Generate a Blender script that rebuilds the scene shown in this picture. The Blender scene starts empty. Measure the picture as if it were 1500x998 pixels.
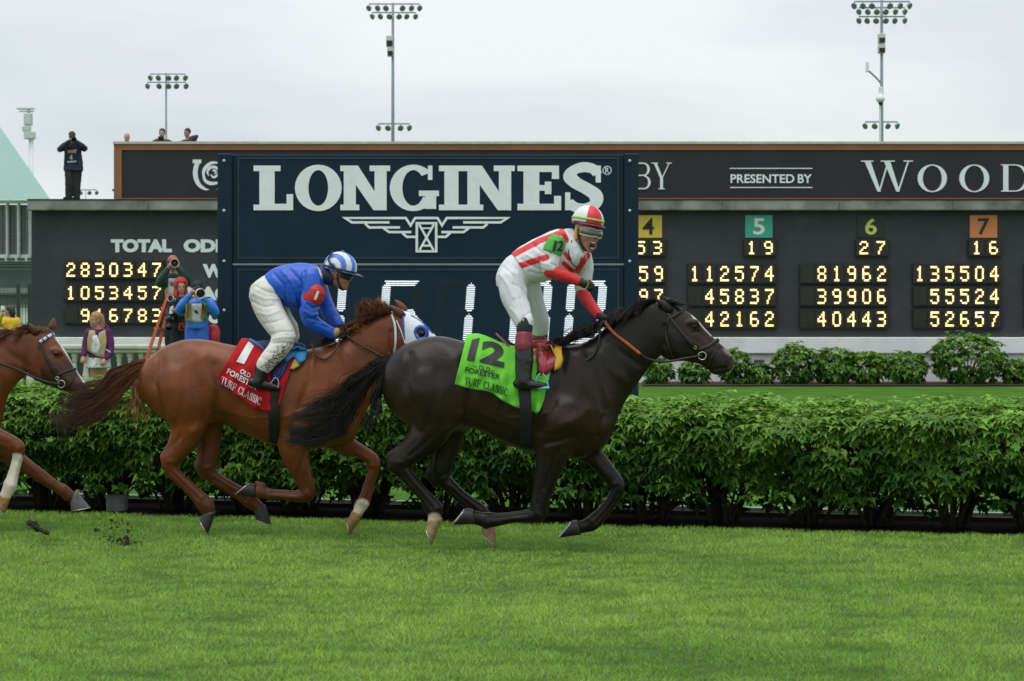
import bpy, math, random
import numpy as np
from mathutils import Vector, Matrix, noise as mnoise
from mathutils.bvhtree import BVHTree

random.seed(7); RNG = np.random.default_rng(7)
SC = bpy.context.scene
COL = SC.collection
# ------------------------------------------------------------------ camera
FPX = 3542.0      # focal length in pixels of the 1500 px wide photograph (85 mm lens)
CAM_H = 1.87      # camera height
HZ = 452.0        # picture row of the horizon
cam = bpy.data.cameras.new('camera'); cam_o = bpy.data.objects.new('camera', cam); COL.objects.link(cam_o)
cam.sensor_width = 36.0; cam.lens = 36.0*FPX/1500.0
cam_o.location = (0, 0, CAM_H); cam_o.rotation_euler = (math.radians(90), 0, 0)
cam.shift_y = (HZ-499.0)/1500.0
cam.clip_end = 6000; cam.clip_start = 0.1
cam.dof.use_dof = True; cam.dof.focus_distance = 18.7; cam.dof.aperture_fstop = 8.0
SC.camera = cam_o
# ------------------------------------------------------------------ light: overcast sky, very soft sun
SUN_EL, SUN_AZ = 78.0, 215.0     # degrees; azimuth from +Y clockwise: high, a little behind the camera
world = bpy.data.worlds.new('World'); SC.world = world; world.use_nodes = True
wn = world.node_tree.nodes; wl = world.node_tree.links; wn.clear()
w_out = wn.new('ShaderNodeOutputWorld'); w_bg = wn.new('ShaderNodeBackground')
w_sky = wn.new('ShaderNodeTexSky'); w_sky.sky_type = 'NISHITA'; w_sky.sun_disc = False
w_sky.sun_elevation = math.radians(SUN_EL); w_sky.sun_rotation = math.radians(SUN_AZ)
w_sky.dust_density = 3.0; w_sky.air_density = 1.0
w_tc = wn.new('ShaderNodeTexCoord'); w_map = wn.new('ShaderNodeMapping'); w_map.inputs['Scale'].default_value = (1.0, 1.0, 4.0)
w_noise = wn.new('ShaderNodeTexNoise'); w_noise.inputs['Scale'].default_value = 3.2; w_noise.inputs['Detail'].default_value = 5
w_ramp = wn.new('ShaderNodeValToRGB')
w_ramp.color_ramp.elements[0].position = 0.36; w_ramp.color_ramp.elements[0].color = (5.9, 6.45, 6.7, 1)
w_ramp.color_ramp.elements[1].position = 0.64; w_ramp.color_ramp.elements[1].color = (7.8, 8.2, 8.35, 1)
w_mix = wn.new('ShaderNodeMixRGB'); w_mix.inputs['Fac'].default_value = 0.92    # cloud cover over the clear sky
wl.new(w_tc.outputs['Generated'], w_map.inputs['Vector']); wl.new(w_map.outputs['Vector'], w_noise.inputs['Vector'])
wl.new(w_noise.outputs['Fac'], w_ramp.inputs['Fac'])
wl.new(w_sky.outputs['Color'], w_mix.inputs['Color1']); wl.new(w_ramp.outputs['Color'], w_mix.inputs['Color2'])
wl.new(w_mix.outputs['Color'], w_bg.inputs['Color']); wl.new(w_bg.outputs['Background'], w_out.inputs['Surface'])
w_bg.inputs['Strength'].default_value = 0.1
sun = bpy.data.lights.new('sun', 'SUN'); sun_o = bpy.data.objects.new('sun', sun); COL.objects.link(sun_o)
sun.energy = 1.5; sun.angle = math.radians(60); sun.color = (1.0, 0.97, 0.93)
_az = math.radians(SUN_AZ); _el = math.radians(SUN_EL)
_sd = Vector((math.sin(_az)*math.cos(_el), math.cos(_az)*math.cos(_el), math.sin(_el)))
sun_o.rotation_euler = _sd.to_track_quat('Z', 'Y').to_euler(); sun_o.location = (0, -10, 40)
SC.view_settings.view_transform = 'Standard'; SC.view_settings.look = 'None'
SC.view_settings.exposure = 0.26; SC.view_settings.gamma = 1.0; SC.view_settings.use_curve_mapping = False
SC.render.engine = 'CYCLES'; SC.cycles.use_denoising = True
SC.cycles.max_bounces = 6; SC.cycles.diffuse_bounces = 3; SC.cycles.glossy_bounces = 2; SC.cycles.transmission_bounces = 4
SC.cycles.transparent_max_bounces = 6

# ------------------------------------------------------------------ helpers
def P(px, py, Y):
    return Vector(((px-750.0)*Y/FPX, Y, CAM_H-(py-HZ)*Y/FPX))

class Frame:
    """A plane of action: pixels of the photograph + a lateral offset (m, + away from camera) give a point."""
    def __init__(s, Y0, pxc, yaw=0.0):
        s.Y0 = Y0; s.pxc = pxc; s.t = math.tan(math.radians(yaw)); s.s = FPX/Y0
        s.base = Vector(((pxc-750.0)*Y0/FPX, Y0, 0.0))
    def W(s, px, py, lat=0.0):
        return P(px, py, s.Y0+lat-(px-s.pxc)/s.s*s.t)
    def lat_dir(s):
        return Vector((0, 1, 0))

def tag(o, label=None, cat=None, group=None, kind=None):
    if label: o['label'] = label
    if cat: o['category'] = cat
    if group: o['group'] = group
    if kind: o['kind'] = kind
    return o

def empty(name, loc, label, cat, group=None):
    o = bpy.data.objects.new(name, None); COL.objects.link(o); o.location = loc; o.empty_display_size = 0.1
    return tag(o, label, cat, group)

def link_mesh(name, me, mat=None, parent=None, origin=None):
    """me has world coordinates; the object is placed at origin (or its parent's place)."""
    o = bpy.data.objects.new(name, me); COL.objects.link(o)
    if mat is not None:
        me.materials.clear()
        for m in (mat if isinstance(mat, (list, tuple)) else [mat]): me.materials.append(m)
    if parent is not None:
        o.parent = parent
        org = world_loc(parent)
        me.transform(Matrix.Translation(-org))
    elif origin is not None:
        me.transform(Matrix.Translation(-Vector(origin))); o.location = origin
    return o

def world_loc(o):
    v = Vector(o.location)
    while o.parent is not None:
        o = o.parent; v += Vector(o.location)
    return v

class MB:
    """collects shapes (world coordinates) into one mesh"""
    def __init__(s): s.v = []; s.f = []
    def add(s, vs, fs):
        b = len(s.v); s.v.extend([tuple(p) for p in vs]); s.f.extend([tuple(i+b for i in f) for f in fs]); return s
    def box(s, x0, x1, y0, y1, z0, z1):
        vs = [(x, y, z) for z in (z0, z1) for y in (y0, y1) for x in (x0, x1)]
        return s.add(vs, [(0,2,3,1),(4,5,7,6),(0,1,5,4),(1,3,7,5),(3,2,6,7),(2,0,4,6)])
    def obox(s, c, ax, ay, az):
        c = Vector(c); vs = [c+ax*i+ay*j+az*k for k in (-1,1) for j in (-1,1) for i in (-1,1)]
        return s.add(vs, [(0,2,3,1),(4,5,7,6),(0,1,5,4),(1,3,7,5),(3,2,6,7),(2,0,4,6)])
    def prism(s, poly, y0, y1):
        """poly: (x,z) outline, extruded from y0 (front) to y1"""
        n = len(poly); vs = [(p[0], y0, p[1]) for p in poly]+[(p[0], y1, p[1]) for p in poly]
        fs = [tuple(range(n)), tuple(range(2*n-1, n-1, -1))]+[(i, i+n, (i+1)%n+n, (i+1)%n) for i in range(n)]
        return s.add(vs, fs)
    def rings(s, rings, caps=True):
        n = len(rings[0]); b = len(s.v)
        for r in rings: s.v.extend([tuple(p) for p in r])
        for k in range(len(rings)-1):
            for i in range(n):
                j = (i+1) % n
                s.f.append((b+k*n+i, b+k*n+j, b+(k+1)*n+j, b+(k+1)*n+i))
        if caps:
            s.f.append(tuple(b+i for i in range(n-1, -1, -1))); s.f.append(tuple(b+(len(rings)-1)*n+i for i in range(n)))
        return s
    def tube(s, pts, rad, n=10, flat=None, ref=None):
        """round (or flattened) tube through 3-D points; flat = ratio of the second axis, ref = its direction"""
        pts = [Vector(p) for p in pts]
        if not isinstance(rad, (list, tuple)): rad = [rad]*len(pts)
        rings = []; u = None
        for i, p in enumerate(pts):
            t = (pts[min(i+1, len(pts)-1)]-pts[max(i-1, 0)])
            if t.length < 1e-9: t = Vector((0, 0, 1))
            t.normalize()
            if ref is not None: u = Vector(ref)
            elif u is None: u = Vector((0, 1, 0)) if abs(t.y) < 0.8 else Vector((1, 0, 0))
            u = (u-t*u.dot(t))
            if u.length < 1e-6: u = t.orthogonal()
            u.normalize(); w = t.cross(u)
            r = rad[i]; fr = 1.0 if flat is None else flat
            rings.append([p+u*(r*fr*math.cos(2*math.pi*k/n))+w*(r*math.sin(2*math.pi*k/n)) for k in range(n)])
        return s.rings(rings)
    def ctube(s, pts, rad, n=10):
        """tube with rounded ends"""
        pts = [Vector(p) for p in pts]
        if not isinstance(rad, (list, tuple)): rad = [rad]*len(pts)
        rad = list(rad)
        a = (pts[0]-pts[1]).normalized(); b = (pts[-1]-pts[-2]).normalized()
        P2 = [pts[0]+a*rad[0]*.95, pts[0]+a*rad[0]*.6]+pts+[pts[-1]+b*rad[-1]*.6, pts[-1]+b*rad[-1]*.95]
        R2 = [rad[0]*.25, rad[0]*.8]+rad+[rad[-1]*.8, rad[-1]*.25]
        return s.tube(P2, R2, n)
    def sections(s, secs, n=20, e=2.0, lat=Vector((0, 1, 0))):
        """secs: (top point, bottom point, half width) - a loft of upright ellipses"""
        rings = []
        for a, b, w in secs:
            a = Vector(a); b = Vector(b); c = (a+b)/2; h = (a-b)/2
            r = []
            for k in range(n):
                th = 2*math.pi*k/n; cs, sn = math.cos(th), math.sin(th)
                r.append(c+h*(math.copysign(abs(cs)**(2/e), cs))+lat*(w*math.copysign(abs(sn)**(2/e), sn)))
            rings.append(r)
        return s.rings(rings)
    def ball(s, c, rx, ry=None, rz=None, M=None, nu=14, nv=9):
        ry = rx if ry is None else ry; rz = rx if rz is None else rz
        c = Vector(c); rings = []
        for j in range(nv+1):
            ph = -math.pi/2+math.pi*(j+0.02)/(nv+.04)
            r = []
            for k in range(nu):
                th = 2*math.pi*k/nu
                p = Vector((rx*math.cos(ph)*math.cos(th), ry*math.cos(ph)*math.sin(th), rz*math.sin(ph)))
                r.append(c+(M @ p if M is not None else p))
            rings.append(r)
        return s.rings(rings)
    def lathe(s, prof, c, n=14, ax=Vector((0, 0, 1))):
        c = Vector(c); ax = ax.normalized(); u = ax.orthogonal().normalized(); w = ax.cross(u)
        return s.rings([[c+ax*h+u*(r*math.cos(2*math.pi*k/n))+w*(r*math.sin(2*math.pi*k/n)) for k in range(n)] for r, h in prof])
    def mesh(s, name='m'):
        me = bpy.data.meshes.new(name); me.from_pydata(s.v, [], s.f); me.update(); return me
    def build(s, name, mat, parent=None, origin=None, smooth=False, bevel=0):
        me = s.mesh(name)
        if smooth: me.polygons.foreach_set('use_smooth', [True]*len(me.polygons))
        o = link_mesh(name, me, mat, parent, origin)
        if bevel:
            b = o.modifiers.new('bevel', 'BEVEL'); b.width = bevel; b.segments = 1; b.limit_method = 'ANGLE'
        return o

def remesh(mb, voxel, smooth=4, fac=0.5):
    """one continuous skin over all shapes of mb"""
    me = mb.mesh('tmp'); o = bpy.data.objects.new('tmp', me); COL.objects.link(o)
    m = o.modifiers.new('r', 'REMESH'); m.mode = 'VOXEL'; m.voxel_size = voxel; m.use_smooth_shade = True
    if smooth:
        q = o.modifiers.new('s', 'SMOOTH'); q.factor = fac; q.iterations = smooth
    dg = bpy.context.evaluated_depsgraph_get()
    out = bpy.data.meshes.new_from_object(o.evaluated_get(dg))
    bpy.data.objects.remove(o); bpy.data.meshes.remove(me)
    out.polygons.foreach_set('use_smooth', [True]*len(out.polygons))
    return out

def verts_np(me):
    a = np.empty(len(me.vertices)*3, dtype=np.float32); me.vertices.foreach_get('co', a); return a.reshape(-1, 3)
def set_verts(me, a):
    me.vertices.foreach_set('co', np.ascontiguousarray(a, dtype=np.float32).ravel()); me.update()
def set_col(me, c):
    """c: (nverts,3) colour attribute"""
    at = me.color_attributes.new('col', 'FLOAT_COLOR', 'POINT')
    full = np.ones((len(me.vertices), 4), dtype=np.float32); full[:, :3] = c
    at.data.foreach_set('color', full.ravel())
def to_px(a):
    """world points (n,3) -> pixel coordinates of the photograph (for choosing coat markings and stripes)"""
    return np.stack([750+a[:, 0]*FPX/a[:, 1], HZ+(CAM_H-a[:, 2])*FPX/a[:, 1]], 1)
def seg_dist(q, a, b):
    a = np.array(a, float); b = np.array(b, float); d = b-a
    t = np.clip(((q-a) @ d)/(d @ d), 0, 1)
    return np.linalg.norm(q-(a+t[:, None]*d), axis=1)
def sstep(e0, e1, x):
    t = np.clip((x-e0)/(e1-e0), 0, 1); return t*t*(3-2*t)
def wrinkle(me, amp, scale, seed=0, stretch=(1, 1, 1)):
    a = verts_np(me); nrm = np.empty(len(me.vertices)*3, dtype=np.float32); me.vertices.foreach_get('normal', nrm); nrm = nrm.reshape(-1, 3)
    off = Vector((seed*3.1, seed*1.7, seed*.9))
    d = np.array([mnoise.fractal(Vector((p[0]*stretch[0], p[1]*stretch[1], p[2]*stretch[2]))*scale+off, 0.7, 2.1, 3) for p in a])
    set_verts(me, a+nrm*(d*amp)[:, None])

# ------------------------------------------------------------------ materials
MATS = {}
def mat(name, color=(.5, .5, .5), rough=.6, metal=0, var=.12, vscale=8.0, bump=0, bscale=40, attr=False, spec=.5, emit=None, estr=1, sheen=0, coat=0, trans=0, dirt=None):
    if name in MATS: return MATS[name]
    m = bpy.data.materials.new(name); m.use_nodes = True; MATS[name] = m
    nt = m.node_tree; n = nt.nodes; l = nt.links; b = n['Principled BSDF']; out = n['Material Output']
    b.inputs['Roughness'].default_value = rough; b.inputs['Metallic'].default_value = metal
    b.inputs['Specular IOR Level'].default_value = spec
    if sheen: b.inputs['Sheen Weight'].default_value = sheen
    if coat: b.inputs['Coat Weight'].default_value = coat; b.inputs['Coat Roughness'].default_value = .15
    tc = n.new('ShaderNodeTexCoord'); nz = n.new('ShaderNodeTexNoise'); nz.inputs['Scale'].default_value = vscale; nz.inputs['Detail'].default_value = 6
    l.new(tc.outputs['Object'], nz.inputs['Vector'])
    mr = n.new('ShaderNodeMapRange'); mr.inputs['From Min'].default_value = .3; mr.inputs['From Max'].default_value = .7
    mr.inputs['To Min'].default_value = 1-var; mr.inputs['To Max'].default_value = 1+var; l.new(nz.outputs['Fac'], mr.inputs['Value'])
    mul = n.new('ShaderNodeVectorMath'); mul.operation = 'MULTIPLY'
    if attr:
        at = n.new('ShaderNodeAttribute'); at.attribute_name = 'col'; l.new(at.outputs['Color'], mul.inputs[0])
    else:
        mul.inputs[0].default_value = color[:3]
    l.new(mr.outputs['Result'], mul.inputs[1]); src = mul.outputs['Vector']
    if dirt:      # (colour, amount, scale): stains of their own shape
        n2 = n.new('ShaderNodeTexNoise'); n2.inputs['Scale'].default_value = dirt[2]; n2.inputs['Detail'].default_value = 8; n2.inputs['Roughness'].default_value = .7
        l.new(tc.outputs['Object'], n2.inputs['Vector'])
        r2 = n.new('ShaderNodeMapRange'); r2.inputs['From Min'].default_value = .52; r2.inputs['From Max'].default_value = .72
        r2.inputs['To Max'].default_value = dirt[1]; l.new(n2.outputs['Fac'], r2.inputs['Value'])
        mx = n.new('ShaderNodeMixRGB'); l.new(r2.outputs['Result'], mx.inputs['Fac']); l.new(src, mx.inputs['Color1']); mx.inputs['Color2'].default_value = (*dirt[0], 1)
        src = mx.outputs['Color']
    l.new(src, b.inputs['Base Color'])
    if bump:
        nb = n.new('ShaderNodeTexNoise'); nb.inputs['Scale'].default_value = bscale; nb.inputs['Detail'].default_value = 5
        l.new(tc.outputs['Object'], nb.inputs['Vector'])
        bp = n.new('ShaderNodeBump'); bp.inputs['Strength'].default_value = bump; bp.inputs['Distance'].default_value = .01
        l.new(nb.outputs['Fac'], bp.inputs['Height']); l.new(bp.outputs['Normal'], b.inputs['Normal'])
    if emit:
        b.inputs['Emission Color'].default_value = (*emit, 1); b.inputs['Emission Strength'].default_value = estr
    if trans:
        tr = n.new('ShaderNodeBsdfTranslucent'); l.new(src, tr.inputs['Color']); mix = n.new('ShaderNodeMixShader'); mix.inputs['Fac'].default_value = trans
        l.new(b.outputs['BSDF'], mix.inputs[1]); l.new(tr.outputs['BSDF'], mix.inputs[2]); l.new(mix.outputs['Shader'], out.inputs['Surface'])
    return m
# ------------------------------------------------------------------ lettering
def cat_pts(pts, n=6):
    """smooth curve through control points of any dimension"""
    pts = [np.array(p, float) for p in pts]; out = []
    for i in range(len(pts)-1):
        p0 = pts[max(i-1, 0)]; p1 = pts[i]; p2 = pts[i+1]; p3 = pts[min(i+2, len(pts)-1)]
        for k in range(n):
            t = k/n
            out.append(.5*((2*p1)+(-p0+p2)*t+(2*p0-5*p1+4*p2-p3)*t*t+(-p0+3*p1-3*p2+p3)*t**3))
    out.append(pts[-1]); return out

def _rect(x0, y0, x1, y1): return ([(x0, y0), (x0, y1)], [(x1, y0), (x1, y1)])
def _quad(a, b, c, d): return ([a, b], [d, c])       # a-b one edge, d-c the other
def _ring(cx, cy, rx, ry, ix, iy, a0=0, a1=360, n=28):
    A = [math.radians(a0+(a1-a0)*k/n) for k in range(n+1)]
    return ([(cx+rx*math.cos(a), cy+ry*math.sin(a)) for a in A], [(cx+ix*math.cos(a), cy+iy*math.sin(a)) for a in A])
def _stroke(ctrl):
    """ctrl: (x, y, half thickness)"""
    q = cat_pts(ctrl, 5); L = []; R = []
    for i, p in enumerate(q):
        d = q[min(i+1, len(q)-1)][:2]-q[max(i-1, 0)][:2]; d = d/(np.linalg.norm(d)+1e-9); nn = np.array([-d[1], d[0]])
        L.append(tuple(p[:2]+nn*p[2])); R.append(tuple(p[:2]-nn*p[2]))
    return (L, R)

def serif(ch, S=.2, t=.07, sl=.06, st=.06):
    """strips of one serif capital, cap height 1; S stem, t hairline, sl serif reach, st serif thickness; returns strips, width"""
    r = _rect; o = []
    def stem(x, w, top=True, bot=True, lo=0, hi=1):
        o.append(r(x, lo, x+w, hi))
        if top: o.append(r(x-sl, hi-st, x+w+sl, hi))
        if bot: o.append(r(x-sl, lo, x+w+sl, lo+st))
    if ch == 'I': stem(sl, S); return o, S+2*sl
    if ch == 'L':
        w = .78; stem(sl, S); o.append(r(sl+S, 0, w, st*1.15)); o.append(r(w-t*1.3, 0, w, .36)); return o, w
    if ch in 'EF':
        w = .8; stem(sl, S, bot=(ch == 'F')); 
        o.append(r(sl+S, 1-st*1.15, w-.04, 1)); o.append(r(w-.04-t*1.3, .7, w-.04, 1)); o.append(r(sl+S, .5-st*.5, .56, .5+st*.5)); o.append(r(.56-t*.6, .36, .56+t*.6, .64))
        if ch == 'E': o.append(r(0, 0, w, st*1.15)); o.append(r(w-t*1.3, 0, w, .32))
        return o, w
    if ch == 'O': return [_ring(.46, .5, .46, .52, .46-S, .52-t)], .92
    if ch == 'C':
        o = [_ring(.46, .5, .46, .52, .46-S, .52-t, 42, 318), r(.74, .66, .82, .98), r(.74, .04, .82, .3)]; return o, .86
    if ch == 'G':
        o = [_ring(.47, .5, .47, .52, .47-S, .52-t, 42, 330), r(.76, .68, .85, 1.0), r(.70, .03, .70+S*.9, .44), r(.58, .44-st, .98, .44)]; return o, .98
    if ch == 'N':
        w = 1.0; tn = t*1.15; stem(sl, tn, bot=True, top=False); o.append(r(0, 1-st, sl+S*1.1, 1)); o.append(_quad((sl*.6, 1), (sl*.6+S*1.25, 1), (w-sl, 0), (w-sl-S*1.05, 0)))
        o.append(r(w-sl-tn, .0, w-sl, 1)); o.append(r(w-2*sl-tn-.03, 1-st, w, 1)); return o, w
    if ch == 'S':
        w = .64; k = S*.5; h = t*.55
        o = [_stroke([(.57, .80, h*.9), (.50, .92, h*1.1), (.33, .965, h*1.2), (.15, .89, k*.8), (.10, .75, k), (.20, .61, k), (.40, .47, k), (.54, .33, k), (.53, .14, k*.85), (.34, .035, h*1.2), (.17, .08, h*1.1), (.07, .20, h*.9)]),
             r(.54, .62, .63, 1.0), r(.01, .0, .10, .40)]
        return o, w
    if ch == 'T':
        w = .84; o = [r(w/2-S/2, 0, w/2+S/2, 1), r(w/2-S/2-sl, 0, w/2+S/2+sl, st), r(0, 1-st, w, 1), r(0, .7, t, 1), r(w-t, .7, w, 1)]; return o, w
    if ch == 'U':
        w = .94; cx = (sl+S/2+w-sl-t/2)/2
        o = [r(sl, .3, sl+S, 1), r(0, 1-st, 2*sl+S, 1), r(w-sl-t, .3, w-sl, 1), r(w-2*sl-t, 1-st, w, 1), _ring((sl+w-sl)/2, .31, w/2-sl, .33, w/2-sl-(S+t)/2, .33-t, 180, 360)]; return o, w
    if ch in 'RBP':
        w = .84 if ch == 'R' else .78; stem(sl, S)
        o.append(_ring(.44, .75, .30, .25, .30-S*.9, .25-t, -90, 90)); o.append(r(sl+S, 1-t, .45, 1)); o.append(r(sl+S, .5, .45, .5+t))
        if ch == 'R': o.append(_quad((.36, .5), (.36+S*1.1, .5), (w, 0), (w-S*1.3, 0)))
        if ch == 'B': o.append(_ring(.46, .26, .32, .26, .32-S*.9, .26-t, -90, 90)); o.append(r(sl+S, 0, .47, t))
        return o, w
    if ch == 'D':
        w = .9; stem(sl, S); o.append(_ring(.42, .5, w-.42, .5, w-.42-S, .5-t, -90, 90)); o.append(r(sl+S, 1-t, .43, 1)); o.append(r(sl+S, 0, .43, t)); return o, w
    if ch == 'A':
        w = .9; o = [_quad((.05, 0), (.05+t, 0), (.46+t*.4, 1), (.46-t*.6, 1)), _quad((w-.07-S, 0), (w-.07, 0), (.5, 1), (.5-S*.9, 1)), r(.2, .28, .66, .28+t), r(0, 0, .2, st), r(w-.12-S, 0, w, st)]; return o, w
    if ch == 'Y':
        w = .9; o = [r(w/2-S/2, 0, w/2+S/2, .45), r(w/2-S/2-sl, 0, w/2+S/2+sl, st), _quad((w/2-S/2, .42), (w/2+S*.45, .42), (.1+S, 1), (.1, 1)), _quad((w/2, .42), (w/2+S/2, .45), (w-.08, 1), (w-.08-t, 1)), r(0, 1-st, .16+S, 1), r(w-.24, 1-st, w, 1)]; return o, w
    if ch == 'W':
        w = 1.32; o = [_quad((.08, 1), (.08+S, 1), (.46+S*.3, 0), (.46-S*.25, 0)), _quad((.46-t*.3, 0), (.46+t*.7, 0), (.72, 1), (.72-t, 1)), _quad((.58, 1), (.58+S, 1), (.94+S*.3, 0), (.94-S*.25, 0)), _quad((.94-t*.3, 0), (.94+t*.7, 0), (w-.09, 1), (w-.09-t, 1)), r(0, 1-st, .16+S, 1), r(.5, 1-st, .86, 1), r(w-.24, 1-st, w, 1)]; return o, w
    raise KeyError(ch)

def strips_mb(strips, fx, fz, y, depth):
    """strips -> raised lettering: fx/fz map unit coordinates to metres; each stroke 0.7 mm deeper than the last"""
    mb = MB()
    for i, (L, R) in enumerate(strips):
        y0 = y-depth-i*.0011; n = len(L)
        F = [(fx(p[0]), y0, fz(p[1])) for p in L]+[(fx(p[0]), y0, fz(p[1])) for p in R]
        B = [(q[0], y, q[2]) for q in F]
        fs = []
        for k in range(n-1):
            fs.append((k, k+1, n+k+1, n+k))
            fs.append((k, 2*n+k, 2*n+k+1, k+1)); fs.append((n+k, n+k+1, 3*n+k+1, 3*n+k))
        fs.append((0, n, 3*n, 2*n)); fs.append((n-1, 3*n-1, 4*n-1, 2*n-1))
        mb.add(F+B, fs)
    return mb

def text2d(s, bold=0.0):
    """plain sans lettering: vertices (x,y) and faces, cap height about 0.7"""
    cu = bpy.data.curves.new('t', 'FONT'); cu.body = s; cu.offset = bold; cu.resolution_u = 4
    o = bpy.data.objects.new('t', cu); COL.objects.link(o)
    dg = bpy.context.evaluated_depsgraph_get(); me = bpy.data.meshes.new_from_object(o.evaluated_get(dg))
    a = verts_np(me)[:, :2].copy(); f = [tuple(p.vertices) for p in me.polygons]
    bpy.data.objects.remove(o); bpy.data.curves.remove(cu); bpy.data.meshes.remove(me)
    mn = a.min(0); a -= mn
    return a, f, a.max(0)

def text_on_board(name, s, px0, px1, py0, py1, Y, mat_, parent, bold=0.02, depth=.02):
    """sans text filling the pixel box at distance Y"""
    a, f, mx = text2d(s, bold)
    x0, x1 = P(px0, 0, Y).x, P(px1, 0, Y).x; z1, z0 = P(0, py0, Y).z, P(0, py1, Y).z
    vs = [(x0+(x1-x0)*p[0]/mx[0], Y-depth, z0+(z1-z0)*p[1]/mx[1]) for p in a]
    mb = MB(); mb.add(vs, f)
    o = mb.build(name, mat_, parent)
    return o

def serif_on_board(ch, px0, px1, py0, py1, Y, mat_, parent, depth=.02, name='letter', **kw):
    st, w = serif(ch, **kw)
    x0, x1 = P(px0, 0, Y).x, P(px1, 0, Y).x; z1, z0 = P(0, py0, Y).z, P(0, py1, Y).z
    mb = strips_mb(st, lambda x: x0+(x1-x0)*x/w, lambda z: z0+(z1-z0)*z, Y, depth)
    return mb.build(name, mat_, parent)

DOT = {'0': '01110 10001 10001 10001 10001 10001 01110', '1': '00100 01100 00100 00100 00100 00100 01110', '2': '01110 10001 00001 00110 01000 10000 11111',
       '3': '11110 00001 00001 01110 00001 00001 11110', '4': '00010 00110 01010 10010 11111 00010 00010', '5': '11111 10000 11110 00001 00001 10001 01110',
       '6': '01110 10000 10000 11110 10001 10001 01110', '7': '11111 00001 00010 00100 00100 01000 01000', '8': '01110 10001 10001 01110 10001 10001 01110', '9': '01110 10001 10001 01111 00001 00001 01110'}
# ================================================================== the setting
def hedge_front(x):            # the hedge line runs slightly towards the camera on the right
    return 20.93-0.27*x
HDIR = Vector((1, -0.27, 0)).normalized(); HNRM = Vector((0.27, 1, 0)).normalized()

M_lawn = mat('lawn', (.062, .15, .022), .95, spec=.05, var=.3, vscale=1.2, bump=.6, bscale=60)
M_turfsoil = mat('turf_underlayer', (.06, .10, .02), .95, var=.3, vscale=3)
M_soil = mat('dark_soil', (.013, .009, .006), .95, spec=.03, var=.5, vscale=14, bump=1, bscale=50)
M_mulch = mat('mulch', (.045, .026, .017), .95, var=.4, vscale=10, bump=1, bscale=30)
def sheet(name, pts, z, m):
    me = bpy.data.meshes.new(name); me.from_pydata([(p[0], p[1], z) for p in pts], [], [tuple(range(len(pts)))]); me.update()
    return tag(link_mesh(name, me, m), kind='structure')
sheet('ground', [(-1500, -50), (1500, -50), (1500, 3000), (-1500, 3000)], 0, M_lawn)
sheet('turf_course', [(-14, 2), (14, 2), (14, hedge_front(14)), (-14, hedge_front(-14))], .004, M_turfsoil)
sheet('soil_strip', [(-14, hedge_front(-14)-.06), (14, hedge_front(14)-.06), (14, hedge_front(14)+1.25), (-14, hedge_front(-14)+1.25)], .009, M_soil)

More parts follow.
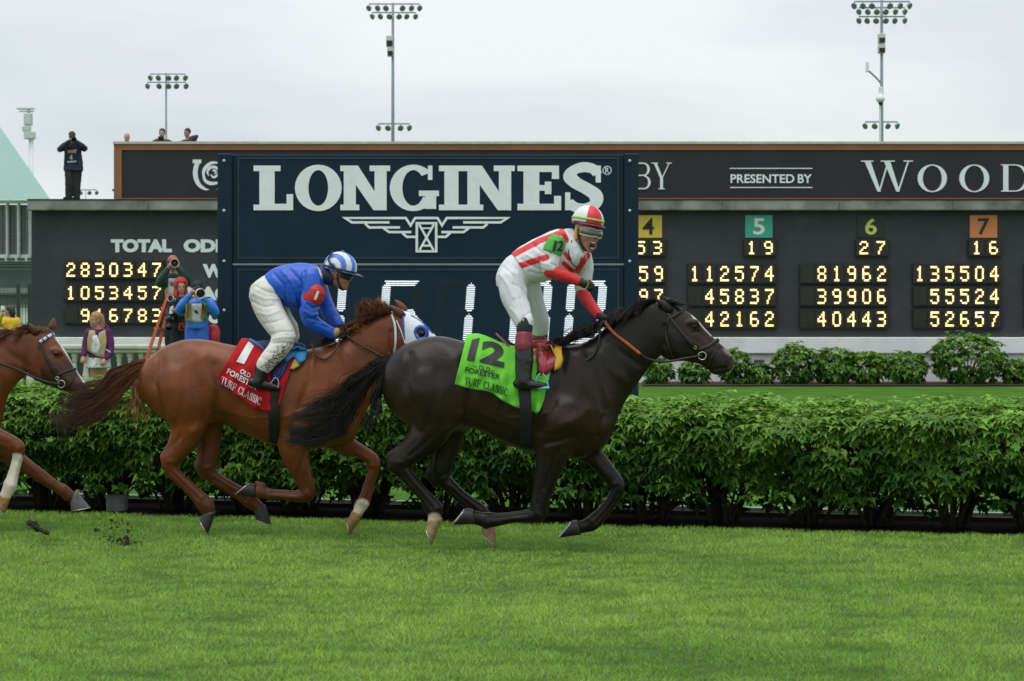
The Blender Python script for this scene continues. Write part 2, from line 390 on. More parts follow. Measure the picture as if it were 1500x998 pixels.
# -------- racing turf: blades of grass
def make_grass():
    n0 = 740000
    u = RNG.random(n0); y = 10.8+(25-10.8)*u
    x = (RNG.random(n0)*2-1)*(0.222*y+1.7)
    keep = (y < hedge_front(x)-.08) & (RNG.random(n0) < np.clip(1.15-.045*(y-10.8), .4, 1))
    x, y = x[keep], y[keep]; n = len(x)
    # tussock noise on a coarse grid, sampled per blade
    gx, gy = 260, 320; g1 = np.zeros((gy, gx)); g2 = np.zeros((gy, gx)); g3 = np.zeros((gy, gx))
    for j in range(gy):
        for i in range(gx):
            X = -8+16*i/gx; Yy = 10+16*j/gy
            g1[j, i] = mnoise.fractal(Vector((X*.9, Yy*.7, 3.3)), .8, 2.0, 4)
            g2[j, i] = mnoise.fractal(Vector((X*2.6, Yy*3.4, 9.1)), .7, 2.0, 3)
            g3[j, i] = mnoise.noise(Vector((X*.35, Yy*.8, 5.5)))
    ii = np.clip(((x+8)/16*gx).astype(int), 0, gx-1); jj = np.clip(((y-10)/16*gy).astype(int), 0, gy-1)
    a1 = g1[jj, ii]; a2 = g2[jj, ii]; a3 = g3[jj, ii]
    h = (.030+.012*a1+.014*np.clip(a2, -.6, 1))*(.7+.6*RNG.random(n)); h = np.clip(h, .012, .12)
    wd = (.0016+.0010*RNG.random(n))*(1+.035*(y-10.8))
    ang = RNG.random(n)*2*np.pi; ca, sa = np.cos(ang), np.sin(ang)
    lean = h*(.45+1.0*RNG.random(n)); la = ang+1.2+1.6*a2; lx, ly = np.cos(la)*lean, np.sin(la)*lean
    V = np.zeros((n, 4, 3), dtype=np.float32)
    V[:, 0] = np.stack([x, y, np.zeros(n)], 1)
    V[:, 1] = np.stack([x-ca*wd*1.25+lx*.25, y-sa*wd*1.25+ly*.25, h*.45], 1); V[:, 2] = np.stack([x+ca*wd*1.25+lx*.25, y+sa*wd*1.25+ly*.25, h*.45], 1)
    V[:, 3] = np.stack([x+lx, y+ly, h], 1)
    b = (np.arange(n)*4)[:, None]
    T = (b[:, None, :]+np.array([[0, 2, 1], [1, 2, 3]])[None]).reshape(-1, 3)
    me = bpy.data.meshes.new('grass'); me.vertices.add(n*4); me.loops.add(len(T)*3); me.polygons.add(len(T))
    me.vertices.foreach_set('co', V.ravel()); me.loops.foreach_set('vertex_index', T.ravel().astype(np.int32))
    me.polygons.foreach_set('loop_start', np.arange(len(T), dtype=np.int32)*3); me.polygons.foreach_set('loop_total', np.full(len(T), 3, dtype=np.int32))
    me.update()
    k = np.clip(  .5+.4*a3+.42*a1+.34*a2+.3*(RNG.random(n)-.5), 0, 1)[:, None]
    c = np.array([.150, .325, .044])*(1-k)+np.array([.345, .545, .100])*k
    c = c*(.76+.48*RNG.random(n))[:, None]
    dry = RNG.random(n) < .02+.05*np.clip(a1, 0, 1); c[dry] = np.array([.30, .28, .11])
    blu = RNG.random(n) < .10; c[blu] = np.array([.19, .34, .13])
    set_col(me, np.repeat(c, 4, axis=0))
    o = link_mesh('turf_grass', me, mat('grass_blade', rough=.6, attr=True, var=.1, trans=.38, spec=.15))
    return tag(o, 'mown green turf grass of the racecourse in the foreground', 'grass', kind='stuff')
make_grass()

# -------- leafy shrubs
LEAF = np.array([(0, 0, 0), (.14, .26, .05), (.30, .15, .02), (.46, .40, .03), (.60, .17, -.03), (1, 0, -.22), (.60, -.17, -.03), (.46, -.40, .03), (.30, -.15, .02), (.14, -.26, .05), (.36, 0, -.03)])
LTRI = np.array([(10, i, (i+1) % 10) for i in range(10)])
LEAF3 = np.array([(0, 0, 0), (.36, .38, .03), (.52, .15, -.02), (1, 0, -.24), (.52, -.15, -.02), (.36, -.38, .03)])
LTRI3 = np.array([(0, 1, 2), (0, 2, 3), (0, 3, 4), (0, 4, 5)])
LEAF2 = np.array([(0, 0, 0), (.3, .2, .04), (.65, .18, -.02), (1, 0, -.18), (.65, -.18, -.02), (.3, -.2, .04), (.45, 0, -.03)])
LTRI2 = np.array([(6, i, (i+1) % 6) for i in range(6)])
def leaf_mesh(pos, fwd, up, size, col, shape=(LEAF, LTRI)):
    L, TR = shape; n = len(pos)
    fwd = fwd/np.linalg.norm(fwd, axis=1)[:, None]
    side = np.cross(up, fwd); side /= (np.linalg.norm(side, axis=1)[:, None]+1e-9); up = np.cross(fwd, side)
    V = pos[:, None, :]+size[:, None, None]*(L[None, :, 0:1]*fwd[:, None, :]+L[None, :, 1:2]*side[:, None, :]+L[None, :, 2:3]*up[:, None, :])
    k = len(L); T = ((np.arange(n)*k)[:, None, None]+TR[None]).reshape(-1, 3)
    me = bpy.data.meshes.new('foliage'); me.vertices.add(n*k); me.loops.add(len(T)*3); me.polygons.add(len(T))
    me.vertices.foreach_set('co', V.astype(np.float32).ravel()); me.loops.foreach_set('vertex_index', T.ravel().astype(np.int32))
    me.polygons.foreach_set('loop_start', np.arange(len(T), dtype=np.int32)*3); me.polygons.foreach_set('loop_total', np.full(len(T), 3, dtype=np.int32))
    me.update(); set_col(me, np.repeat(col, k, axis=0)); return me
M_leaf = mat('leaf', rough=.5, attr=True, var=.08, trans=.30, spec=.25)
M_bark = mat('shrub_bark', (.035, .026, .02), .9, var=.4, vscale=30, bump=.8, bscale=80)

def clusters(pts, out, nl, size, young_lit):
    """rosettes of leaves on twig ends: pts (n,3), out (n,3) outward, young (n) 0..1 fresh light leaf, plus light and shade by height painted in"""
    n = len(pts); rep = np.repeat(np.arange(n), nl); m = len(rep)
    ang = RNG.random(m)*2*np.pi
    o = out[rep]; rnd = np.stack([np.cos(ang), np.sin(ang), RNG.random(m)*.5-.45], 1)
    f = o*.65+rnd*.85+np.array([0, 0, -.42]); f += RNG.normal(0, .12, (m, 3))
    up = np.array([0, 0, 1.0])+o*.55+RNG.normal(0, .22, (m, 3))
    pos = pts[rep]+rnd*.012+RNG.normal(0, .008, (m, 3))
    s = size*(.45+.95*RNG.random(m))
    y = np.clip(young_lit[rep]+RNG.normal(0, .16, m), 0, 1)[:, None]
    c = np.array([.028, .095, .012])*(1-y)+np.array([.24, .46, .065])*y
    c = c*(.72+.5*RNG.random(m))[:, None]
    return pos, f, up, s, c

def hedge_shrub(i, x, label):
    base = Vector((x, hedge_front(x)+.62, 0)); root = empty('hedge_shrub', base, label, 'shrub', 'shrubs clipped into the hedge behind the turf')
    H = 1.05+.05*random.uniform(-1, 1)-.012*x; half = .40; dep = .60
    # stems
    mb = MB()
    for k in range(random.randint(14, 18)):
        a = random.uniform(0, 2*math.pi); r0 = random.uniform(.03, .13); sp = random.uniform(.16, .42)
        p0 = base+Vector((math.cos(a)*r0, math.sin(a)*r0, -.02)); tip = base+Vector((math.cos(a)*sp, math.sin(a)*sp*1.15, random.uniform(.45, .75)))
        mid = p0.lerp(tip, .5)+Vector((random.uniform(-.05, .05), random.uniform(-.05, .05), -.02)); r = random.uniform(.012, .024)
        mb.tube([p0, p0.lerp(mid, .5)+Vector((0, 0, .02)), mid, tip], [r*1.25, r, r*.85, r*.35], 6)
        for q in range(4):
            t = random.uniform(.2, .85); s0 = p0.lerp(tip, t); e = s0+Vector((random.uniform(-.2, .2), random.uniform(-.25, .2), random.uniform(.05, .25)))
            mb.tube([s0, s0.lerp(e, .5)+Vector((0, 0, .015)), e], [r*.5, r*.38, r*.15], 5)
    mb.build('stems', M_bark, root, smooth=True)
    # foliage
    pts = []; out = []; yg_lit = []
    def nz(a, b, sd): return mnoise.noise(Vector((a*2.6+x*2.6, b*3.2, sd)))
    for k in range(390):                                   # front face
        a = random.uniform(-half, half); z = random.uniform(0, 1)**.9*(H-.20)+.18
        if z < .50 and random.random() < (.50-z)/.30+.5*nz(a, z, 1.): continue
        if nz(a*1.6, z*1.5, 21.) < -.28: continue
        bulge = math.sin(min(1, (z-.1)/H)*math.pi*.62)
        d = -dep*(.80+.20*bulge)+.16*nz(a, z, 4.)+.10*random.random()**2
        if z > H-.12: d += (z-H+.12)*.9
        pts.append((a, d, z)); out.append((random.uniform(-.3, .3), -1, .1)); yg_lit.append(  .06+.34*nz(a, z, 7.)+.22*random.random()**2+.5*max(0, (z-.55)/(H-.55)))  # front leaves darken downward: hedge shade painted into the leaf colour
    for k in range(300):                                   # top
        a = random.uniform(-half, half); d = random.uniform(-dep, dep); e = abs(d)/dep
        z = H+.03-.10*e**3+.11*nz(a, d, 11.)-.06*random.random()**2
        pts.append((a, d, z)); out.append((random.uniform(-.5, .5), random.uniform(-.7, .3)+.4*d, .55)); yg_lit.append(.78+.25*nz(a, d, 13.))  # top leaves lighter: light on the clipped top painted in with young growth
    for k in range(12):                                    # fresh shoots standing above the clipped top
        a = random.uniform(-half, half); d = random.uniform(-dep*.8, dep); 
        for q in range(2): pts.append((a, d, H+.04+.035*q+.04*random.random())); out.append((random.uniform(-.3, .3), -.2, 1.1)); yg_lit.append(.95)
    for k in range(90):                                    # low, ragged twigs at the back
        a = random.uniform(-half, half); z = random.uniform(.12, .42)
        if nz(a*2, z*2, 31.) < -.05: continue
        pts.append((a, dep*random.uniform(.2, 1.0), z)); out.append((random.uniform(-.4, .4), .6, .1)); yg_lit.append(.05)  # leaves kept dark: shade at the hedge base painted into their colour
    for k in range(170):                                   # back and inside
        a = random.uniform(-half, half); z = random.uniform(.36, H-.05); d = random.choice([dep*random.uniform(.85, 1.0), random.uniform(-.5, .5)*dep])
        pts.append((a, d, z)); out.append((random.uniform(-.4, .4), 1 if d > .4 else -.5, .1)); yg_lit.append(.12)
    pts = np.array(pts); w = pts[:, 0:1]*np.array(HDIR)+pts[:, 1:2]*np.array(HNRM); w[:, 2] += pts[:, 2]; w += np.array(base)
    o = np.array(out, float); o = o[:, 0:1]*np.array(HDIR)+o[:, 1:2]*np.array(HNRM)+o[:, 2:3]*np.array([0, 0, 1.0])
    o /= np.linalg.norm(o, axis=1)[:, None]
    link_mesh('foliage', leaf_mesh(*clusters(w, o, 6, .083, np.array(yg_lit)), (LEAF3, LTRI3)), M_leaf, root)
    return root
ORD = ['first', 'second', 'third', 'fourth', 'fifth', 'sixth', 'seventh', 'eighth', 'ninth', 'tenth', 'eleventh', 'twelfth', 'thirteenth', 'fourteenth', 'fifteenth', 'sixteenth', 'seventeenth', 'eighteenth']
hx = [-5.0+.625*i for i in range(16)]
for i, x in enumerate(hx):
    side = ('%s from the left end' % ORD[i]) if i < 8 else ('%s from the right end' % ORD[15-i])
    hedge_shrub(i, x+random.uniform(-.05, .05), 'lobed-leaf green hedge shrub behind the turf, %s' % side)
for i in range(3):                                         # the hedge goes on past both edges of the picture
    hedge_shrub(20+i, -5.625-.625*i, '%s hedge shrub outside the left edge of the view' % ORD[i]); hedge_shrub(30+i, 5.0+.625*i, '%s hedge shrub outside the right edge of the view' % ORD[i])

def border_bush(px, pyt, wpx, Y, label, hh=None):
    s = FPX/Y; base = P(px, HZ, Y); base.z = .02; top = P(px, pyt, Y).z; R = wpx/2/s
    root = empty('border_bush', base, label, 'shrub', 'bushes in the bed below the white wall')
    mb = MB()
    for k in range(7):
        a = random.uniform(0, 6.28); e = base+Vector((math.cos(a)*R*.6, math.sin(a)*R*.5, top*random.uniform(.5, .85)))
        mb.tube([base+Vector((math.cos(a)*.04, math.sin(a)*.04, -.03)), base.lerp(e, .5)+Vector((0, 0, .05)), e], [.018, .013, .006], 5)
    mb.build('stems', M_bark, root, smooth=True)
    n = int(150*(R*top)/.45)+50; pts = []; out = []; yg_lit = []
    while len(pts) < n:
        v = Vector((random.gauss(0, 1), random.gauss(0, 1), random.gauss(0, 1))).normalized()
        r = random.uniform(.55, 1)**.5*(1+.28*mnoise.noise(v*2.2+Vector((px*.1, 0, 0))))
        p = Vector((v.x*R*r, v.y*R*.8*r, top*.52+v.z*top*.5*r))
        if p.z < .05: continue
        pts.append(base+p); out.append(v); yg_lit.append(.42+.3*v.z)
    me = leaf_mesh(*clusters(np.array(pts), np.array(out), 6, .15, np.array(yg_lit)), (LEAF3, LTRI3))
    link_mesh('foliage', me, M_leaf, root)
for (px, pyt, w, lb) in [(962, 522, 46, 'small green bush in front of the dark horse\'s throat by the white wall'), (1018, 530, 44, 'low green bush under the dark horse\'s jaw'), (1078, 514, 52, 'green bush just right of the dark horse\'s nose'),
                         (1117, 534, 34, 'very small low bush between the nose-side bush and the big clump'), (1166, 505, 66, 'broad leafy bush left of centre in the bed below the white wall'), (1222, 510, 62, 'dense rounded bush below the number six column'),
                         (1272, 514, 58, 'medium loose bush right of the dense rounded one'), (1328, 516, 62, 'low spreading bush left of the tallest bush'), (1418, 486, 108, 'tallest and widest bush in the bed below the number seven column'), (1489, 528, 44, 'small bush at the right end of the bed, cut by the frame')]:
    border_bush(px, pyt, w, 59.0, lb)
# ================================================================== tote board, banner, timing board
YT = 61.0                                       # tote board front
def bx(mb, px0, px1, py0, py1, Y, d0, d1):
    """box whose front outline is given in pixels at depth Y, from Y-d0 (front) to Y+d1"""
    a = P(px0, py1, Y); b = P(px1, py0, Y); return mb.box(a.x, b.x, Y-d0, Y+d1, a.z, b.z)
M_tote = mat('tote_grey_paint', (.055, .059, .067), .7, spec=.2, var=.16, vscale=.8, bump=.08, bscale=12, dirt=((.105, .11, .118), .4, 1.3))
M_concrete = mat('stained_concrete', (.25, .255, .25), .85, spec=.1, var=.35, vscale=1.6, bump=.3, bscale=20, dirt=((.025, .025, .025), .95, .7))
M_white = mat('white_paint', (.82, .84, .86), .5, var=.05, vscale=2, dirt=((.5, .5, .48), .5, 1.5))
M_black = mat('black_housing', (.012, .012, .011), .5, var=.3, vscale=10)
M_unlit = mat('unlit_bulb_panel', (.022, .02, .016), .4, var=.4, vscale=30)
M_bulb = mat('lit_bulb', (.9, .7, .3), .4, emit=(1.0, .69, .30), estr=1.75, var=0)
M_letter = mat('white_lettering', (.82, .87, .90), .5, var=.04)
tote = empty('tote_board', (P(750, 0, YT).x, YT, 0), 'long dark grey betting tote board with rows of lit yellow numbers', 'scoreboard')
mb = MB(); bx(mb, 46, 1720, 309, 492, YT, 0, 3.0); mb.build('wall', M_tote, tote)
mb = MB(); bx(mb, 44, 1740, 294, 309, YT, .35, 3.0); cop = mb.build('coping', M_concrete, tote, bevel=.02)
mb = MB(); bx(mb, 43.5, 1741, 292.6, 294, YT, .37, 3.02); mb.build('roof_edge', mat('roof_tar', (.02, .021, .022), .8), cop)
mb = MB(); bx(mb, 60, 1740, 494, 518, YT, .22, 2.8); mb.build('white_ledge', M_white, tote, bevel=.02)
mb = MB(); bx(mb, 61, 1739, 518.4, 562, YT, .06, 2.8); mb.build('base_wall', M_white, tote)
mb = MB(); bx(mb, 1104, 1119, 527, 537, YT, .075, 0); vent = mb.build('vent', M_black, tote)
for k in range(4):
    mb = MB(); bx(mb, 1104.5, 1118.5, 528+2.4*k, 529.2+2.4*k, YT, .09, -.07); mb.build('louvre', mat('galvanised', (.3, .31, .32), .5, metal=.6), vent)
for k in range(1, 10):                           # joints of the coping slabs
    mb = MB(); xj = 44+170*k+random.uniform(-20, 20); bx(mb, xj, xj+.8, 297, 309.2, YT, .353, 0); mb.build('joint', M_black, cop)

def digit_row(x1, y0, y1, text, n, pitch=21.8, parent=tote):
    """a row of n bulb modules whose right edge is x1"""
    hs = MB(); bx(hs, x1-n*pitch+.5, x1, y0, y1, YT, .10, 0); row = hs.build('number_row', M_black, parent)
    text = text.rjust(n)
    for k, ch in enumerate(text):
        cx = x1-(n-k-.5)*pitch
        m = MB(); bx(m, cx-pitch*.43, cx+pitch*.43, y0+1.5, y1-1.5, YT, .12, -.10)
        for q in range(6):
            yy = y0+3+(y1-y0-6)*q/5; bx(m, cx-pitch*.42, cx+pitch*.42, yy-.25, yy+.25, YT, .128+.0006*q, -.12)
        mod = m.build('bulb_panel', M_unlit, row)
        if ch == ' ': continue
        m = MB(); gw, gh = 12.2, (y1-y0)*.76; y_0 = (y0+y1)/2-gh/2
        for r, line in enumerate(DOT[ch].split()):
            for c, on in enumerate(line):
                if on == '1':
                    j = random.uniform(-.15, .15); X = cx-gw/2+gw*(c+.5)/5+j; Yy = y_0+gh*(r+.5)/7
                    bx(m, X-gw/5*.46, X+gw/5*.46, Yy-gh/7*.40, Yy+gh/7*.40, YT, .142, -.13)
        m.build('lit_number', M_bulb, mod)
for (cx1, num, tc, bc, rows) in [(975, '4', (.01, .01, .01), (.78, .56, .08), ['53', '88259', '39597', '38416']), (1137, '5', (.85, .9, .88), (.05, .42, .32), ['19', '112574', '45837', '42162']),
                                 (1301, '6', (.75, .72, .15), (.02, .022, .024), ['27', '81962', '39906', '40443']), (1466, '7', (.012, .012, .014), (.72, .24, .08), ['16', '135504', '55524', '52657']), (1630, '8', (.8, .8, .8), (.5, .1, .25), ['21', '90417', '41180', '40926'])]:
    m = MB(); bx(m, cx1-45.5, cx1-5.5, 315.5, 348.5, YT, .03, 0); pl = m.build('number_plate', mat('plate_'+num, bc, .5, var=.05), tote)
    text_on_board('number', num, cx1-34, cx1-17, 320, 344, YT, mat('plate_ink_'+num, tc, .5, var=.03), pl, .018, .04)
    digit_row(cx1, 350.5, 376, rows[0], 2, 24.5)
    for k, t in enumerate(rows[1:]): digit_row(cx1, (386.5, 420, 453)[k], (416, 449, 482)[k], t, 6)
for k, t in enumerate(['2830347', '1053457', '916783']): digit_row(241, (382, 416.5, 449.5)[k], (409, 442, 475)[k], t, 7, 20.9)
for (s, a, b, y0, y1) in [('TOTAL', 162.5, 252, 350.5, 370), ('ODDS', 269, 352, 350.5, 370), ('WIN', 297, 352, 387, 407), ('PLACE', 266, 352, 420, 440), ('SHOW', 276, 352, 454, 474)]:
    text_on_board('lettering', s, a, b, y0, y1, YT, M_letter, tote, .062)

# ---- sponsor banner on the roof of the tote board
YB = 61.4
ban = empty('roof_banner', (P(167, 0, YB).x, YB, P(0, 293, YB).z), 'long dark banner with copper border standing on the tote board roof', 'banner')
M_ban = mat('banner_charcoal', (.036, .036, .040), .7, spec=.2, var=.12, vscale=1, bump=.05)
M_copper = mat('copper_border', (.30, .125, .055), .55, var=.12, vscale=2)
mb = MB(); bx(mb, 167.5, 1740, 209, 292.8, YB, 0, 1.2); mb.build('panel', M_ban, ban)
mb = MB(); bx(mb, 167, 1741, 211.2, 220, YB, .03, 0); bx(mb, 167, 178.5, 220, 292.5, YB, .03, 0); bx(mb, 178.5, 1741, 290.4, 292.5, YB, .03, 0); mb.build('border', M_copper, ban)
mb = MB(); bx(mb, 166, 1742, 207.6, 211.2, YB, .08, 1.22); mb.build('cap', mat('pale_cap', (.55, .54, .5), .6), ban)
for ch, a, b in [('B', 929, 953), ('Y', 954, 984)]: serif_on_board(ch, a, b, 238.5, 277.5, YB, M_letter, ban, .02, S=.13, t=.045, sl=.07, st=.035)
for ch, a, b, y0 in [('W', 1261, 1337, 235.5), ('O', 1344, 1387, 242), ('O', 1405, 1449, 242), ('D', 1466, 1509, 241)]: serif_on_board(ch, a, b, y0, 281, YB, M_letter, ban, .02, S=.16, t=.04, sl=.07, st=.035)
text_on_board('lettering', 'PRESENTED', 1070, 1163.5, 255.5, 268.5, YB, M_letter, ban, .02); text_on_board('lettering', 'BY', 1168.5, 1189, 255.5, 268.5, YB, M_letter, ban, .02)
mb = MB(); bx(mb, 1069, 1190, 246.3, 247.6, YB, .02, 0); bx(mb, 1069, 1190, 274.2, 275.6, YB, .02, 0); mb.build('rule', M_letter, ban)
# rose and horseshoe emblem
def px_strips(strips, Y, parent, name, m, depth=.02):
    return strips_mb([([(p[0], p[1]) for p in L], [(p[0], p[1]) for p in R]) for L, R in strips], lambda x: P(x, 0, Y).x, lambda z: P(0, z, Y).z, Y, depth).build(name, m, parent)
em = [_rect(282.5, 234.0, 295, 239.5), _stroke([(291, 236, 3.0), (287, 246, 3.4), (286.5, 258, 3.5), (291, 270, 3.0), (300, 277, 1.8), (306, 278, .6)]),
      _stroke([(320, 239, 1.0), (310, 239, 2.2), (301, 246, 2.6), (298, 255, 2.0), (301, 262, .8)]), _stroke([(297, 257, .6), (301, 265, 2.2), (309, 269, 2.6), (320, 268, 1.5)]),
      _stroke([(306, 258, .6), (304, 252, 1.6), (308, 246, 2.0), (315, 245, 2.0), (320, 250, 1.4), (319, 256, 1.8), (313, 260, 1.6), (309, 256, .7)]), _stroke([(311, 251, .6), (314, 249.5, 1.4), (316.5, 252, 1.4), (314, 255, .6)]),
      _stroke([(318, 277.5, .6), (326, 276, 1.8), (335, 268, 3.0), (339, 255, 3.5), (337, 244, 3.4), (333, 235, 3)])]
px_strips(em, YB, ban, 'emblem', M_letter)

# ---- finish line timing board
YL = 39.4
M_navy = mat('navy_panel', (.0075, .024, .045), .55, var=.12, vscale=1.5, bump=.04, bscale=60, spec=.18)
M_navy2 = mat('navy_frame', (.007, .022, .042), .5, var=.10, vscale=2, spec=.2)
lb = empty('timing_board', (P(628, 0, YL).x, YL, 0), 'large navy finish line timing board with white lettering and lit white time', 'timing board')
g0 = HZ+CAM_H*FPX/YL                                # picture row of the ground there
for (a, b) in [(319.5, 341), (914, 935)]:
    mb = MB(); bx(mb, a, b, 225.5, g0+1, YL, .10, .55); post = mb.build('side_post', M_navy2, lb, bevel=.015)
    for yb in (236, 309, 383, 455, 528):
        mb = MB(); mb.lathe([(.026, 0), (.03, .006), (.022, .018), (.004, .022)], P((a+b)/2-2, yb, YL-.099), 10, Vector((0, -1, 0))); mb.build('bolt', mat('bolt_steel', (.5, .52, .53), .35, metal=.8), post, smooth=True)
mb = MB(); bx(mb, 341, 914, 227, 386, YL, .04, .5); up = mb.build('upper_panel', M_navy, lb, bevel=.01)
mb = MB(); bx(mb, 341, 914, 389, g0-8, YL, .04, .5); lo = mb.build('lower_panel', M_navy, lb, bevel=.01)
mb = MB(); bx(mb, 341, 914, 386.1, 388.9, YL, .055, .2); mb.build('trim_strip', mat('grey_trim', (.23, .27, .30), .4, metal=.4), lb)
for (panel, y0, y1) in [(up, 231.5, 379), (lo, 394.5, 520)]:      # raised inner frame of each panel
    mb = MB()
    for (a, b, c, d) in [(349, 906, y0, y0+1.6), (349, 906, y1-1.6, y1), (349, 350.6, y0+1.6, y1-1.6), (904.4, 906, y0+1.6, y1-1.6)]: bx(mb, a, b, c, d, YL, .052, -.04)
    mb.build('inner_frame', mat('navy_edge', (.022, .046, .066), .4), panel)
YF = YL-.04
LON = [('L', 371.5, 429.5), ('O', 432, 500.5), ('N', 498.5, 571.5), ('G', 571, 643), ('I', 643, 679.5), ('N', 679.5, 754), ('E', 758, 822), ('S', 827, 881)]
for ch, a, b in LON:
    rnd = ch in 'OGS'
    kw = dict(S=.30, t=.115, sl=.115, st=.125)
    if ch in 'O': kw = dict(S=.265, t=.12)
    if ch == 'G': kw = dict(S=.25, t=.12, st=.125)
    if ch == 'S': kw = dict(S=.25, t=.17)
    if ch == 'E': kw = dict(S=.29, t=.10, sl=.11, st=.125)
    if ch == 'N': kw = dict(S=.25, t=.21, sl=.07, st=.125)
    if ch == 'L': kw = dict(S=.30, t=.10, sl=.115, st=.125)
    serif_on_board(ch, a, b, 242.8, 308.2, YF, M_letter, up, .012, **kw)
px_strips([_ring(889.3, 249.8, 6.6, 6.6, 5.5, 5.5)], YF, up, 'registered_mark', M_letter, .01)
text_on_board('registered_mark', 'R', 886.4, 892.4, 245.8, 253.8, YF, M_letter, up, .01, .011)
def line_px(pts, h):      # mitred polyline of constant half width
    L = []; R = []; pts = [np.array(p, float) for p in pts]
    for i, p in enumerate(pts):
        a = pts[max(i-1, 0)]; b = pts[min(i+1, len(pts)-1)]
        d1 = (p-a)/(np.linalg.norm(p-a)+1e-9) if i > 0 else (b-p)/np.linalg.norm(b-p); d2 = (b-p)/(np.linalg.norm(b-p)+1e-9) if i < len(pts)-1 else d1
        n1 = np.array([-d1[1], d1[0]]); n2 = np.array([-d2[1], d2[0]]); m = n1+n2; m /= np.linalg.norm(m); k = h/max(.35, m @ n1)
        L.append(tuple(p+m*k)); R.append(tuple(p-m*k))
    return (L, R)
def mir(pts): return [(1249.0-p[0], p[1]) for p in pts]
wing = [[(570.5, 326), (515.5, 326), (505.5, 319.6), (594.5, 319.6), (601.5, 330.5), (608, 319.6), (625.5, 319.6)], [(586, 333.4), (541, 333.4), (535, 328.0)], [(602.5, 340.2), (570, 340.2), (562, 334.6)], [(609.5, 347.2), (596, 347.2), (589.5, 341.6)]]
ws = []
for w_ in wing: ws.append(line_px(w_, 1.75)); ws.append(line_px(mir(w_), 1.75))
ws += [_rect(608.8, 325.5, 612.4, 370), _rect(637.2, 325.5, 640.8, 370), _rect(612.4, 325.5, 637.2, 328.8), _rect(612.4, 366.7, 637.2, 370), line_px([(614, 329), (635, 366.5)], 1.6), line_px([(635.6, 329), (614.6, 366.5)], 1.6), _rect(618.5, 333.5, 631.0, 335.6), _rect(619.5, 358.5, 630.0, 361.6)]
px_strips(ws, YF, up, 'winged_hourglass', M_letter, .012)
# time digits: seven segments made of stacked light bars
M_led = mat('lit_led_bar', (.9, .92, 1), .4, emit=(.80, .90, 1.0), estr=.62, var=0)
M_ledoff = mat('unlit_led_bar', (.016, .028, .036), .5, var=.2)
SEGS = {'0': 'abcdef', '1': 'bc', '5': 'afgcd'}
def seg_digit(x0, x1, ch, y0=411.5, y1=505.0):
    slant = .075; ym = (y0+y1)/2; tw = 12.2; th = 9.2
    for sname in 'abcdefg':
        m = MB(); on = sname in SEGS[ch]; per = 2.85
        if sname in 'ad':
            ya, yb = (y0, y0+th) if sname == 'a' else (y1-th, y1)
        elif sname == 'g': ya, yb = ym-th/2, ym+th/2
        elif sname in 'fb': ya, yb = y0+3, ym-1.5
        else: ya, yb = ym+1.5, y1-3
        y = ya
        while y < yb-1.0:
            sh = (y1-y)*slant; u = (y-ya)/(yb-ya)
            if sname in 'agd':
                ins = {'a': 3+u*8, 'd': 3+(1-u)*8, 'g': 4+abs(u-.5)*8}[sname]; a, b = x0+ins, x1-ins
            else:
                e = max(0, 1-(y-ya)/4.5, 1-(yb-y)/4.5)*5.5; a, b = (x0, x0+tw) if sname in 'fe' else (x1-tw, x1); a += e; b -= e
            if b-a > 1.2: bx(m, a+sh-3.3, b+sh-3.3, y, y+(per*.55 if on else per*.25), YF, .012 if on else .004, 0)
            y += per
        m.build('time_segment', M_led if on else M_ledoff, lo)
for a, b, ch in [(449, 505, '1'), (557, 613, '5'), (637, 693, '1'), (748, 806, '0'), (828, 886, '0')]: seg_digit(a, b, ch)
for yy in (435, 478):
    m = MB(); bx(m, 529, 538, yy, yy+8, YF, .004, 0); m.build('colon_dot', M_ledoff, lo)

# ---- balustrade and green screen on the left
YBAL = 44.3; sB = FPX/YBAL
M_stone = mat('cream_cast_stone', (.60, .58, .50), .7, var=.12, vscale=6, bump=.2, bscale=50, dirt=((.36, .35, .3), .5, 5))
xb0, xb1 = P(-110, 0, YBAL).x, P(330, 0, YBAL).x; zt = P(0, 505, YBAL).z
bal = empty('balustrade', ((xb0+xb1)/2, YBAL, 0), 'cream stone balustrade with turned balusters behind the hedge', 'balustrade')
mb = MB(); mb.box(xb0, xb1, YBAL-.17, YBAL+.17, zt-.085, zt); mb.box(xb0, xb1, YBAL-.13, YBAL+.13, zt-.15, zt-.0852); mb.build('top_rail', M_stone, bal, bevel=.02)
mb = MB(); mb.box(xb0, xb1, YBAL-.16, YBAL+.16, 0, .26); mb.build('plinth', M_stone, bal, bevel=.02)
h0, h1 = .26, zt-.15; hh = h1-h0; bp = MB()
bp.lathe([(.075, 0), (.075, .07*hh), (.05, .09*hh), (.058, .13*hh), (.082, .28*hh), (.078, .38*hh), (.05, .58*hh), (.036, .74*hh), (.04, .80*hh), (.058, .83*hh), (.04, .86*hh), (.066, .93*hh), (.07, hh)], (0, 0, 0), 12)
bme = bp.mesh('baluster'); bme.polygons.foreach_set('use_smooth', [True]*len(bme.polygons)); bme.materials.append(M_stone)
x = xb0+.1
while x < xb1-.05:
    o = bpy.data.objects.new('baluster', bme); COL.objects.link(o); o.parent = bal; o.location = (x-(xb0+xb1)/2, 0, h0); x += .2035
mb = MB(); mb.box(xb0, xb1, YBAL+.9, YBAL+1.0, 0, zt-.12)
tag(mb.build('green_screen', mat('dark_green_screen', (.022, .068, .04), .8, var=.25, vscale=3), origin=((xb0+xb1)/2, YBAL+.95, 0)), 'dark green low screen behind the stone balusters', 'screen')

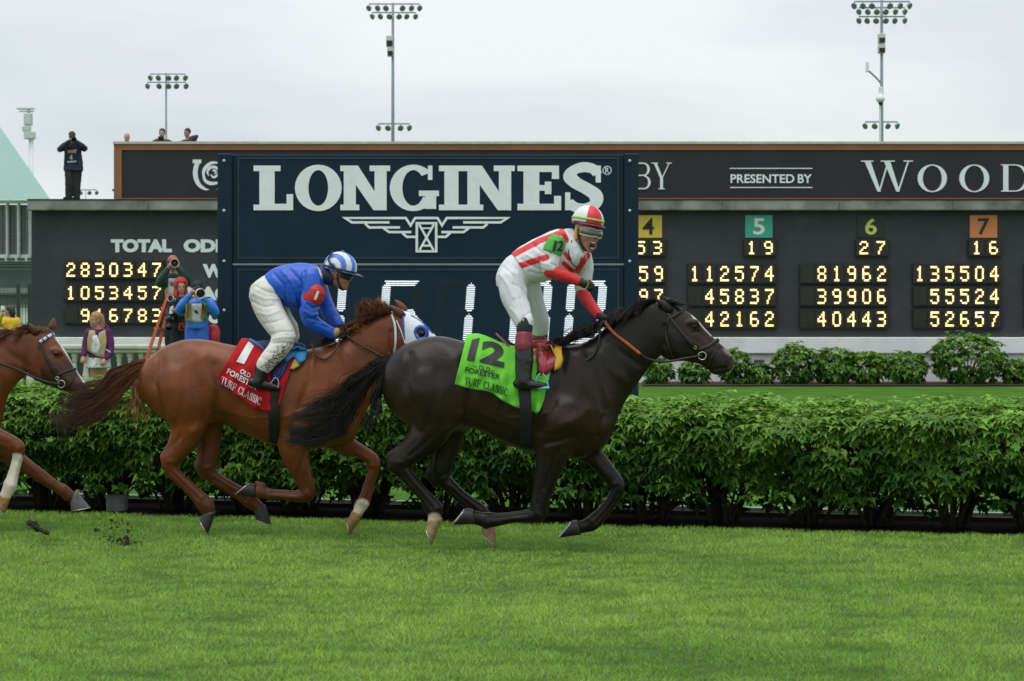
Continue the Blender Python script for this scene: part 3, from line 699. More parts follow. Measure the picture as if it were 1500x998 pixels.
# ---- low edging behind the hedge stems, and a block
M_wood = mat('weathered_board', (.05, .045, .04), .85, var=.35, vscale=5, bump=.5, bscale=30)
def edging(x0, x1, off, z0, z1, th, name, label, m, cat):
    a = Vector((x0, hedge_front(x0), 0))+HNRM*off; b = Vector((x1, hedge_front(x1), 0))+HNRM*off
    c = (a+b)/2; mb = MB(); mb.obox(c+Vector((0, 0, (z0+z1)/2)), (b-a)/2, HNRM*th/2, Vector((0, 0, (z1-z0)/2)))
    tag(mb.build(name, m, origin=(c.x, c.y, 0), bevel=.004), label, cat)
edging(-6.4, -.35, 1.22, 0, .05, .05, 'edging_board', 'dark weathered edging board under the left part of the hedge', M_wood, 'edging')
edging(-.3, 6.2, 1.24, 0, .05, .05, 'edging_board', 'dark weathered edging board under the right part of the hedge', M_wood, 'edging')
edging(.6, 6.2, 1.45, .03, .075, .10, 'pipe_rail', 'pale grey flat rail lying behind the right hedge stems', mat('pale_rail', (.42, .43, .43), .6, var=.15), 'rail')
edging(-6.4, -.9, 1.45, .03, .065, .08, 'pipe_rail', 'pale grey flat rail lying behind the left hedge stems', mat('pale_rail'), 'rail')
c = Vector((P(160, 0, 21.9).x, hedge_front(P(160, 0, 21.9).x)+.42, 0)); mb = MB(); mb.box(c.x-.085, c.x+.085, c.y-.1, c.y+.1, 0, .15); mb.box(c.x-.06, c.x+.06, c.y-.105, c.y-.101, .03, .12)
tag(mb.build('irrigation_box', mat('grey_plastic', (.24, .25, .26), .7, var=.2), origin=c, bevel=.008), 'small grey box on the soil under the left hedge', 'box')

# ---- planting bed
sheet('planting_bed', [(P(940, 0, 58).x, 57.9), (P(1760, 0, 58).x, 57.9), (P(1760, 0, YT).x, YT), (P(940, 0, YT).x, YT)], .03, M_mulch)

# ================================================================== floodlight towers
M_pole = mat('galvanised_pole', (.22, .26, .28), .5, metal=.35, var=.1, vscale=.6)
M_lamp = mat('lamp_housing', (.30, .34, .35), .4, metal=.4, var=.1)
M_lens = mat('lamp_glass', (.17, .20, .21), .15, var=.1)
M_box = mat('pale_speaker', (.62, .63, .62), .6, var=.06)
def lamp(c, r, d, parent):
    """floodlight: a bowl with its glass, aimed along d"""
    d = Vector(d).normalized(); mb = MB(); mb.lathe([(r*.25, -r*1.0), (r*.45, -r*.8), (r*.75, -r*.35), (r, .12*r), (r*1.03, .2*r)], c, 10, d); mb.box(c.x-r*.12, c.x+r*.12, c.y-r*.12, c.y+r*.12, c.z, c.z+r*1.35)
    o = mb.build('floodlight', M_lamp, parent, smooth=False)
    mb = MB(); mb.lathe([(r*.95, .205*r), (r*.5, .3*r), (.01, .33*r)], c, 10, d); mb.build('lens', M_lens, o)
def tower(px, Y, rows, label, top, wbase, extras=None):
    s = FPX/Y; base = P(px, HZ, Y); base.z = 0; root = empty('floodlight_tower', base, label, 'light tower', 'stadium floodlight towers')
    zt = P(0, top, Y).z; mb = MB(); mb.tube([base, base+Vector((0, 0, zt*.5)), base+Vector((0, 0, zt))], [wbase/2/s*1.3, wbase/2/s*1.1, wbase/2/s*.8], 12); mb.build('pole', M_pole, root, smooth=True)
    for (yr, xs, r) in rows:
        mb = MB(); x0, x1 = P(px+min(xs), 0, Y).x, P(px+max(xs), 0, Y).x; zz = P(0, yr, Y).z; mb.box(x0, x1, Y-.06, Y+.06, zz, zz+.12)
        mb.build('crossarm', M_pole, root)
        for dx in xs:
            f = dx/max(abs(q) for q in xs); lamp(P(px+dx, yr+4.6*r/4, Y-.3), r/s, (f*.9, -.75-.2*random.random(), -.55), root)
    for e in (extras or []): e(root, px, Y, s)
def spk(dx, y0, y1, w):
    def f(root, px, Y, s):
        mb = MB(); bx(mb, px+dx-w/2, px+dx+w/2, y0, y1, Y, .5, .3); o = mb.build('speaker', M_box, root, bevel=.05)
        mb = MB(); bx(mb, px+dx-w/2+.6, px+dx+w/2-.6, y0+(y1-y0)*.45, y1-.8, Y, .55, -.5); mb.build('grille', M_black, o)
    return f
tower(575.5, 244, [(7, [-35, -22, -10, 14, 27, 39], 4.6), (19.5, [-30, -18, -5, 9, 20, 33], 4.4), (182.5, [-21, -7, 11, 24], 4.6)], 'tall floodlight tower rising above the middle of the timing board', 4.5, 4.6, [spk(-4.5, 53, 69, 10), spk(-3.5, 69.5, 83, 9)])
def mastcam(root, px, Y, s):
    mb = MB(); bx(mb, px-4.5, px+.5, 128, 140, Y, .5, .1); o = mb.build('dome_camera', M_white, root, bevel=.04)
    mb = MB(); mb.lathe([(.02, .55), (.24, .45), (.42, .1), (.42, 0), (.3, -.2), (.02, -.3)], P(px-2, 146, Y-.5), 12); mb.build('dome_housing', M_white, o, smooth=True)
    mb = MB(); mb.ball(P(px-1.5, 151, Y-.5), .22); mb.build('dome_glass', M_black, o, smooth=True)
    mb = MB(); mb.tube([P(px-2, 121, Y-.2), P(px-8, 114, Y-.2), P(px-19, 104, Y-.2)], .09, 6); a = mb.build('antenna_arm', M_pole, root)
    mb = MB(); bx(mb, px-23.5, px-19.5, 91, 106, Y, .4, .1); mb.build('antenna_panel', M_white, a, bevel=.04)
    mb = MB(); bx(mb, px-4, px-1.6, 140, 208, Y, .35, -.05); mb.build('conduit', M_white, root)
tower(1291.5, 221, [(3.5, [-40, -27, -14, 12, 27, 41], 4.8), (12.5, [-33, -20, -7, 6, 20, 34], 4.6), (25.5, [-33, -21, -8, 6, 19, 34], 4.6), (179.8, [-24, -10, 9, 23], 4.6)], 'tallest floodlight tower at the right with dome camera and antenna', -8, 4.8, [spk(-.5, 50, 64, 10), spk(-.5, 65, 78.5, 10), mastcam])
tower(243.3, 295, [(109.5, [-23, -11, 3.5, 15, 28], 4.4), (121.5, [-27, -10, 3.5, 15, 29], 4.4)], 'smaller floodlight tower behind the left end of the roof banner', 107, 3.2)
tower(125.5, 330, [(279, [-7, 5.5, 16], 3.2)], 'low far floodlight mast beside the standing roof photographer', 278, 1.2)
# white mast with loudspeakers at the far left
Ym = 92.0; s = FPX/Ym; b = P(45.5, HZ, Ym); b.z = 0
root = empty('loudspeaker_mast', b, 'white loudspeaker mast at the far left in front of the green canopy', 'mast')
mb = MB(); mb.tube([b, b+Vector((0, 0, 5)), Vector((b.x, b.y, P(0, 200, Ym).z))], [.1, .1, .095], 12); mb.build('pole', M_white, root, smooth=True)
for (a, c, y0, y1) in [(36, 47, 166, 184), (33.5, 45, 185, 193), (36, 51.5, 193, 204)]:
    mb = MB(); bx(mb, a, c, y0, y1, Ym, .2, .15); mb.build('loudspeaker', M_box, root, bevel=.03)
mb = MB(); bx(mb, 25, 50, 158.5, 160.5, Ym, .15, .15); bx(mb, 29, 49, 162.5, 164, Ym, .15, .15); bx(mb, 40, 44, 160.5, 166, Ym, .03, .03); mb.build('antenna', M_box, root)

# ---- green canopy and the glazed stand at the far left
Yc = 84.0
root = empty('canopy_stand', (P(0, 0, Yc).x, Yc, 0), 'glazed stand under a pale green fabric canopy at the far left', 'pavilion')
M_can = mat('green_canopy', (.46, .68, .62), .7, var=.06, vscale=.5, trans=.4)
def q3(name, pts, m, parent):
    mb = MB(); mb.add(pts, [tuple(range(len(pts)))]); return mb.build(name, m, parent)
A = P(-80, 70, Yc+6); B = P(74, 293, Yc); C = P(-240, 293, Yc); D = P(74, 293, Yc+12); E = P(-240, 293, Yc+12)
mb = MB(); mb.add([A, B, C, D, E], [(0, 2, 1), (0, 1, 3), (0, 3, 4), (0, 4, 2), (1, 2, 4, 3)]); mb.build('canopy', M_can, root)
mb = MB(); bx(mb, -200, 52, 293.5, 298, Yc+.5, 0, .4); mb.build('eaves_beam', M_white, root)
M_glass = mat('dark_glass', (.13, .15, .155), .12, var=.3, vscale=.6)
for xa, xb_ in [(-60, -26), (-24, 8.5), (12.5, 25.0), (29, 41.5)]:
    mb = MB(); bx(mb, xa, xb_, 300, 373, Yc+.9, 0, .05); mb.build('window', M_glass, root)
for xp in (-25, 10.5, 27, 43.5):
    mb = MB(); bx(mb, xp-1.4, xp+1.4, 298, 376, Yc+.6, 0, .2); mb.build('post', mat('pale_grey_post', (.46, .49, .49), .5), root)
for yy in (318, 342):
    mb = MB(); bx(mb, -60, 43, yy, yy+1, Yc+.85, 0, .05); mb.build('mullion', mat('grey_band', (.24, .26, .26), .6), root)
for xp in (-8, 2, 19, 35):
    mb = MB(); bx(mb, xp-.4, xp+.4, 300, 373, Yc+.84, 0, .05); mb.build('mullion', mat('grey_band'), root)
mb = MB(); bx(mb, -200, 52, 373, 383, Yc+.8, 0, .3); mb.build('parapet', M_white, root)
mb = MB()
for k in range(9): bx(mb, -80+15*k, -69+15*k, 378, 381.5, Yc+.75, .02, .05)
mb.build('parapet_slots', mat('teal_panel', (.06, .11, .10), .7), root)  # dark teal strips set on the parapet face
mb = MB(); bx(mb, -200, 53, 383, 422, Yc+1.2, 0, .3); mb.build('dark_level', mat('teal_dark', (.09, .125, .125), .6, var=.3, vscale=.7), root)
mb = MB(); bx(mb, -200, 53, 422, 432, Yc+1.0, 0, .3); mb.build('grey_band', mat('grey_band', (.24, .26, .26), .6), root)
mb = MB(); bx(mb, -200, 53, 432, 446, Yc+1.1, 0, .3); mb.build('lower_band', mat('teal_dark'), root)
mb = MB(); bx(mb, -200, 53, 446, 452+CAM_H*FPX/(Yc+1.3), Yc+1.3, 0, .3); mb.build('white_wall', M_white, root)
mb = MB()
for (xp, yp) in [(-5, 385), (0, 389), (0, 394)]: bx(mb, -150, 53, yp, yp+1.1, Yc-1, 0, .05)
mb.build('handrail', mat('green_rail', (.09, .16, .15), .6), root)
M_gf = mat('green_fence', (.03, .055, .045), .6)
Yg = 66.0; fr = empty('iron_fence', (P(20, 0, Yg).x, Yg, 0), 'dark green iron fence with two thick posts at the far left', 'fence')
for xp in (-22, 27, 43.5):
    mb = MB(); bx(mb, xp-2.6, xp+2.6, 416, HZ+CAM_H*FPX/Yg, Yg, .05, .05); mb.build('post', M_gf, fr)
for k in range(-12, 11):
    xp = k*5.3+.6; mb = MB(); bx(mb, xp-.35, xp+.35, 428, HZ+CAM_H*FPX/Yg-4, Yg, .012, .012)
    if abs(xp-27) > 3 and abs(xp-43.5) > 3 and abs(xp+22) > 3: mb.build('picket', M_gf, fr)
for yy in (430, 449, 500):
    mb = MB(); bx(mb, -70, 52, yy, yy+1.4, Yg, .02, .02); mb.build('fence_rail', M_gf, fr)
# ================================================================== racehorses
M_coat = mat('horse_coat', rough=.35, attr=True, var=.22, vscale=7, bump=.2, bscale=34, spec=.31)
M_hair = mat('horse_hair', rough=.45, attr=True, var=.1, spec=.4)
M_eye = mat('horse_eye', (.006, .004, .003), .08, var=0)
M_nos = mat('nostril', (.012, .008, .008), .6, var=0)
M_shoe = mat('horseshoe_metal', (.62, .63, .64), .3, metal=.9, var=.1)

def strands(name, parent, frame, roots, mids, tips, n, r0, cols, wob=.02, seg=9, m=None, lat_spread=.05):
    """hair: each strand runs from the root line through the mid line(s) to the tip line.
    roots/mids/tips: pairs ((px,py,lat),(px,py,lat)); cols: root and tip colour"""
    lines = [roots]+list(mids)+[tips]; V = []; F = []; C = []
    nl = max(6, int(n**.5*.75)); locks = []           # hair hangs in locks
    for k in range(nl): locks.append(((k+random.random())/nl, [(random.gauss(0, .055*j), random.gauss(0, 1), random.gauss(0, 1), random.gauss(0, 1)) for j in range(len(lines))], random.uniform(.6, 1.4), random.random()**1.6*.30))
    for k in range(n):
        lk = random.choice(locks) if random.random() < .85 else (random.random(), [(random.gauss(0, .07*j), random.gauss(0, 1.6), random.gauss(0, 1.6), random.gauss(0, 1.6)) for j in range(len(lines))], 1.0, 0); u = lk[0]+random.gauss(0, .018); ctrl = []
        for j, (a, b) in enumerate(lines):
            uu = min(1.04, max(-.04, u+lk[1][j][0]+random.gauss(0, .012*j))); f = j/(len(lines)-1)
            p = [a[i]+(b[i]-a[i])*uu for i in range(3)]
            g = lk[1][j]; w = frame.W(*p)+Vector((g[1]*wob+random.gauss(0, wob*.35), (g[2]+random.gauss(0, .4))*lat_spread*(.3+f), g[3]*wob+random.gauss(0, wob*.35)))*(.2+f)
            ctrl.append(w)
        q = cat_pts([tuple(c) for c in ctrl], max(2, seg//(len(ctrl)-1)))
        cut = 1-lk[3]-.22*random.random()**2; q = q[:max(4, int(len(q)*cut))]
        rr = r0*random.uniform(.6, 1.4); sh = lk[2]*random.uniform(.7, 1.3); b0 = len(V)
        for i, p in enumerate(q):
            f = i/(len(q)-1); r = rr*(1-.82*f**1.5)
            d = Vector(q[min(i+1, len(q)-1)]-q[max(i-1, 0)]).normalized(); u_ = d.cross(Vector((0, 1, 0)));
            u_ = u_.normalized() if u_.length > 1e-4 else Vector((0, 0, 1)); v_ = d.cross(u_)
            for t in range(3):
                a = 2.094*t; V.append(tuple(Vector(p)+u_*(r*math.cos(a))+v_*(r*math.sin(a))))
                C.append([(cols[0][c]*(1-f)+cols[1][c]*f)*sh for c in range(3)])
            if i:
                for t in range(3):
                    t2 = (t+1) % 3; F.append((b0+(i-1)*3+t, b0+(i-1)*3+t2, b0+i*3+t2, b0+i*3+t))
    me = bpy.data.meshes.new(name); me.from_pydata(V, [], F); me.update(); set_col(me, np.array(C)); me.polygons.foreach_set('use_smooth', [True]*len(F))
    return link_mesh(name, me, m or M_hair, parent)

class Horse:
    def __init__(s, frame, label, trunk, head, legs, hooks, balls, headx, voxel=.0102):
        s.fr = frame; s.headx = headx; W = frame.W; S = frame.s
        s.root = empty('racehorse', frame.base, label, 'horse')
        mb = MB()
        def fine(secs): return [((q[0], q[1]), (q[2], q[3]), q[4]) for q in cat_pts([(*a, *b, w) for a, b, w in secs], 4)]
        mb.sections([(W(*a), W(*b), w) for a, b, w in fine(trunk)], 36, 2.25)
        mb.sections([(W(*a), W(*b), w) for a, b, w in fine(head)], 28, 2.1)
        for pts in legs:
            secs = []; p0, p1 = pts[0], pts[1]; d0 = math.hypot(p0[0]-p1[0], p0[1]-p1[1]); ex, ey = (p0[0]-p1[0])/d0, (p0[1]-p1[1])/d0
            cap = [(p0[0]+ex*p0[2]*f, p0[1]+ey*p0[2]*f, p0[2]*k, p0[3]) for f, k in ((.95, .2), (.8, .55), (.5, .84))]
            pts = cap+[tuple(q) for q in cat_pts(pts, 3)]
            for i, p in enumerate(pts):
                x, y, r, lat = p[:4]; k = p[4] if len(p) > 4 else .82
                a = pts[max(i-1, 0)]; b = pts[min(i+1, len(pts)-1)]; dx, dy = b[0]-a[0], b[1]-a[1]; L = math.hypot(dx, dy)+1e-9; nx, ny = -dy/L, dx/L
                secs.append((W(x+nx*r, y+ny*r, lat), W(x-nx*r, y-ny*r, lat), r/S*k))
            mb.sections(secs, 14)
        for pts in hooks:                                  # hock points, tendons
            mb.ctube([W(x, y, lat) for x, y, r, lat in pts], [r/S for x, y, r, lat in pts], 8)
        for (x, y, lat, rx, ry, rz) in balls: mb.ball(W(x, y, lat), rx, ry, rz)
        s.me = remesh(mb, voxel, 2, .5)
    def finish(s, colour, muscles=()):
        a = verts_np(s.me).astype(np.float64); n = len(a)
        e = np.empty(len(s.me.edges)*2, dtype=np.int32); s.me.edges.foreach_get('vertices', e); e = e.reshape(-1, 2)
        deg = np.bincount(e.ravel(), minlength=n).astype(float)
        q = to_px(a); hx0, hx1 = s.headx; up = sstep(.62, .95, a[:, 2])*(1-sstep(hx0, hx1, q[:, 0])); wgt = .12+.5*up
        for it in range(46):
            w = wgt if it < 8 else np.where(wgt > .3, wgt, 0)*up
            av = np.stack([np.bincount(e[:, 0], a[e[:, 1], k], n)+np.bincount(e[:, 1], a[e[:, 0], k], n) for k in range(3)], 1)/deg[:, None]
            a += (av-a)*w[:, None]
        set_verts(s.me, a)
        nrm = np.empty(n*3, dtype=np.float32); s.me.vertices.foreach_get('normal', nrm); nrm = nrm.reshape(-1, 3).astype(np.float64)
        q = to_px(a); d = np.zeros(n); sidew = np.clip(np.abs(nrm[:, 1])*1.6, 0, 1)
        for m in muscles:                         # (polyline in pixels, width px, height m): ridges and grooves of the muscles
            pl, wpx, amp = m[:3]; near = m[3] if len(m) > 3 else 0
            D = np.min([seg_dist(q, pl[i], pl[i+1]) for i in range(len(pl)-1)], axis=0); f = np.exp(-(D/wpx)**2)*amp*1.35
            if near: f = f*(nrm[:, 1]*near > 0)
            d += f
        nz = np.array([mnoise.fractal(Vector((p[0]*5.5, p[1]*5.5, p[2]*4.0)), .8, 2.0, 3) for p in a])
        a = a+nrm*(d*sidew+nz*.0028)[:, None]; set_verts(s.me, a)
        a = verts_np(s.me); nrm = np.empty(len(a)*3, dtype=np.float32); s.me.vertices.foreach_get('normal', nrm)
        set_col(s.me, colour(a, to_px(a), nrm.reshape(-1, 3)))
        s.bvh = BVHTree.FromPolygons([Vector(v) for v in a], [tuple(p.vertices) for p in s.me.polygons])
        s.body = link_mesh('body', s.me, M_coat, s.root)
    def cast(s, px, py, off=.006):
        o = Vector((0, 0, CAM_H)); d = (P(px, py, 20)-o).normalized(); h = s.bvh.ray_cast(o, d)
        if h[0] is None: return None
        return h[0]+(h[1]*.7-d*.3)*off if h[1].dot(d) < 0 else h[0]-d*off
    def path(s, pts, off=.006, n=5):
        q = cat_pts(pts, n); out = [s.cast(p[0], p[1], off) for p in q]; z = [p for p in out if p is not None]
        # a point that misses the animal takes the depth of its neighbour
        last = z[0] if z else s.fr.W(*pts[0])
        for i, p in enumerate(out):
            if p is None: out[i] = P(q[i][0], q[i][1], last.y)
            else: last = p
        return out
    def hoof(s, A, B, lat, w, col, shoe=True):
        W = s.fr.W; mb = MB(); a0, a1, b0, b1 = [Vector((*p, 0)) for p in (A[0], A[1], B[0], B[1])]
        secs = []
        for t, k in [(-.12, .86), (0, .97), (.08, 1.0), (.5, 1.06), (.92, 1.12), (1, 1.10)]:
            p = a0.lerp(b0, t); q = a1.lerp(b1, t); secs.append((W(p.x, p.y, lat), W(q.x, q.y, lat), w*k))
        mb.sections(secs, 14, 2.2); o = mb.build('hoof', mat('hoof_'+col[0], col[1], .5, var=.3, vscale=25, bump=.3, bscale=60), s.root, smooth=True)
        if shoe:
            c0 = W(b0.x, b0.y, lat); c1 = W(b1.x, b1.y, lat); mid = (c0+c1)/2; n = (W(*(a0.lerp(a1, .5))[:2], lat)-mid).normalized(); ax = (c0-c1)/2; pts = []
            for k in range(15):
                th = math.radians(-140+280*k/14); pts.append(mid+ax*(math.cos(th)*.98)+Vector((0, 1, 0))*(w*1.05*math.sin(th))-n*.004)
            m2 = MB(); m2.tube(pts, .0048, 6); m2.build('horseshoe', M_shoe, o, smooth=True)
    def ear(s, base, tip, wpx, lat, col, lean=0.0):
        W = s.fr.W; mb = MB(); b = np.array(base, float); t = np.array(tip, float); d = t-b; n = np.array([-d[1], d[0]])/np.linalg.norm(d); secs = []
        for f, k in [(0, .75), (.25, 1.0), (.5, .95), (.75, .62), (.93, .25), (1, .06)]:
            c = b+d*f; L = lat+lean*f; secs.append((W(*(c+n*wpx*k), L), W(*(c-n*wpx*k), L), .016*k+.004))
        mb.sections(secs, 12); me = mb.mesh('ear'); me.polygons.foreach_set('use_smooth', [True]*len(me.polygons)); set_col(me, np.tile(np.array(col), (len(me.vertices), 1)))
        link_mesh('ear', me, M_coat, s.root)
    def eye(s, px, py, r=.019):
        p = s.cast(px, py, .0); mb = MB(); mb.ball(p+Vector((0, .007, 0)), r*1.25, r*.8, r); e = mb.build('eye', M_eye, s.root, smooth=True)
    def nostril(s, px, py, r=.02):
        p = s.cast(px, py, 0); mb = MB(); mb.ball(p+Vector((0, .006, 0)), r*.8, .011, r*1.05, Matrix.Rotation(.5, 3, 'Y')); mb.build('nostril', M_nos, s.root, smooth=True)

def coat(base, under, top):
    """base colour with a browner flank and a darker belly line of the coat itself"""
    return np.array(base), np.array(under), np.array(top)

def muscle_set(dx, dy, ndx=0, ndy=0):
    """muscle relief of a galloping horse; dx, dy move it from the leading horse's body to another's"""
    T = lambda pts: [(x+dx, y+dy) for x, y in pts]
    return [(T([(683, 535), (690, 570), (684, 605)]), 7, -.016), (T([(664, 530), (676, 565), (676, 604)]), 11, .010), (T([(640, 545), (636, 590), (628, 622)]), 6, -.006), (T([(600, 520), (594, 560), (606, 606), (610, 632)]), 5, -.011), (T([(616, 530), (614, 570), (622, 608)]), 10, .006),
            (T([(576, 545), (578, 580), (596, 612)]), 7, .006), (T([(676, 606), (668, 622), (650, 632)]), 6, .010), (T([(632, 640), (616, 656), (600, 668)]), 3.5, -.006), (T([(700, 560), (735, 580), (770, 590)]), 12, .006), (T([(694, 612), (730, 628), (770, 640)]), 7, -.006),
            (T([(826, 520), (822, 560), (806, 600), (790, 632)]), 7, -.013), (T([(845, 522), (848, 560), (842, 590)]), 10, .011), (T([(862, 520), (876, 560), (884, 600)]), 5, -.010), (T([(858, 600), (836, 618), (815, 628)]), 8, .012), (T([(842, 640), (820, 646), (800, 650)]), 4, -.010),
            (T([(868, 560), (872, 600), (866, 630)]), 9, .008), (T([(884, 610), (876, 640)]), 4, -.009), (T([(818, 660), (806, 690), (798, 716)]), 3.5, -.005, -1), (T([(740, 545), (736, 600)]), 4, -.0025), (T([(756, 545), (752, 610)]), 4, -.0025), (T([(724, 545), (720, 600)]), 4, -.0025), (T([(740, 560), (700, 545)]), 3, .003), (T([(812, 600), (780, 612), (740, 612)]), 2.5, .0035), (T([(850, 640), (842, 655), (826, 664)]), 3, .005, -1), (T([(640, 505), (668, 520)]), 8, .006), (T([(890, 500), (915, 520), (940, 536)]), 5, -.006), (T([(880, 520), (900, 545), (918, 562)]), 8, .006)]
def leg_set(legs, sides):
    """tendon grooves and bone ridges of the lower legs, cords of the forearm and gaskin"""
    out = []
    for lg, (sd, near) in zip(legs, sides):
        n = len(lg); C = [np.array(p[:2], float) for p in lg]; N = []
        for i in range(n):
            d = C[min(i+1, n-1)]-C[max(i-1, 0)]; d /= np.linalg.norm(d); N.append(np.array([-d[1], d[0]])*sd)
        k0 = max(range(3, n-3), key=lambda i: -abs((C[i]-C[i-1]) @ (C[i+1]-C[i])/(np.linalg.norm(C[i]-C[i-1])*np.linalg.norm(C[i+1]-C[i]))))
        low = [i for i in range(k0+1, n-2)]
        if len(low) >= 2:
            out.append(([tuple(C[i]+N[i]*lg[i][2]*.30) for i in low], 2.0, -.0045, near)); out.append(([tuple(C[i]-N[i]*lg[i][2]*.35) for i in low], 2.4, .003, near))
        up = [i for i in range(2, k0)]
        if len(up) >= 2: out.append(([tuple(C[i]+N[i]*lg[i][2]*.25) for i in up], 3.2, -.0032, near)); out.append(([tuple(C[i]-N[i]*lg[i][2]*.4) for i in up], 3.6, .0025, near))
        k = k0; out.append(([tuple(C[k]-N[k]*lg[k][2]*.4), tuple(C[k]+N[k]*lg[k][2]*.1)], 3.5, .005, near)); out.append(([tuple(C[n-3]-N[n-3]*5), tuple(C[n-3]+N[n-3]*5)], 3, .004, near))
    return out
def veins(paths): return [(p, 1.7, .0022) for p in paths]
def head_set(dx, dy, kx=1.0):
    T = lambda pts: [(1000+(x-1000)*kx+dx, y+dy) for x, y in pts]
    return [(T([(974, 478), (974, 505), (984, 524)]), 3, -.009), (T([(984, 490), (988, 512), (1000, 522)]), 7, .007), (T([(1008, 498), (1036, 516)]), 3, .006), (T([(1006, 508), (1030, 526)]), 3.5, -.006), (T([(1024, 486), (1052, 512)]), 4, -.005), (T([(1008, 480), (1012, 488), (1024, 486)]), 2.5, -.006), (T([(1008, 473), (1018, 470), (1027, 477)]), 2.5, .007), (T([(1064, 520), (1070, 532)]), 3, .005), (T([(1045, 542), (1068, 538)]), 1.6, -.006)]

# ---------------------------------------------------------------- the dark bay, number 12
F12 = Frame(18.6, 745, 4.0)
t12 = [((558, 552), (561, 582), .05), ((566, 528), (572, 603), .16), ((588, 507), (600, 624), .235), ((618, 495), (630, 634), .265), ((648, 492), (656, 634), .27), ((690, 503), (690, 627), .26), ((730, 512), (724, 643), .275), ((765, 514), (760, 658), .285),
       ((800, 511), (795, 668), .27), ((830, 507), (835, 673), .25), ((855, 502), (872, 665), .22), ((871, 492), (894, 643), .175), ((888, 477), (908, 606), .13), ((905, 464), (923, 580), .105), ((925, 453), (939, 557), .09), ((945, 444), (957, 532), .08), ((965, 441), (968, 521), .07)]
h12 = [((966, 442), (964, 505), .055), ((985, 446), (970, 522), .08), ((1003, 454), (984, 529), .10), ((1018, 465), (1000, 529), .10), ((1031, 479), (1013, 531), .075), ((1043, 492), (1025, 534), .06), ((1055, 503), (1037, 542), .052), ((1066, 513), (1046, 549), .056), ((1074, 522), (1057, 549), .05), ((1077, 530), (1070, 544), .032)]
NH, FH, NF, FF = -.15, .15, -.14, .14
def L(pts, lat0, lat1):
    n = len(pts); return [(p[0], p[1], p[2], lat0+(lat1-lat0)*min(1, i/(n*.4))) for i, p in enumerate(pts)]
leg12 = [L([(628, 570, 50), (636, 603, 42), (628, 632, 31), (612, 652, 23), (596, 667, 18.5), (584, 678, 17), (592, 692, 12), (604, 706, 10), (618, 722, 10), (630, 736, 11), (638, 746, 12.5), (637, 757, 10), (636, 766, 11)], -.11, -.12),
         L([(660, 600, 40), (656, 638, 25), (651, 664, 19), (646, 687, 17), (649, 702, 13), (661, 714, 10.5), (676, 728, 10), (692, 740, 10.5), (704, 750, 12), (712, 761, 10), (716, 770, 9.5)], .11, .12),
         L([(818, 612, 48), (812, 645, 33), (808, 670, 24), (801, 695, 18.5), (795, 718, 15.5), (790, 740, 14), (788, 753, 13), (772, 756, 9.5), (752, 758, 8.5), (732, 761, 9.5), (714, 762, 12), (702, 760, 10.5), (692, 757, 11)], -.13, -.11),
         L([(852, 632, 38), (860, 656, 24), (873, 671, 15.5), (888, 690, 13), (903, 708, 12), (904, 720, 11), (896, 734, 9.5), (884, 750, 10), (868, 766, 12), (856, 771, 10), (847, 773, 10)], .12, .12)]
hk12 = [[(598, 648, 6, -.13), (570, 667, 6.5, -.13), (573, 684, 8, -.13), (588, 694, 7, -.13)], [(642, 668, 6, .13), (628, 694, 6, .13), (638, 708, 7, .13)], [(622, 742, 5, -.12), (630, 752, 6, -.12)], [(700, 756, 5, .12), (708, 760, 6, .12)], [(712, 770, 6, -.11), (706, 764, 5, -.11)]]
bl12 = [(640, 572, -.12, .26, .13, .30), (640, 572, .12, .26, .13, .30), (843, 575, -.11, .22, .12, .36), (843, 575, .11, .22, .12, .36), (872, 618, -.06, .16, .13, .18), (872, 618, .06, .16, .13, .18), (990, 505, -.035, .07, .05, .09), (990, 505, .035, .07, .05, .09), (1016, 474, -.062, .045, .04, .035), (1016, 474, .062, .045, .04, .035)]
H12 = Horse(F12, 'dark bay leading racehorse at full gallop wearing a green number cloth', t12, h12, leg12, hk12, bl12, (930, 975))
def col12(a, q, nrm):
    n = len(a); c = np.tile(np.array([.0115, .0076, .0056]), (n, 1)); brown = np.array([.042, .020, .010])
    def blend(w, col): 
        nonlocal c; w = np.clip(w, 0, 1)[:, None]; c = c*(1-w)+np.array(col)*w
    for (x, y, r, k) in [(590, 600, 40, .6), (680, 590, 40, .55), (830, 640, 50, .55), (720, 610, 60, .45), (870, 610, 50, .35)]: blend(k*np.exp(-((q[:, 0]-x)**2+(q[:, 1]-y)**2)/(r*r)), brown)
    blend(.85*np.exp(-((q[:, 0]-1035)**2+(q[:, 1]-502)**2)/(20**2)), [.055, .028, .015])
    blend(.6*np.exp(-((q[:, 0]-1003)**2+(q[:, 1]-470)**2)/(16**2)), [.035, .018, .012])
    blend(sstep(640, 700, q[:, 1])*.6, [.006, .005, .0045])
    ymid = F12.W(680, 760).y
    for (A, r, far) in [((636, 763), 9, 0), ((715, 770), 11, 1)]:                       # white hind pasterns
        blend(sstep(r+5, r, np.hypot(q[:, 0]-A[0], q[:, 1]-A[1]))*(q[:, 1] > A[1]-14)*((a[:, 1] > ymid) == bool(far)), [.50, .40, .31])
    up = sstep(2.2, .8, seg_dist(q, (1014, 462), (1042, 491)))*(np.abs(a[:, 1]-F12.W(1028, 476).y) < .05); blend(up*.9, [.6, .6, .6])
    blend(sstep(5, 1, seg_dist(q, (1062, 512), (1075, 524)))*.5, [.3, .27, .26])
    blend(sstep(8, 2, np.hypot(q[:, 0]-1071, q[:, 1]-536))*.5, [.16, .10, .10])
    return c
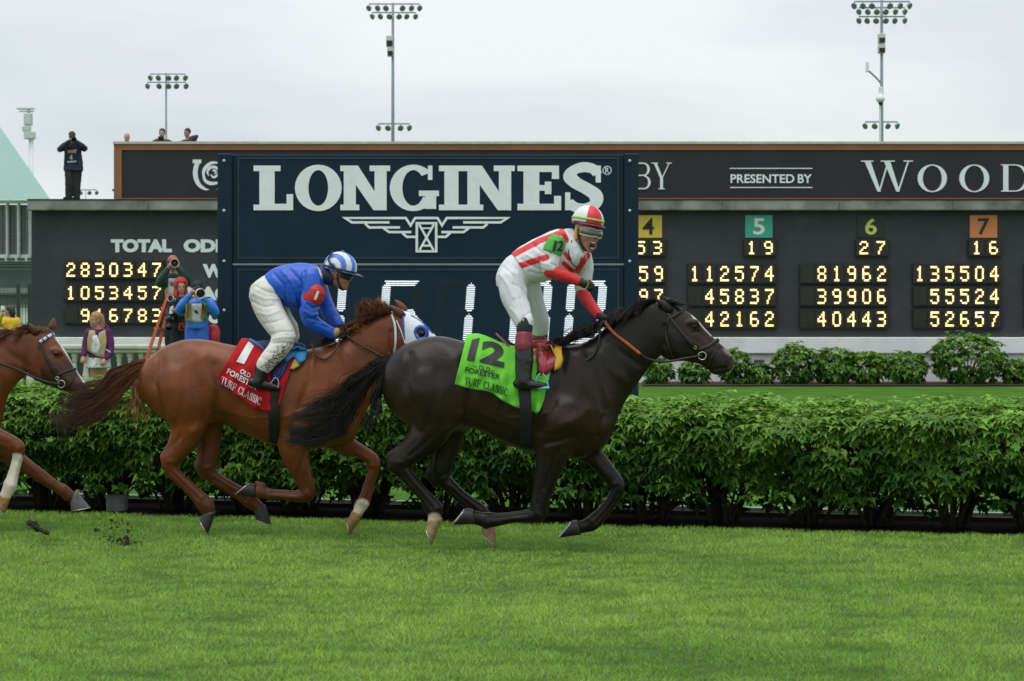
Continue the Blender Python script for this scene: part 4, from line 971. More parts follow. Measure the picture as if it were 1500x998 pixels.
H12.finish(col12, muscle_set(0, 0)+head_set(0, 0)+leg_set(leg12, [(1, -1), (1, -1), (1, -1), (-1, -1)])+veins([[(806, 632), (770, 628), (730, 616), (704, 606)], [(846, 596), (838, 622), (822, 640)], [(880, 560), (890, 584), (884, 604)], [(596, 588), (612, 606), (620, 630)], [(1004, 508), (1022, 512), (1038, 524)]]))
tan = ('tan', (.30, .19, .09)); blk = ('black', (.022, .021, .022))
H12.hoof(((647, 763), (627, 763)), ((633, 798), (623, 772)), -.12, .055, tan); H12.hoof(((725, 771), (707, 769)), ((728, 801), (705, 781)), .12, .055, tan)
H12.hoof(((693, 768), (692, 746)), ((664, 769), (683, 744)), -.11, .058, blk); H12.hoof(((848, 784), (845, 762)), ((819, 788), (839, 762)), .12, .058, blk)
H12.ear((984, 457), (961, 438), 6.5, -.055, (.016, .012, .011)); H12.ear((990, 452), (972, 435), 6, .055, (.014, .011, .010))
H12.eye(1017, 478); H12.nostril(1070, 525)
bk = ((.010, .009, .009), (.016, .013, .012))
strands('mane', H12.root, F12, ((822, 508, -.02), (965, 441, 0)), [((815, 500, -.05), (945, 440, -.06))], ((800, 512, -.10), (925, 470, -.11)), 1300, .0030, bk, .018)
strands('mane_fringe', H12.root, F12, ((800, 512, 0), (880, 485, 0)), [((815, 503, -.02), (868, 484, -.02))], ((795, 508, -.05), (846, 500, -.04)), 320, .0026, bk, .02)
strands('forelock', H12.root, F12, ((970, 442, 0), (986, 447, 0)), [((985, 440, -.02), (998, 447, -.02))], ((998, 442, -.03), (1006, 450, -.03)), 160, .0026, bk, .01)
strands('tail', H12.root, F12, ((562, 536, 0), (574, 524, 0)), [((535, 560, .02), (552, 532, .02)), ((500, 628, .04), (512, 560, .04)), ((450, 648, .06), (470, 590, .06))], ((388, 645, .08), (425, 600, .08)), 2100, .0031, bk, .035, 9)
strands('tail_wisps', H12.root, F12, ((556, 560, 0), (564, 536, 0)), [((548, 590, 0), (558, 565, 0)), ((545, 615, 0), (556, 592, 0))], ((512, 640, 0), (560, 610, 0)), 260, .0026, bk, .04, 9)

# ---------------------------------------------------------------- the chestnut, number 1
F1 = Frame(19.8, 400, 4.0)
t1 = [((204, 551), (206, 578), .05), ((211, 531), (218, 597), .16), ((235, 511), (240, 614), .23), ((262, 499), (268, 626), .26), ((292, 496), (298, 624), .265), ((330, 503), (326, 619), .25), ((365, 511), (358, 636), .265), ((400, 515), (390, 649), .28), ((435, 514), (425, 656), .27), ((465, 509), (465, 657), .25), ((490, 502), (503, 646), .21), ((508, 491), (527, 620), .17), ((524, 479), (545, 590), .13), ((541, 469), (559, 560), .10), ((557, 463), (571, 537), .085), ((572, 459), (579, 524), .075)]
h1 = [((572, 458), (574, 508), .06), ((588, 457), (578, 524), .085), ((601, 461), (592, 531), .1), ((617, 472), (606, 533), .1), ((630, 486), (619, 536), .075), ((642, 498), (631, 541), .06), ((654, 509), (644, 549), .052), ((664, 518), (652, 556), .055), ((671, 527), (662, 554), .05), ((674, 534), (668, 549), .035)]
leg1 = [L([(262, 565, 46), (272, 597, 42), (276, 622, 29), (268, 645, 22), (258, 662, 17), (250, 676, 14.5), (252, 690, 10.5), (264, 702, 9.5), (280, 717, 9.5), (294, 731, 11), (303, 741, 12), (306, 752, 9.5)], -.11, -.12),
        L([(300, 600, 35), (306, 638, 19), (305, 666, 16), (303, 686, 15), (315, 700, 10), (335, 713, 9.5), (352, 723, 10), (365, 733, 11), (377, 742, 9.5), (381, 746, 9.5)], .11, .12),
        L([(438, 615, 40), (431, 646, 27), (434, 672, 20), (443, 695, 15), (450, 714, 12.5), (450, 724, 11.5), (436, 727, 8.5), (415, 725, 7.5), (395, 724, 8), (381, 721, 10), (373, 719, 9)], -.13, -.11),
        L([(488, 628, 36), (502, 648, 18), (525, 660, 11), (543, 671, 10), (548, 682, 10), (545, 697, 8), (540, 712, 8), (536, 727, 9), (532, 737, 9.5), (526, 748, 7.5), (522, 754, 8)], .12, .12)]
hk1 = [[(258, 642, 5, -.13), (239, 669, 6, -.13), (243, 684, 7, -.13), (252, 690, 6, -.13)], [(294, 655, 5, .13), (290, 686, 6, .13), (300, 697, 6, .13)], [(288, 736, 4, -.12), (297, 748, 5, -.12)], [(384, 712, 6, -.11), (376, 708, 4, -.11)], [(523, 736, 4, .12), (521, 744, 4, .12)]]
bl1 = [(275, 572, -.12, .26, .13, .30), (275, 572, .12, .26, .13, .30), (475, 575, -.11, .22, .12, .34), (475, 575, .11, .22, .12, .34), (500, 618, -.06, .16, .13, .18), (500, 618, .06, .16, .13, .18), (596, 505, -.035, .07, .05, .09), (596, 505, .035, .07, .05, .09), (616, 482, -.062, .045, .04, .035), (616, 482, .062, .045, .04, .035)]
H1 = Horse(F1, 'chestnut racehorse in second place with white blinker hood and red number cloth', t1, h1, leg1, hk1, bl1, (550, 585))
def col_ch(fr, socks, base=(.215, .060, .016), dark=(.085, .024, .009)):
    def f(a, q, nrm):
        n = len(a); c = np.tile(np.array(base), (n, 1))
        def blend(w, col):
            nonlocal c; w = np.clip(w, 0, 1)[:, None]; c = c*(1-w)+np.array(col)*w
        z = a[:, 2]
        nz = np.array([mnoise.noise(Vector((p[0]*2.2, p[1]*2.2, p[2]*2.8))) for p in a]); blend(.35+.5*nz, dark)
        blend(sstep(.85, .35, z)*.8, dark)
        for (A, B, r) in socks: blend(sstep(r+4, r, seg_dist(q, A, B)), [.66, .58, .47])
        return c
    return f
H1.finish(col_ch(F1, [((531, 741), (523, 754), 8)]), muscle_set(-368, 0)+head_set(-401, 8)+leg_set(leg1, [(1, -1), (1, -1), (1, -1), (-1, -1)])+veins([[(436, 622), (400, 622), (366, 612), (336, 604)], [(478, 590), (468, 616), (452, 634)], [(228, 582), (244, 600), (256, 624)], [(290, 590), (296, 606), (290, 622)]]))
dk = ('dark_grey', (.028, .025, .024)); tn2 = ('amber', (.30, .17, .06))
H1.hoof(((316, 752), (297, 753)), ((305, 782), (293, 761)), -.12, .053, dk); H1.hoof(((390, 742), (373, 747)), ((398, 769), (374, 760)), .12, .053, dk)
H1.hoof(((371, 729), (374, 710)), ((345, 725), (367, 707)), -.11, .054, dk); H1.hoof(((530, 757), (515, 750)), ((514, 782), (508, 764)), .12, .053, tn2)
chs = (.17, .058, .024)
H1.ear((592, 464), (569, 447), 6.0, -.055, (.10, .035, .018)); H1.ear((594, 457), (578, 439), 6, .055, chs)
H1.eye(617, 487)
ch2 = ((.15, .05, .02), (.24, .09, .036))
strands('mane', H1.root, F1, ((470, 507, 0), (572, 461, 0)), [((475, 500, -.03), (566, 452, -.02))], ((455, 508, -.07), (545, 452, -.05)), 900, .003, ((.09, .032, .016), (.15, .05, .022)), .02)
strands('mane_tuft', H1.root, F1, ((528, 476, -.02), (572, 461, -.01)), [((524, 460, -.03), (567, 450, -.02))], ((520, 442, -.04), (558, 437, -.02)), 1300, .0028, ch2, .012)
strands('mane_wisps', H1.root, F1, ((505, 494, -.04), (526, 478, -.03)), [((512, 484, -.05), (524, 474, -.04))], ((514, 488, -.08), (534, 480, -.07)), 200, .0024, ((.2, .09, .03), (.36, .19, .06)), .02)
strands('tail', H1.root, F1, ((207, 545, 0), (213, 529, 0)), [((182, 566, .02), (196, 534, .02)), ((150, 604, .03), (165, 550, .03)), ((110, 622, .03), (130, 572, .03))], ((50, 612, .04), (82, 580, .04)), 2100, .0031, ((.20, .062, .020), (.075, .034, .021)), .034, 9)
strands('tail_wisps', H1.root, F1, ((204, 560, 0), (212, 536, 0)), [((196, 590, 0), (206, 566, 0)), ((190, 606, 0), (212, 592, 0))], ((178, 618, 0), (214, 612, 0)), 260, .0026, ((.16, .056, .024), (.34, .2, .06)), .04, 9)

# ---------------------------------------------------------------- the third horse, entering from the left
F3 = Frame(20.1, 10, 4.0)
t3 = [((x-898+(0 if x > 800 else -12), y), (x2-898+(0 if x > 800 else -12), y2), w) for (x, y), (x2, y2), w in t12[:9]]
t3 += [((-64, 503), (-58, 668), .25), ((-44, 500), (-28, 660), .22), ((-26, 497), (-4, 636), .175), ((-10, 493), (6, 604), .13), ((6, 489), (12, 580), .108), ((24, 486), (26, 562), .092), ((40, 485), (37, 553), .08)]
h3 = [((40, 486), (38, 540), .06), ((60, 484), (47, 554), .088), ((77, 491), (64, 563), .10), ((89, 504), (78, 567), .098), ((100, 521), (87, 571), .075), ((109, 537), (96, 574), .06), ((118, 551), (104, 577), .054), ((126, 562), (112, 579), .055), ((128, 568), (119, 577), .038)]
leg3 = [L([(-46, 612, 42), (-28, 634, 26), (-6, 641, 17), (14, 648, 13.5), (27, 657, 11), (26, 669, 8.5), (22, 685, 8), (18, 700, 8.5), (15, 711, 10), (10, 722, 8.5), (6, 730, 9)], -.13, -.11),
        L([(-40, 625, 36), (-12, 652, 20), (12, 665, 14.5), (36, 681, 11.5), (55, 694, 10), (75, 708, 8.5), (92, 718, 9.5), (104, 727, 8.5), (108, 730, 8.5)], .12, .12)]
leg3 += [[(p[0]-910, p[1]-8, p[2], p[3]) for p in lg] for lg in leg12[:2]]
hk3 = [[(p[0]-910, p[1]-8, p[2], p[3]) for p in h] for h in hk12[:2]]+[[(92, 722, 5, .12), (97, 730, 5, .12)], [(10, 706, 5, -.11), (8, 716, 5, -.11)]]
bl3 = [(-252, 570, -.15, .22, .13, .24), (-252, 570, .15, .22, .13, .24), (-55, 560, -.15, .16, .10, .26), (-55, 560, .15, .16, .10, .26), (68, 540, -.035, .07, .05, .09), (68, 540, .035, .07, .05, .09), (84, 516, -.062, .045, .04, .035), (84, 516, .062, .045, .04, .035)]
H3 = Horse(F3, 'chestnut racehorse with white blaze and one white foreleg entering at the left edge', t3, h3, leg3, hk3, bl3, (20, 50), .0125)
_c3 = col_ch(F3, [], (.205, .057, .016), (.078, .023, .010))
def col3(a, q, nrm):
    c = _c3(a, q, nrm)
    def blend(w, col):
        nonlocal c; w = np.clip(w, 0, 1)[:, None]; c = c*(1-w)+np.array(col)*w
    blend(sstep(520, 548, q[:, 1]+.3*(q[:, 0]-70))*(q[:, 0] > 60)*(q[:, 1] < 590)*.75, [.032, .022, .020])
    blend(sstep(3.4, 1.4, np.minimum(seg_dist(q, (84, 496), (101, 521)), seg_dist(q, (101, 521), (127, 564))))*(nrm[:, 0] > .05), [.70, .70, .70])
    near = a[:, 1] < F3.W(10, 690).y
    blend(near*np.maximum(sstep(14, 10, seg_dist(q, (24, 676), (14, 712))), sstep(13, 10, seg_dist(q, (15, 711), (6, 730))))*sstep(658, 667, q[:, 1]), [.68, .62, .52])
    return c
H3.finish(col3, [m for m in muscle_set(-898, 0) if True]+[([(57, 512), (56, 540), (66, 558)], 3, -.009), ([(70, 525), (72, 548), (80, 560)], 6, .006), ([(80, 540), (102, 560)], 3, .006), ([(92, 530), (112, 552)], 4, -.005), ([(75, 520), (80, 527), (90, 524)], 2.5, -.006), ([(75, 513), (84, 510), (91, 517)], 2.5, .007)]+leg_set(leg3[:2], [(1, -1), (1, -1)]))
H3.hoof(((15, 732), (-2, 727)), ((8, 751), (-7, 741)), -.11, .053, tn2); H3.hoof(((114, 721), (104, 738)), ((132, 743), (104, 748)), .12, .054, ('grey', (.11, .11, .115)))
H3.hoof(((647-910, 755), (627-910, 755)), ((633-910, 790), (623-910, 764)), -.12, .055, dk); H3.hoof(((725-910, 763), (707-910, 761)), ((728-910, 793), (705-910, 773)), .12, .055, dk)
H3.ear((54, 490), (39, 472), 5.5, -.055, (.06, .024, .014)); H3.ear((76, 483), (79, 466), 5.5, .055, (.17, .058, .024))
H3.eye(82, 518); H3.nostril(117, 563, .021)
strands('mane', H3.root, F3, ((-40, 500, 0), (48, 486, 0)), [((-44, 494, -.02), (40, 481, -.02))], ((-66, 500, -.08), (18, 500, -.08)), 1100, .003, ((.13, .044, .018), (.17, .06, .024)), .02)
strands('forelock', H3.root, F3, ((46, 485, 0), (66, 486, 0)), [((52, 480, 0), (68, 483, 0))], ((58, 484, -.02), (74, 492, -.02)), 220, .0027, ch2, .012)
strands('tail', H3.root, F3, ((-348, 532, 0), (-336, 520, 0)), [((-375, 556, .02), (-358, 528, .02)), ((-410, 620, .04), (-398, 556, .04))], ((-520, 640, .08), (-485, 596, .08)), 200, .0085, ((.17, .058, .024), (.06, .03, .02)), .035, 10)
# ================================================================== tack
M_leather = mat('dark_leather', (.014, .011, .010), .42, var=.3, vscale=30)
M_chrome = mat('bit_metal', (.62, .62, .63), .22, metal=1, var=.05)
def trunk_at(trunk, x):
    T = [((a[0]+b[0])/2, a[1], b[1], w) for a, b, w in trunk]
    xs = [t[0] for t in T]; return [float(np.interp(x, xs, [t[k] for t in T])) for k in (1, 2, 3)]
def fine2d(vs, fs, ln=3.0):
    """split a flat outline into small triangles so that it can follow a curved surface"""
    import bmesh
    bm = bmesh.new(); V = [bm.verts.new((p[0], p[1], 0)) for p in vs]
    for f in fs:
        try: bm.faces.new([V[i] for i in f])
        except ValueError: pass
    bmesh.ops.triangulate(bm, faces=bm.faces[:])
    for _ in range(5):
        e = [x for x in bm.edges if x.calc_length() > ln]
        if not e: break
        bmesh.ops.subdivide_edges(bm, edges=e, cuts=1); bmesh.ops.triangulate(bm, faces=[f for f in bm.faces if len(f.verts) > 3])
    bm.verts.index_update(); out = [(v.co.x, v.co.y) for v in bm.verts], [tuple(v.index for v in f.verts) for f in bm.faces]; bm.free(); return out
class Cloth:
    """saddle cloth lying over the back: columns (top px, hem px) from rear to front"""
    def __init__(s, H, trunk, cols, label, m, off=.035, ripple=.014, name='saddle_cloth'):
        s.H = H; W = H.fr.W; C = [np.array(c) for c in cat_pts([(*a, *b) for a, b in cols], 9)]; n = 27; rows = []
        mb = MB()
        for ci, c in enumerate(C):
            col = []
            for k in range(n):
                t = k/(n-1); x = c[0]+(c[2]-c[0])*t; y = c[1]+(c[3]-c[1])*t; top, bot, w = trunk_at(trunk, x)
                yc = (top+bot)/2; y_t = c[1]
                f = (yc-y)/(yc-y_t) if y < yc else (y-yc)/((bot-top)/2+6)
                lat = (w+off)*max(0, 1-abs(f)**2.3)**(1/2.3) if k else 0.0
                rip = ripple*math.sin(x*.35+t*2.2)*t**1.5+ripple*.6*math.sin(x*.16+y*.21)*t+.010*t*mnoise.fractal(Vector((x*.09-y*.03, y*.05, 2.7)), .8, 2.0, 3)
                col.append((x, y, lat+rip))
            rows.append(col)
        V = []; F = []; m2 = 2*n-1
        for col in rows:
            V += [W(x, y, -l) for x, y, l in reversed(col)]+[W(x, y, l) for x, y, l in col[1:]]
        for i in range(len(rows)-1):
            for j in range(m2-1): F.append((i*m2+j, i*m2+j+1, (i+1)*m2+j+1, (i+1)*m2+j))
        mb.add(V, F); s.root = empty(name, H.fr.W(cols[len(cols)//2][0][0], cols[len(cols)//2][0][1]), label, 'saddle cloth')
        me = mb.mesh('cloth'); me.polygons.foreach_set('use_smooth', [True]*len(F)); s.bvh = BVHTree.FromPolygons([Vector(v) for v in V], F)
        o = link_mesh('cloth', me, m, s.root); so = o.modifiers.new('thick', 'SOLIDIFY'); so.thickness = .003; so.offset = 0
    def on(s, px, py, off=.004):
        o = Vector((0, 0, CAM_H)); d = (P(px, py, 20)-o).normalized(); h = s.bvh.ray_cast(o, d)
        return (h[0]-d*off) if h[0] is not None else None
    def onh(s, px, py, off=.004):
        return s.on(px, py, off) or s.H.cast(px, py, off+.035) or P(px, py, s.H.fr.Y0-.2)
    def print_mesh(s, name, vs, fs, m, off=.009):
        """flat print: 2-D pixels -> cloth surface"""
        vs, fs = fine2d(vs, fs)
        out = [s.on(x, y, off) for x, y in vs]; good = [p for p in out if p is not None]
        if not good: return
        last = good[0]
        for i, p in enumerate(out):
            if p is None: out[i] = P(vs[i][0], vs[i][1], last.y)
            else: last = p
        mb = MB(); mb.add(out, fs); return mb.build(name, m, s.root)
    def text(s, name, body, org, ex, ey, m, bold=.015, off=.009):
        """org: px of the lower left corner; ex, ey: px vectors of the whole text's width and height"""
        a, f, mx = text2d(body, bold)
        return s.print_mesh(name, [(org[0]+ex[0]*p[0]/mx[0]+ey[0]*p[1]/mx[1], org[1]+ex[1]*p[0]/mx[0]+ey[1]*p[1]/mx[1]) for p in a], f, m, off)
    def serif_text(s, name, body, org, ex, ey, m, bend=0.0, **kw):
        gl = [(None, .42) if ch == ' ' else serif(ch, **kw) for ch in body]; tot = sum(g[1]+.10 for g in gl)-.10; x = 0
        for g, w in gl:
            if g:
                vs = []; fs = []
                for L_, R_ in g:
                    b0 = len(vs); n = len(L_)
                    for p in L_+R_:
                        u = (x+p[0])/tot; vs.append((org[0]+ex[0]*u+ey[0]*p[1], org[1]+ex[1]*u+ey[1]*p[1]+bend*(u-u*u)))
                    fs += [(b0+k, b0+k+1, b0+n+k+1, b0+n+k) for k in range(n-1)]
                s.print_mesh(name, vs, fs, m, .011)
            x += w+.10

def strap(H, pts, w, parent, name='strap', m=None, off=.007, flat=.35):
    p = H.path(pts, off, 5); mb = MB(); mb.tube(p, w, 8, flat, (0, 1, 0)); return mb.build(name, m or M_leather, parent, smooth=True)
def rod(name, pts, r, m, parent, n=8, sub=5):
    q = [Vector(p) for p in cat_pts([tuple(p) for p in pts], sub)]; mb = MB(); mb.tube(q, r, n); return mb.build(name, m, parent, smooth=True)
def ring(name, c, r, t, m, parent, ax=Vector((0, 1, 0))):
    u = ax.orthogonal().normalized(); w = ax.cross(u); mb = MB(); mb.rings([[Vector(c)+(u*math.cos(a)+w*math.sin(a))*(r+t*math.cos(b))+ax*(t*math.sin(b)) for b in [2*math.pi*k/8 for k in range(8)]] for a in [2*math.pi*k/20 for k in range(21)]], caps=False); return mb.build(name, m, parent, smooth=True)
def patch(name, pts, castf, m, parent, th=.012, rings_=3):
    """padded patch: outline in pixels laid on a surface"""
    c = np.mean(np.array(pts, float), axis=0); V = []; F = []; n = len(pts)
    for k in range(rings_+1):
        f = 1-k/rings_
        for p in pts:
            q = c+(np.array(p)-c)*f if f > 0 else c; z = castf(q[0], q[1], .004+th*(1-f**3)); V.append(z if z is not None else (q[0], q[1]))
    ys = [v.y for v in V if isinstance(v, Vector)]; ym = sum(ys)/len(ys); V = [v if isinstance(v, Vector) else P(v[0], v[1], ym) for v in V]
    for k in range(rings_):
        for i in range(n): F.append((k*n+i, k*n+(i+1) % n, (k+1)*n+(i+1) % n, (k+1)*n+i))
    mb = MB(); mb.add(V, F); o = mb.build(name, m, parent, smooth=True); so = o.modifiers.new('thick', 'SOLIDIFY'); so.thickness = .006; so.offset = -1; return o

# ---- number 12
M_lime = mat('lime_cloth', (.15, .56, .05), .8, spec=.2, var=.09, vscale=9, bump=.5, bscale=16)
M_ink = mat('black_print', (.014, .016, .014), .6, var=.05)
C12 = Cloth(H12, t12, [((684, 490), (666, 563)), ((700, 489), (690, 570)), ((716, 494), (716, 574)), ((734, 502), (738, 588)), ((752, 507), (757, 597)), ((780, 509), (778, 603)), ((800, 509), (789, 604)), ((814, 512), (797, 585))], 'lime green saddle cloth marked 12 on the dark horse', M_lime)
C12.print_mesh('number', [(691.5, 497.5), (703, 495), (694.5, 529.5), (683.5, 527.5)], [(0, 1, 2, 3)], M_ink)
C12.text('number', '2', (702.5, 530.5), (35.5, 8.5), (4.5, -33.5), M_ink, .05)
C12.text('lettering', 'OLD', (700.5, 541.5), (16.5, 3.6), (1.2, -7.0), M_ink, .02); C12.text('lettering', 'FORESTER', (681, 545), (51, 11.5), (1.4, -7.6), M_ink, .02)
C12.print_mesh('rule', [(692, 536), (698.5, 537.4), (698.4, 538.3), (691.9, 536.9)], [(0, 1, 2, 3)], M_ink); C12.print_mesh('rule', [(718.5, 542.6), (724, 543.8), (723.9, 544.7), (718.4, 543.5)], [(0, 1, 2, 3)], M_ink)
C12.serif_text('letter', 'TURF CLASSIC', (680, 563.5), (63, 17.5), (1.5, -11.5), M_ink, bend=-7, S=.20, t=.085, sl=.06, st=.05)
sad = empty('racing_saddle', F12.W(775, 508), 'small dark red racing saddle on the dark horse', 'saddle')
M_red = mat('dark_red_leather', (.26, .012, .022), .35, var=.2, vscale=14, bump=.15, bscale=40, coat=.2); M_yel = mat('yellow_pad', (.62, .36, .03), .7, var=.12, bump=.2)
mb = MB(); mb.ctube([F12.W(756, 513), F12.W(772, 513), F12.W(790, 510), F12.W(804, 507)], [.04, .06, .07, .05]); me = remesh(mb, .012, 4); link_mesh('seat', me, M_red, sad)
patch('flap', [(781, 516), (792, 506), (806, 504), (817, 514), (819, 528), (812, 541), (800, 549), (786, 551)], C12.onh, M_red, sad, .02); patch('pad', [(806, 506), (816, 510), (824, 514), (824, 532), (818, 541), (811, 546), (813, 526)], lambda x, y, o: H12.cast(x, y, o+.04), M_yel, sad, .008)
mb = MB(); mb.ctube([F12.W(727, 489, -.09), F12.W(737, 499, -.09), F12.W(746, 508, -.08)], [.006, .009, .008], 8); mb.build('cantle', mat('pink_leather', (.48, .12, .14), .5), sad, smooth=True)
for dx in (0, 5): rod('strap', [C12.onh(796+dx, 514, .03), C12.onh(795+dx*.8, 530, .032), C12.onh(793+dx*.5, 548, .03)], .005, mat('red_strap', (.42, .03, .03), .4), sad)
girth = [(771, 575), (773, 610), (772, 640), (770, 655)]; p = [C12.onh(768, 566, .010), C12.onh(769, 580, .012), C12.onh(770, 594, .014)]+[H12.cast(x, y, k) for x, y, k in [(771, 608, .045), (771, 620, .03), (771, 634, .018), (771, 646, .012), (771, 654, .010)]]
mb = MB(); mb.tube([q for q in p if q is not None], .048, 10, .16, (.1, 1, 0)); mb.build('girth', mat('black_webbing', (.007, .007, .008), .7), sad, smooth=True)
rod('stirrup', [F12.W(784, 566, -.345), F12.W(787, 552, -.345), F12.W(794, 548, -.345), F12.W(801, 556, -.345), F12.W(803, 567, -.345)], .006, mat('pale_blue_stirrup', (.16, .50, .68), .35), sad)
mb = MB(); mb.ctube([F12.W(772, 569, -.345), F12.W(803, 568, -.345)], [.012, .012], 8); mb.build('stirrup_tread', mat('pale_blue_stirrup'), sad)
rod('stirrup_leather', [C12.onh(786, 525, .02), F12.W(790, 540, -.335), F12.W(794, 549, -.345)], .008, M_leather, sad)
bri = empty('bridle', F12.W(1000, 470, -.1), 'dark leather bridle with orange-gripped reins on the leading dark horse', 'bridle')
strap(H12, [(978, 460), (988, 474), (1006, 496), (1024, 516)], .0125, bri, 'cheek_strap'); strap(H12, [(981, 468), (992, 461), (1003, 453)], .013, bri, 'browband')
strap(H12, [(1023, 512), (1036, 508), (1047, 501), (1053, 497)], .0135, bri, 'noseband'); strap(H12, [(980, 466), (976, 486), (980, 508), (988, 526)], .008, bri, 'throat_latch'); strap(H12, [(1052, 499), (1049, 512), (1042, 526), (1036, 540)], .008, bri, 'flash_strap'); strap(H12, [(1024, 514), (1018, 525), (1013, 533)], .009, bri, 'chin_strap')
c = H12.cast(1029, 520, .02); ring('bit_ring', c, .030, .0045, M_chrome, bri)
c = H12.cast(1018, 509, .012); ring('buckle', c, .011, .0028, mat('brass', (.6, .42, .15), .3, metal=1), bri)
rod('rein', [F12.W(1028, 521, -.09), F12.W(1004, 525, -.115), F12.W(975, 530, -.125), F12.W(952, 527, -.135), F12.W(938, 519, -.14)], .009, M_leather, bri)
rod('rein_grip', [F12.W(938, 519, -.14), F12.W(918, 503, -.14), F12.W(900, 489, -.135), F12.W(889, 476, -.12), F12.W(887, 472, -.1)], .0125, mat('orange_rubber_grip', (.42, .10, .025), .6, var=.25, vscale=40), bri)
rod('rein_loop', [F12.W(887, 470, -.1), F12.W(880, 476, -.12), F12.W(877, 500, -.14), F12.W(868, 522, -.16), F12.W(852, 529, -.17), F12.W(843, 522, -.17)], .009, M_leather, bri)

# ---- number 1
M_redc = mat('red_cloth', (.44, .012, .016), .8, spec=.2, var=.1, vscale=9, bump=.5, bscale=16); M_wprint = mat('white_print', (.78, .78, .8), .65, var=.04)
C1 = Cloth(H1, t1, [((354, 496), (318, 553)), ((362, 496), (336, 572)), ((374, 503), (355, 587)), ((388, 511), (376, 600)), ((402, 513), (391, 602)), ((420, 514), (405, 599)), ((434, 514), (420, 560))], 'red saddle cloth with a white number 1 on the chestnut horse', M_redc)
C1.print_mesh('number', [(364.5, 499), (374, 503), (357.5, 533.5), (346, 530)], [(0, 1, 2, 3)], M_wprint)
C1.text('lettering', 'OLD', (351, 546.5), (14.5, 8.0), (2.6, -6.6), M_wprint, .02); C1.text('lettering', 'FORESTER', (331.5, 547.0), (43, 24.5), (3.0, -7.6), M_wprint, .02)
C1.serif_text('letter', 'TURF CLASSIC', (322.5, 561.5), (58, 33), (3.0, -10.5), M_wprint, S=.18, t=.075, sl=.06, st=.05)
sad = empty('racing_saddle', F1.W(420, 510), 'blue racing saddle and pad on the chestnut horse', 'saddle')
M_blue = mat('bright_blue_pad', (.045, .28, .66), .6, var=.12, bump=.2); M_nav = mat('navy_webbing', (.012, .02, .10), .5, var=.2)
mb = MB(); mb.ctube([F1.W(378, 508), F1.W(400, 512), F1.W(425, 512), F1.W(440, 511)], [.05, .08, .075, .05]); link_mesh('seat', remesh(mb, .012, 4), M_nav, sad)
patch('pad', [(428, 512), (438, 507), (448, 511), (450, 520), (447, 530), (439, 537), (433, 528), (424, 530), (416, 538), (418, 528)], lambda x, y, o: H1.cast(x, y, o+.045), M_blue, sad, .012)
patch('pad_lining', [(433, 527), (441, 531), (439, 538), (430, 543), (425, 542)], lambda x, y, o: H1.cast(x, y, o+.03), mat('pale_yellow_pad', (.55, .45, .10), .7), sad, .008)
patch('flap', [(404, 522), (418, 520), (426, 524), (418, 545), (408, 560), (398, 564), (397, 545)], C1.onh, M_nav, sad, .015)
mb = MB(); mb.ctube([F1.W(366, 497, -.10), F1.W(376, 503, -.10), F1.W(388, 513, -.09)], [.008, .012, .010], 8); mb.build('cantle', M_blue, sad, smooth=True)
p = [C1.onh(400, 570, .010), C1.onh(400, 582, .012), C1.onh(401, 594, .014)]+[H1.cast(x, y, k) for x, y, k in [(402, 606, .045), (402, 618, .03), (402, 630, .018), (402, 642, .012), (401, 648, .010)]]
mb = MB(); mb.tube([q for q in p if q is not None], .045, 10, .16, (.1, 1, 0)); mb.build('girth', mat('black_webbing'), sad, smooth=True)
rod('stirrup', [F1.W(388, 569, -.35), F1.W(396, 562, -.35), F1.W(404, 553, -.35), F1.W(408, 560, -.35), F1.W(407, 569, -.35)], .005, mat('pale_metal', (.5, .55, .7), .3, metal=.8), sad)
rod('stirrup_leather', [C1.onh(414, 530, .03), F1.W(409, 545, -.345), F1.W(405, 553, -.35)], .007, M_nav, sad)
hood = empty('blinker_hood', F1.W(600, 480), 'white blinker hood with blue trimmed eye cup on the chestnut horse', 'blinkers')
M_hood = mat('white_nylon', (.68, .71, .78), .5, var=.06, bump=.12, bscale=30); M_trim = mat('royal_blue_trim', (.03, .10, .42), .5, var=.1)
def infl(a, b, k=2.2):
    a = np.array(a, float); b = np.array(b, float); d = (a-b)/np.linalg.norm(a-b); return tuple(a+d*k), tuple(b-d*k)
hs = [((590, 457), (594, 528), .098), ((601, 461), (598, 533), .115), ((617, 472), (607, 535), .117), ((630, 486), (619, 538), .092), ((642, 498), (631, 543), .076), ((650, 506), (640, 547), .068)]
hs = [((q[0], q[1]), (q[2], q[3]), q[4]) for q in cat_pts([(*a, *b, w) for a, b, w in hs], 4)]
mb = MB(); mb.sections([tuple([F1.W(*q) for q in infl(a, b)]+[w]) for a, b, w in hs], 28, 2.1); hood_o = link_mesh('hood', remesh(mb, .009, 3), M_hood, hood)
a, b = infl(*hs[0][:2], 2.6); edge = []
for k in range(15):
    th = math.pi*k/14; c_ = ((a[0]+b[0])/2, (a[1]+b[1])/2); edge.append(F1.W(c_[0]+(a[0]-b[0])/2*math.cos(th), c_[1]+(a[1]-b[1])/2*math.cos(th), -.102*math.sin(th)))
mb = MB(); mb.tube(edge, .008, 6); mb.build('edge_trim', M_trim, hood, smooth=True)
hb = BVHTree.FromObject(hood_o, bpy.context.evaluated_depsgraph_get())
def on_hood(px, py, off=.004):
    o = Vector((0, 0, CAM_H))-world_loc(hood); d = (P(px, py, 20)-Vector((0, 0, CAM_H))).normalized(); h = hb.ray_cast(o, d); return (h[0]+world_loc(hood)-d*off) if h[0] is not None else None
c = on_hood(617, 488, .0) or F1.W(617, 488, -.12)
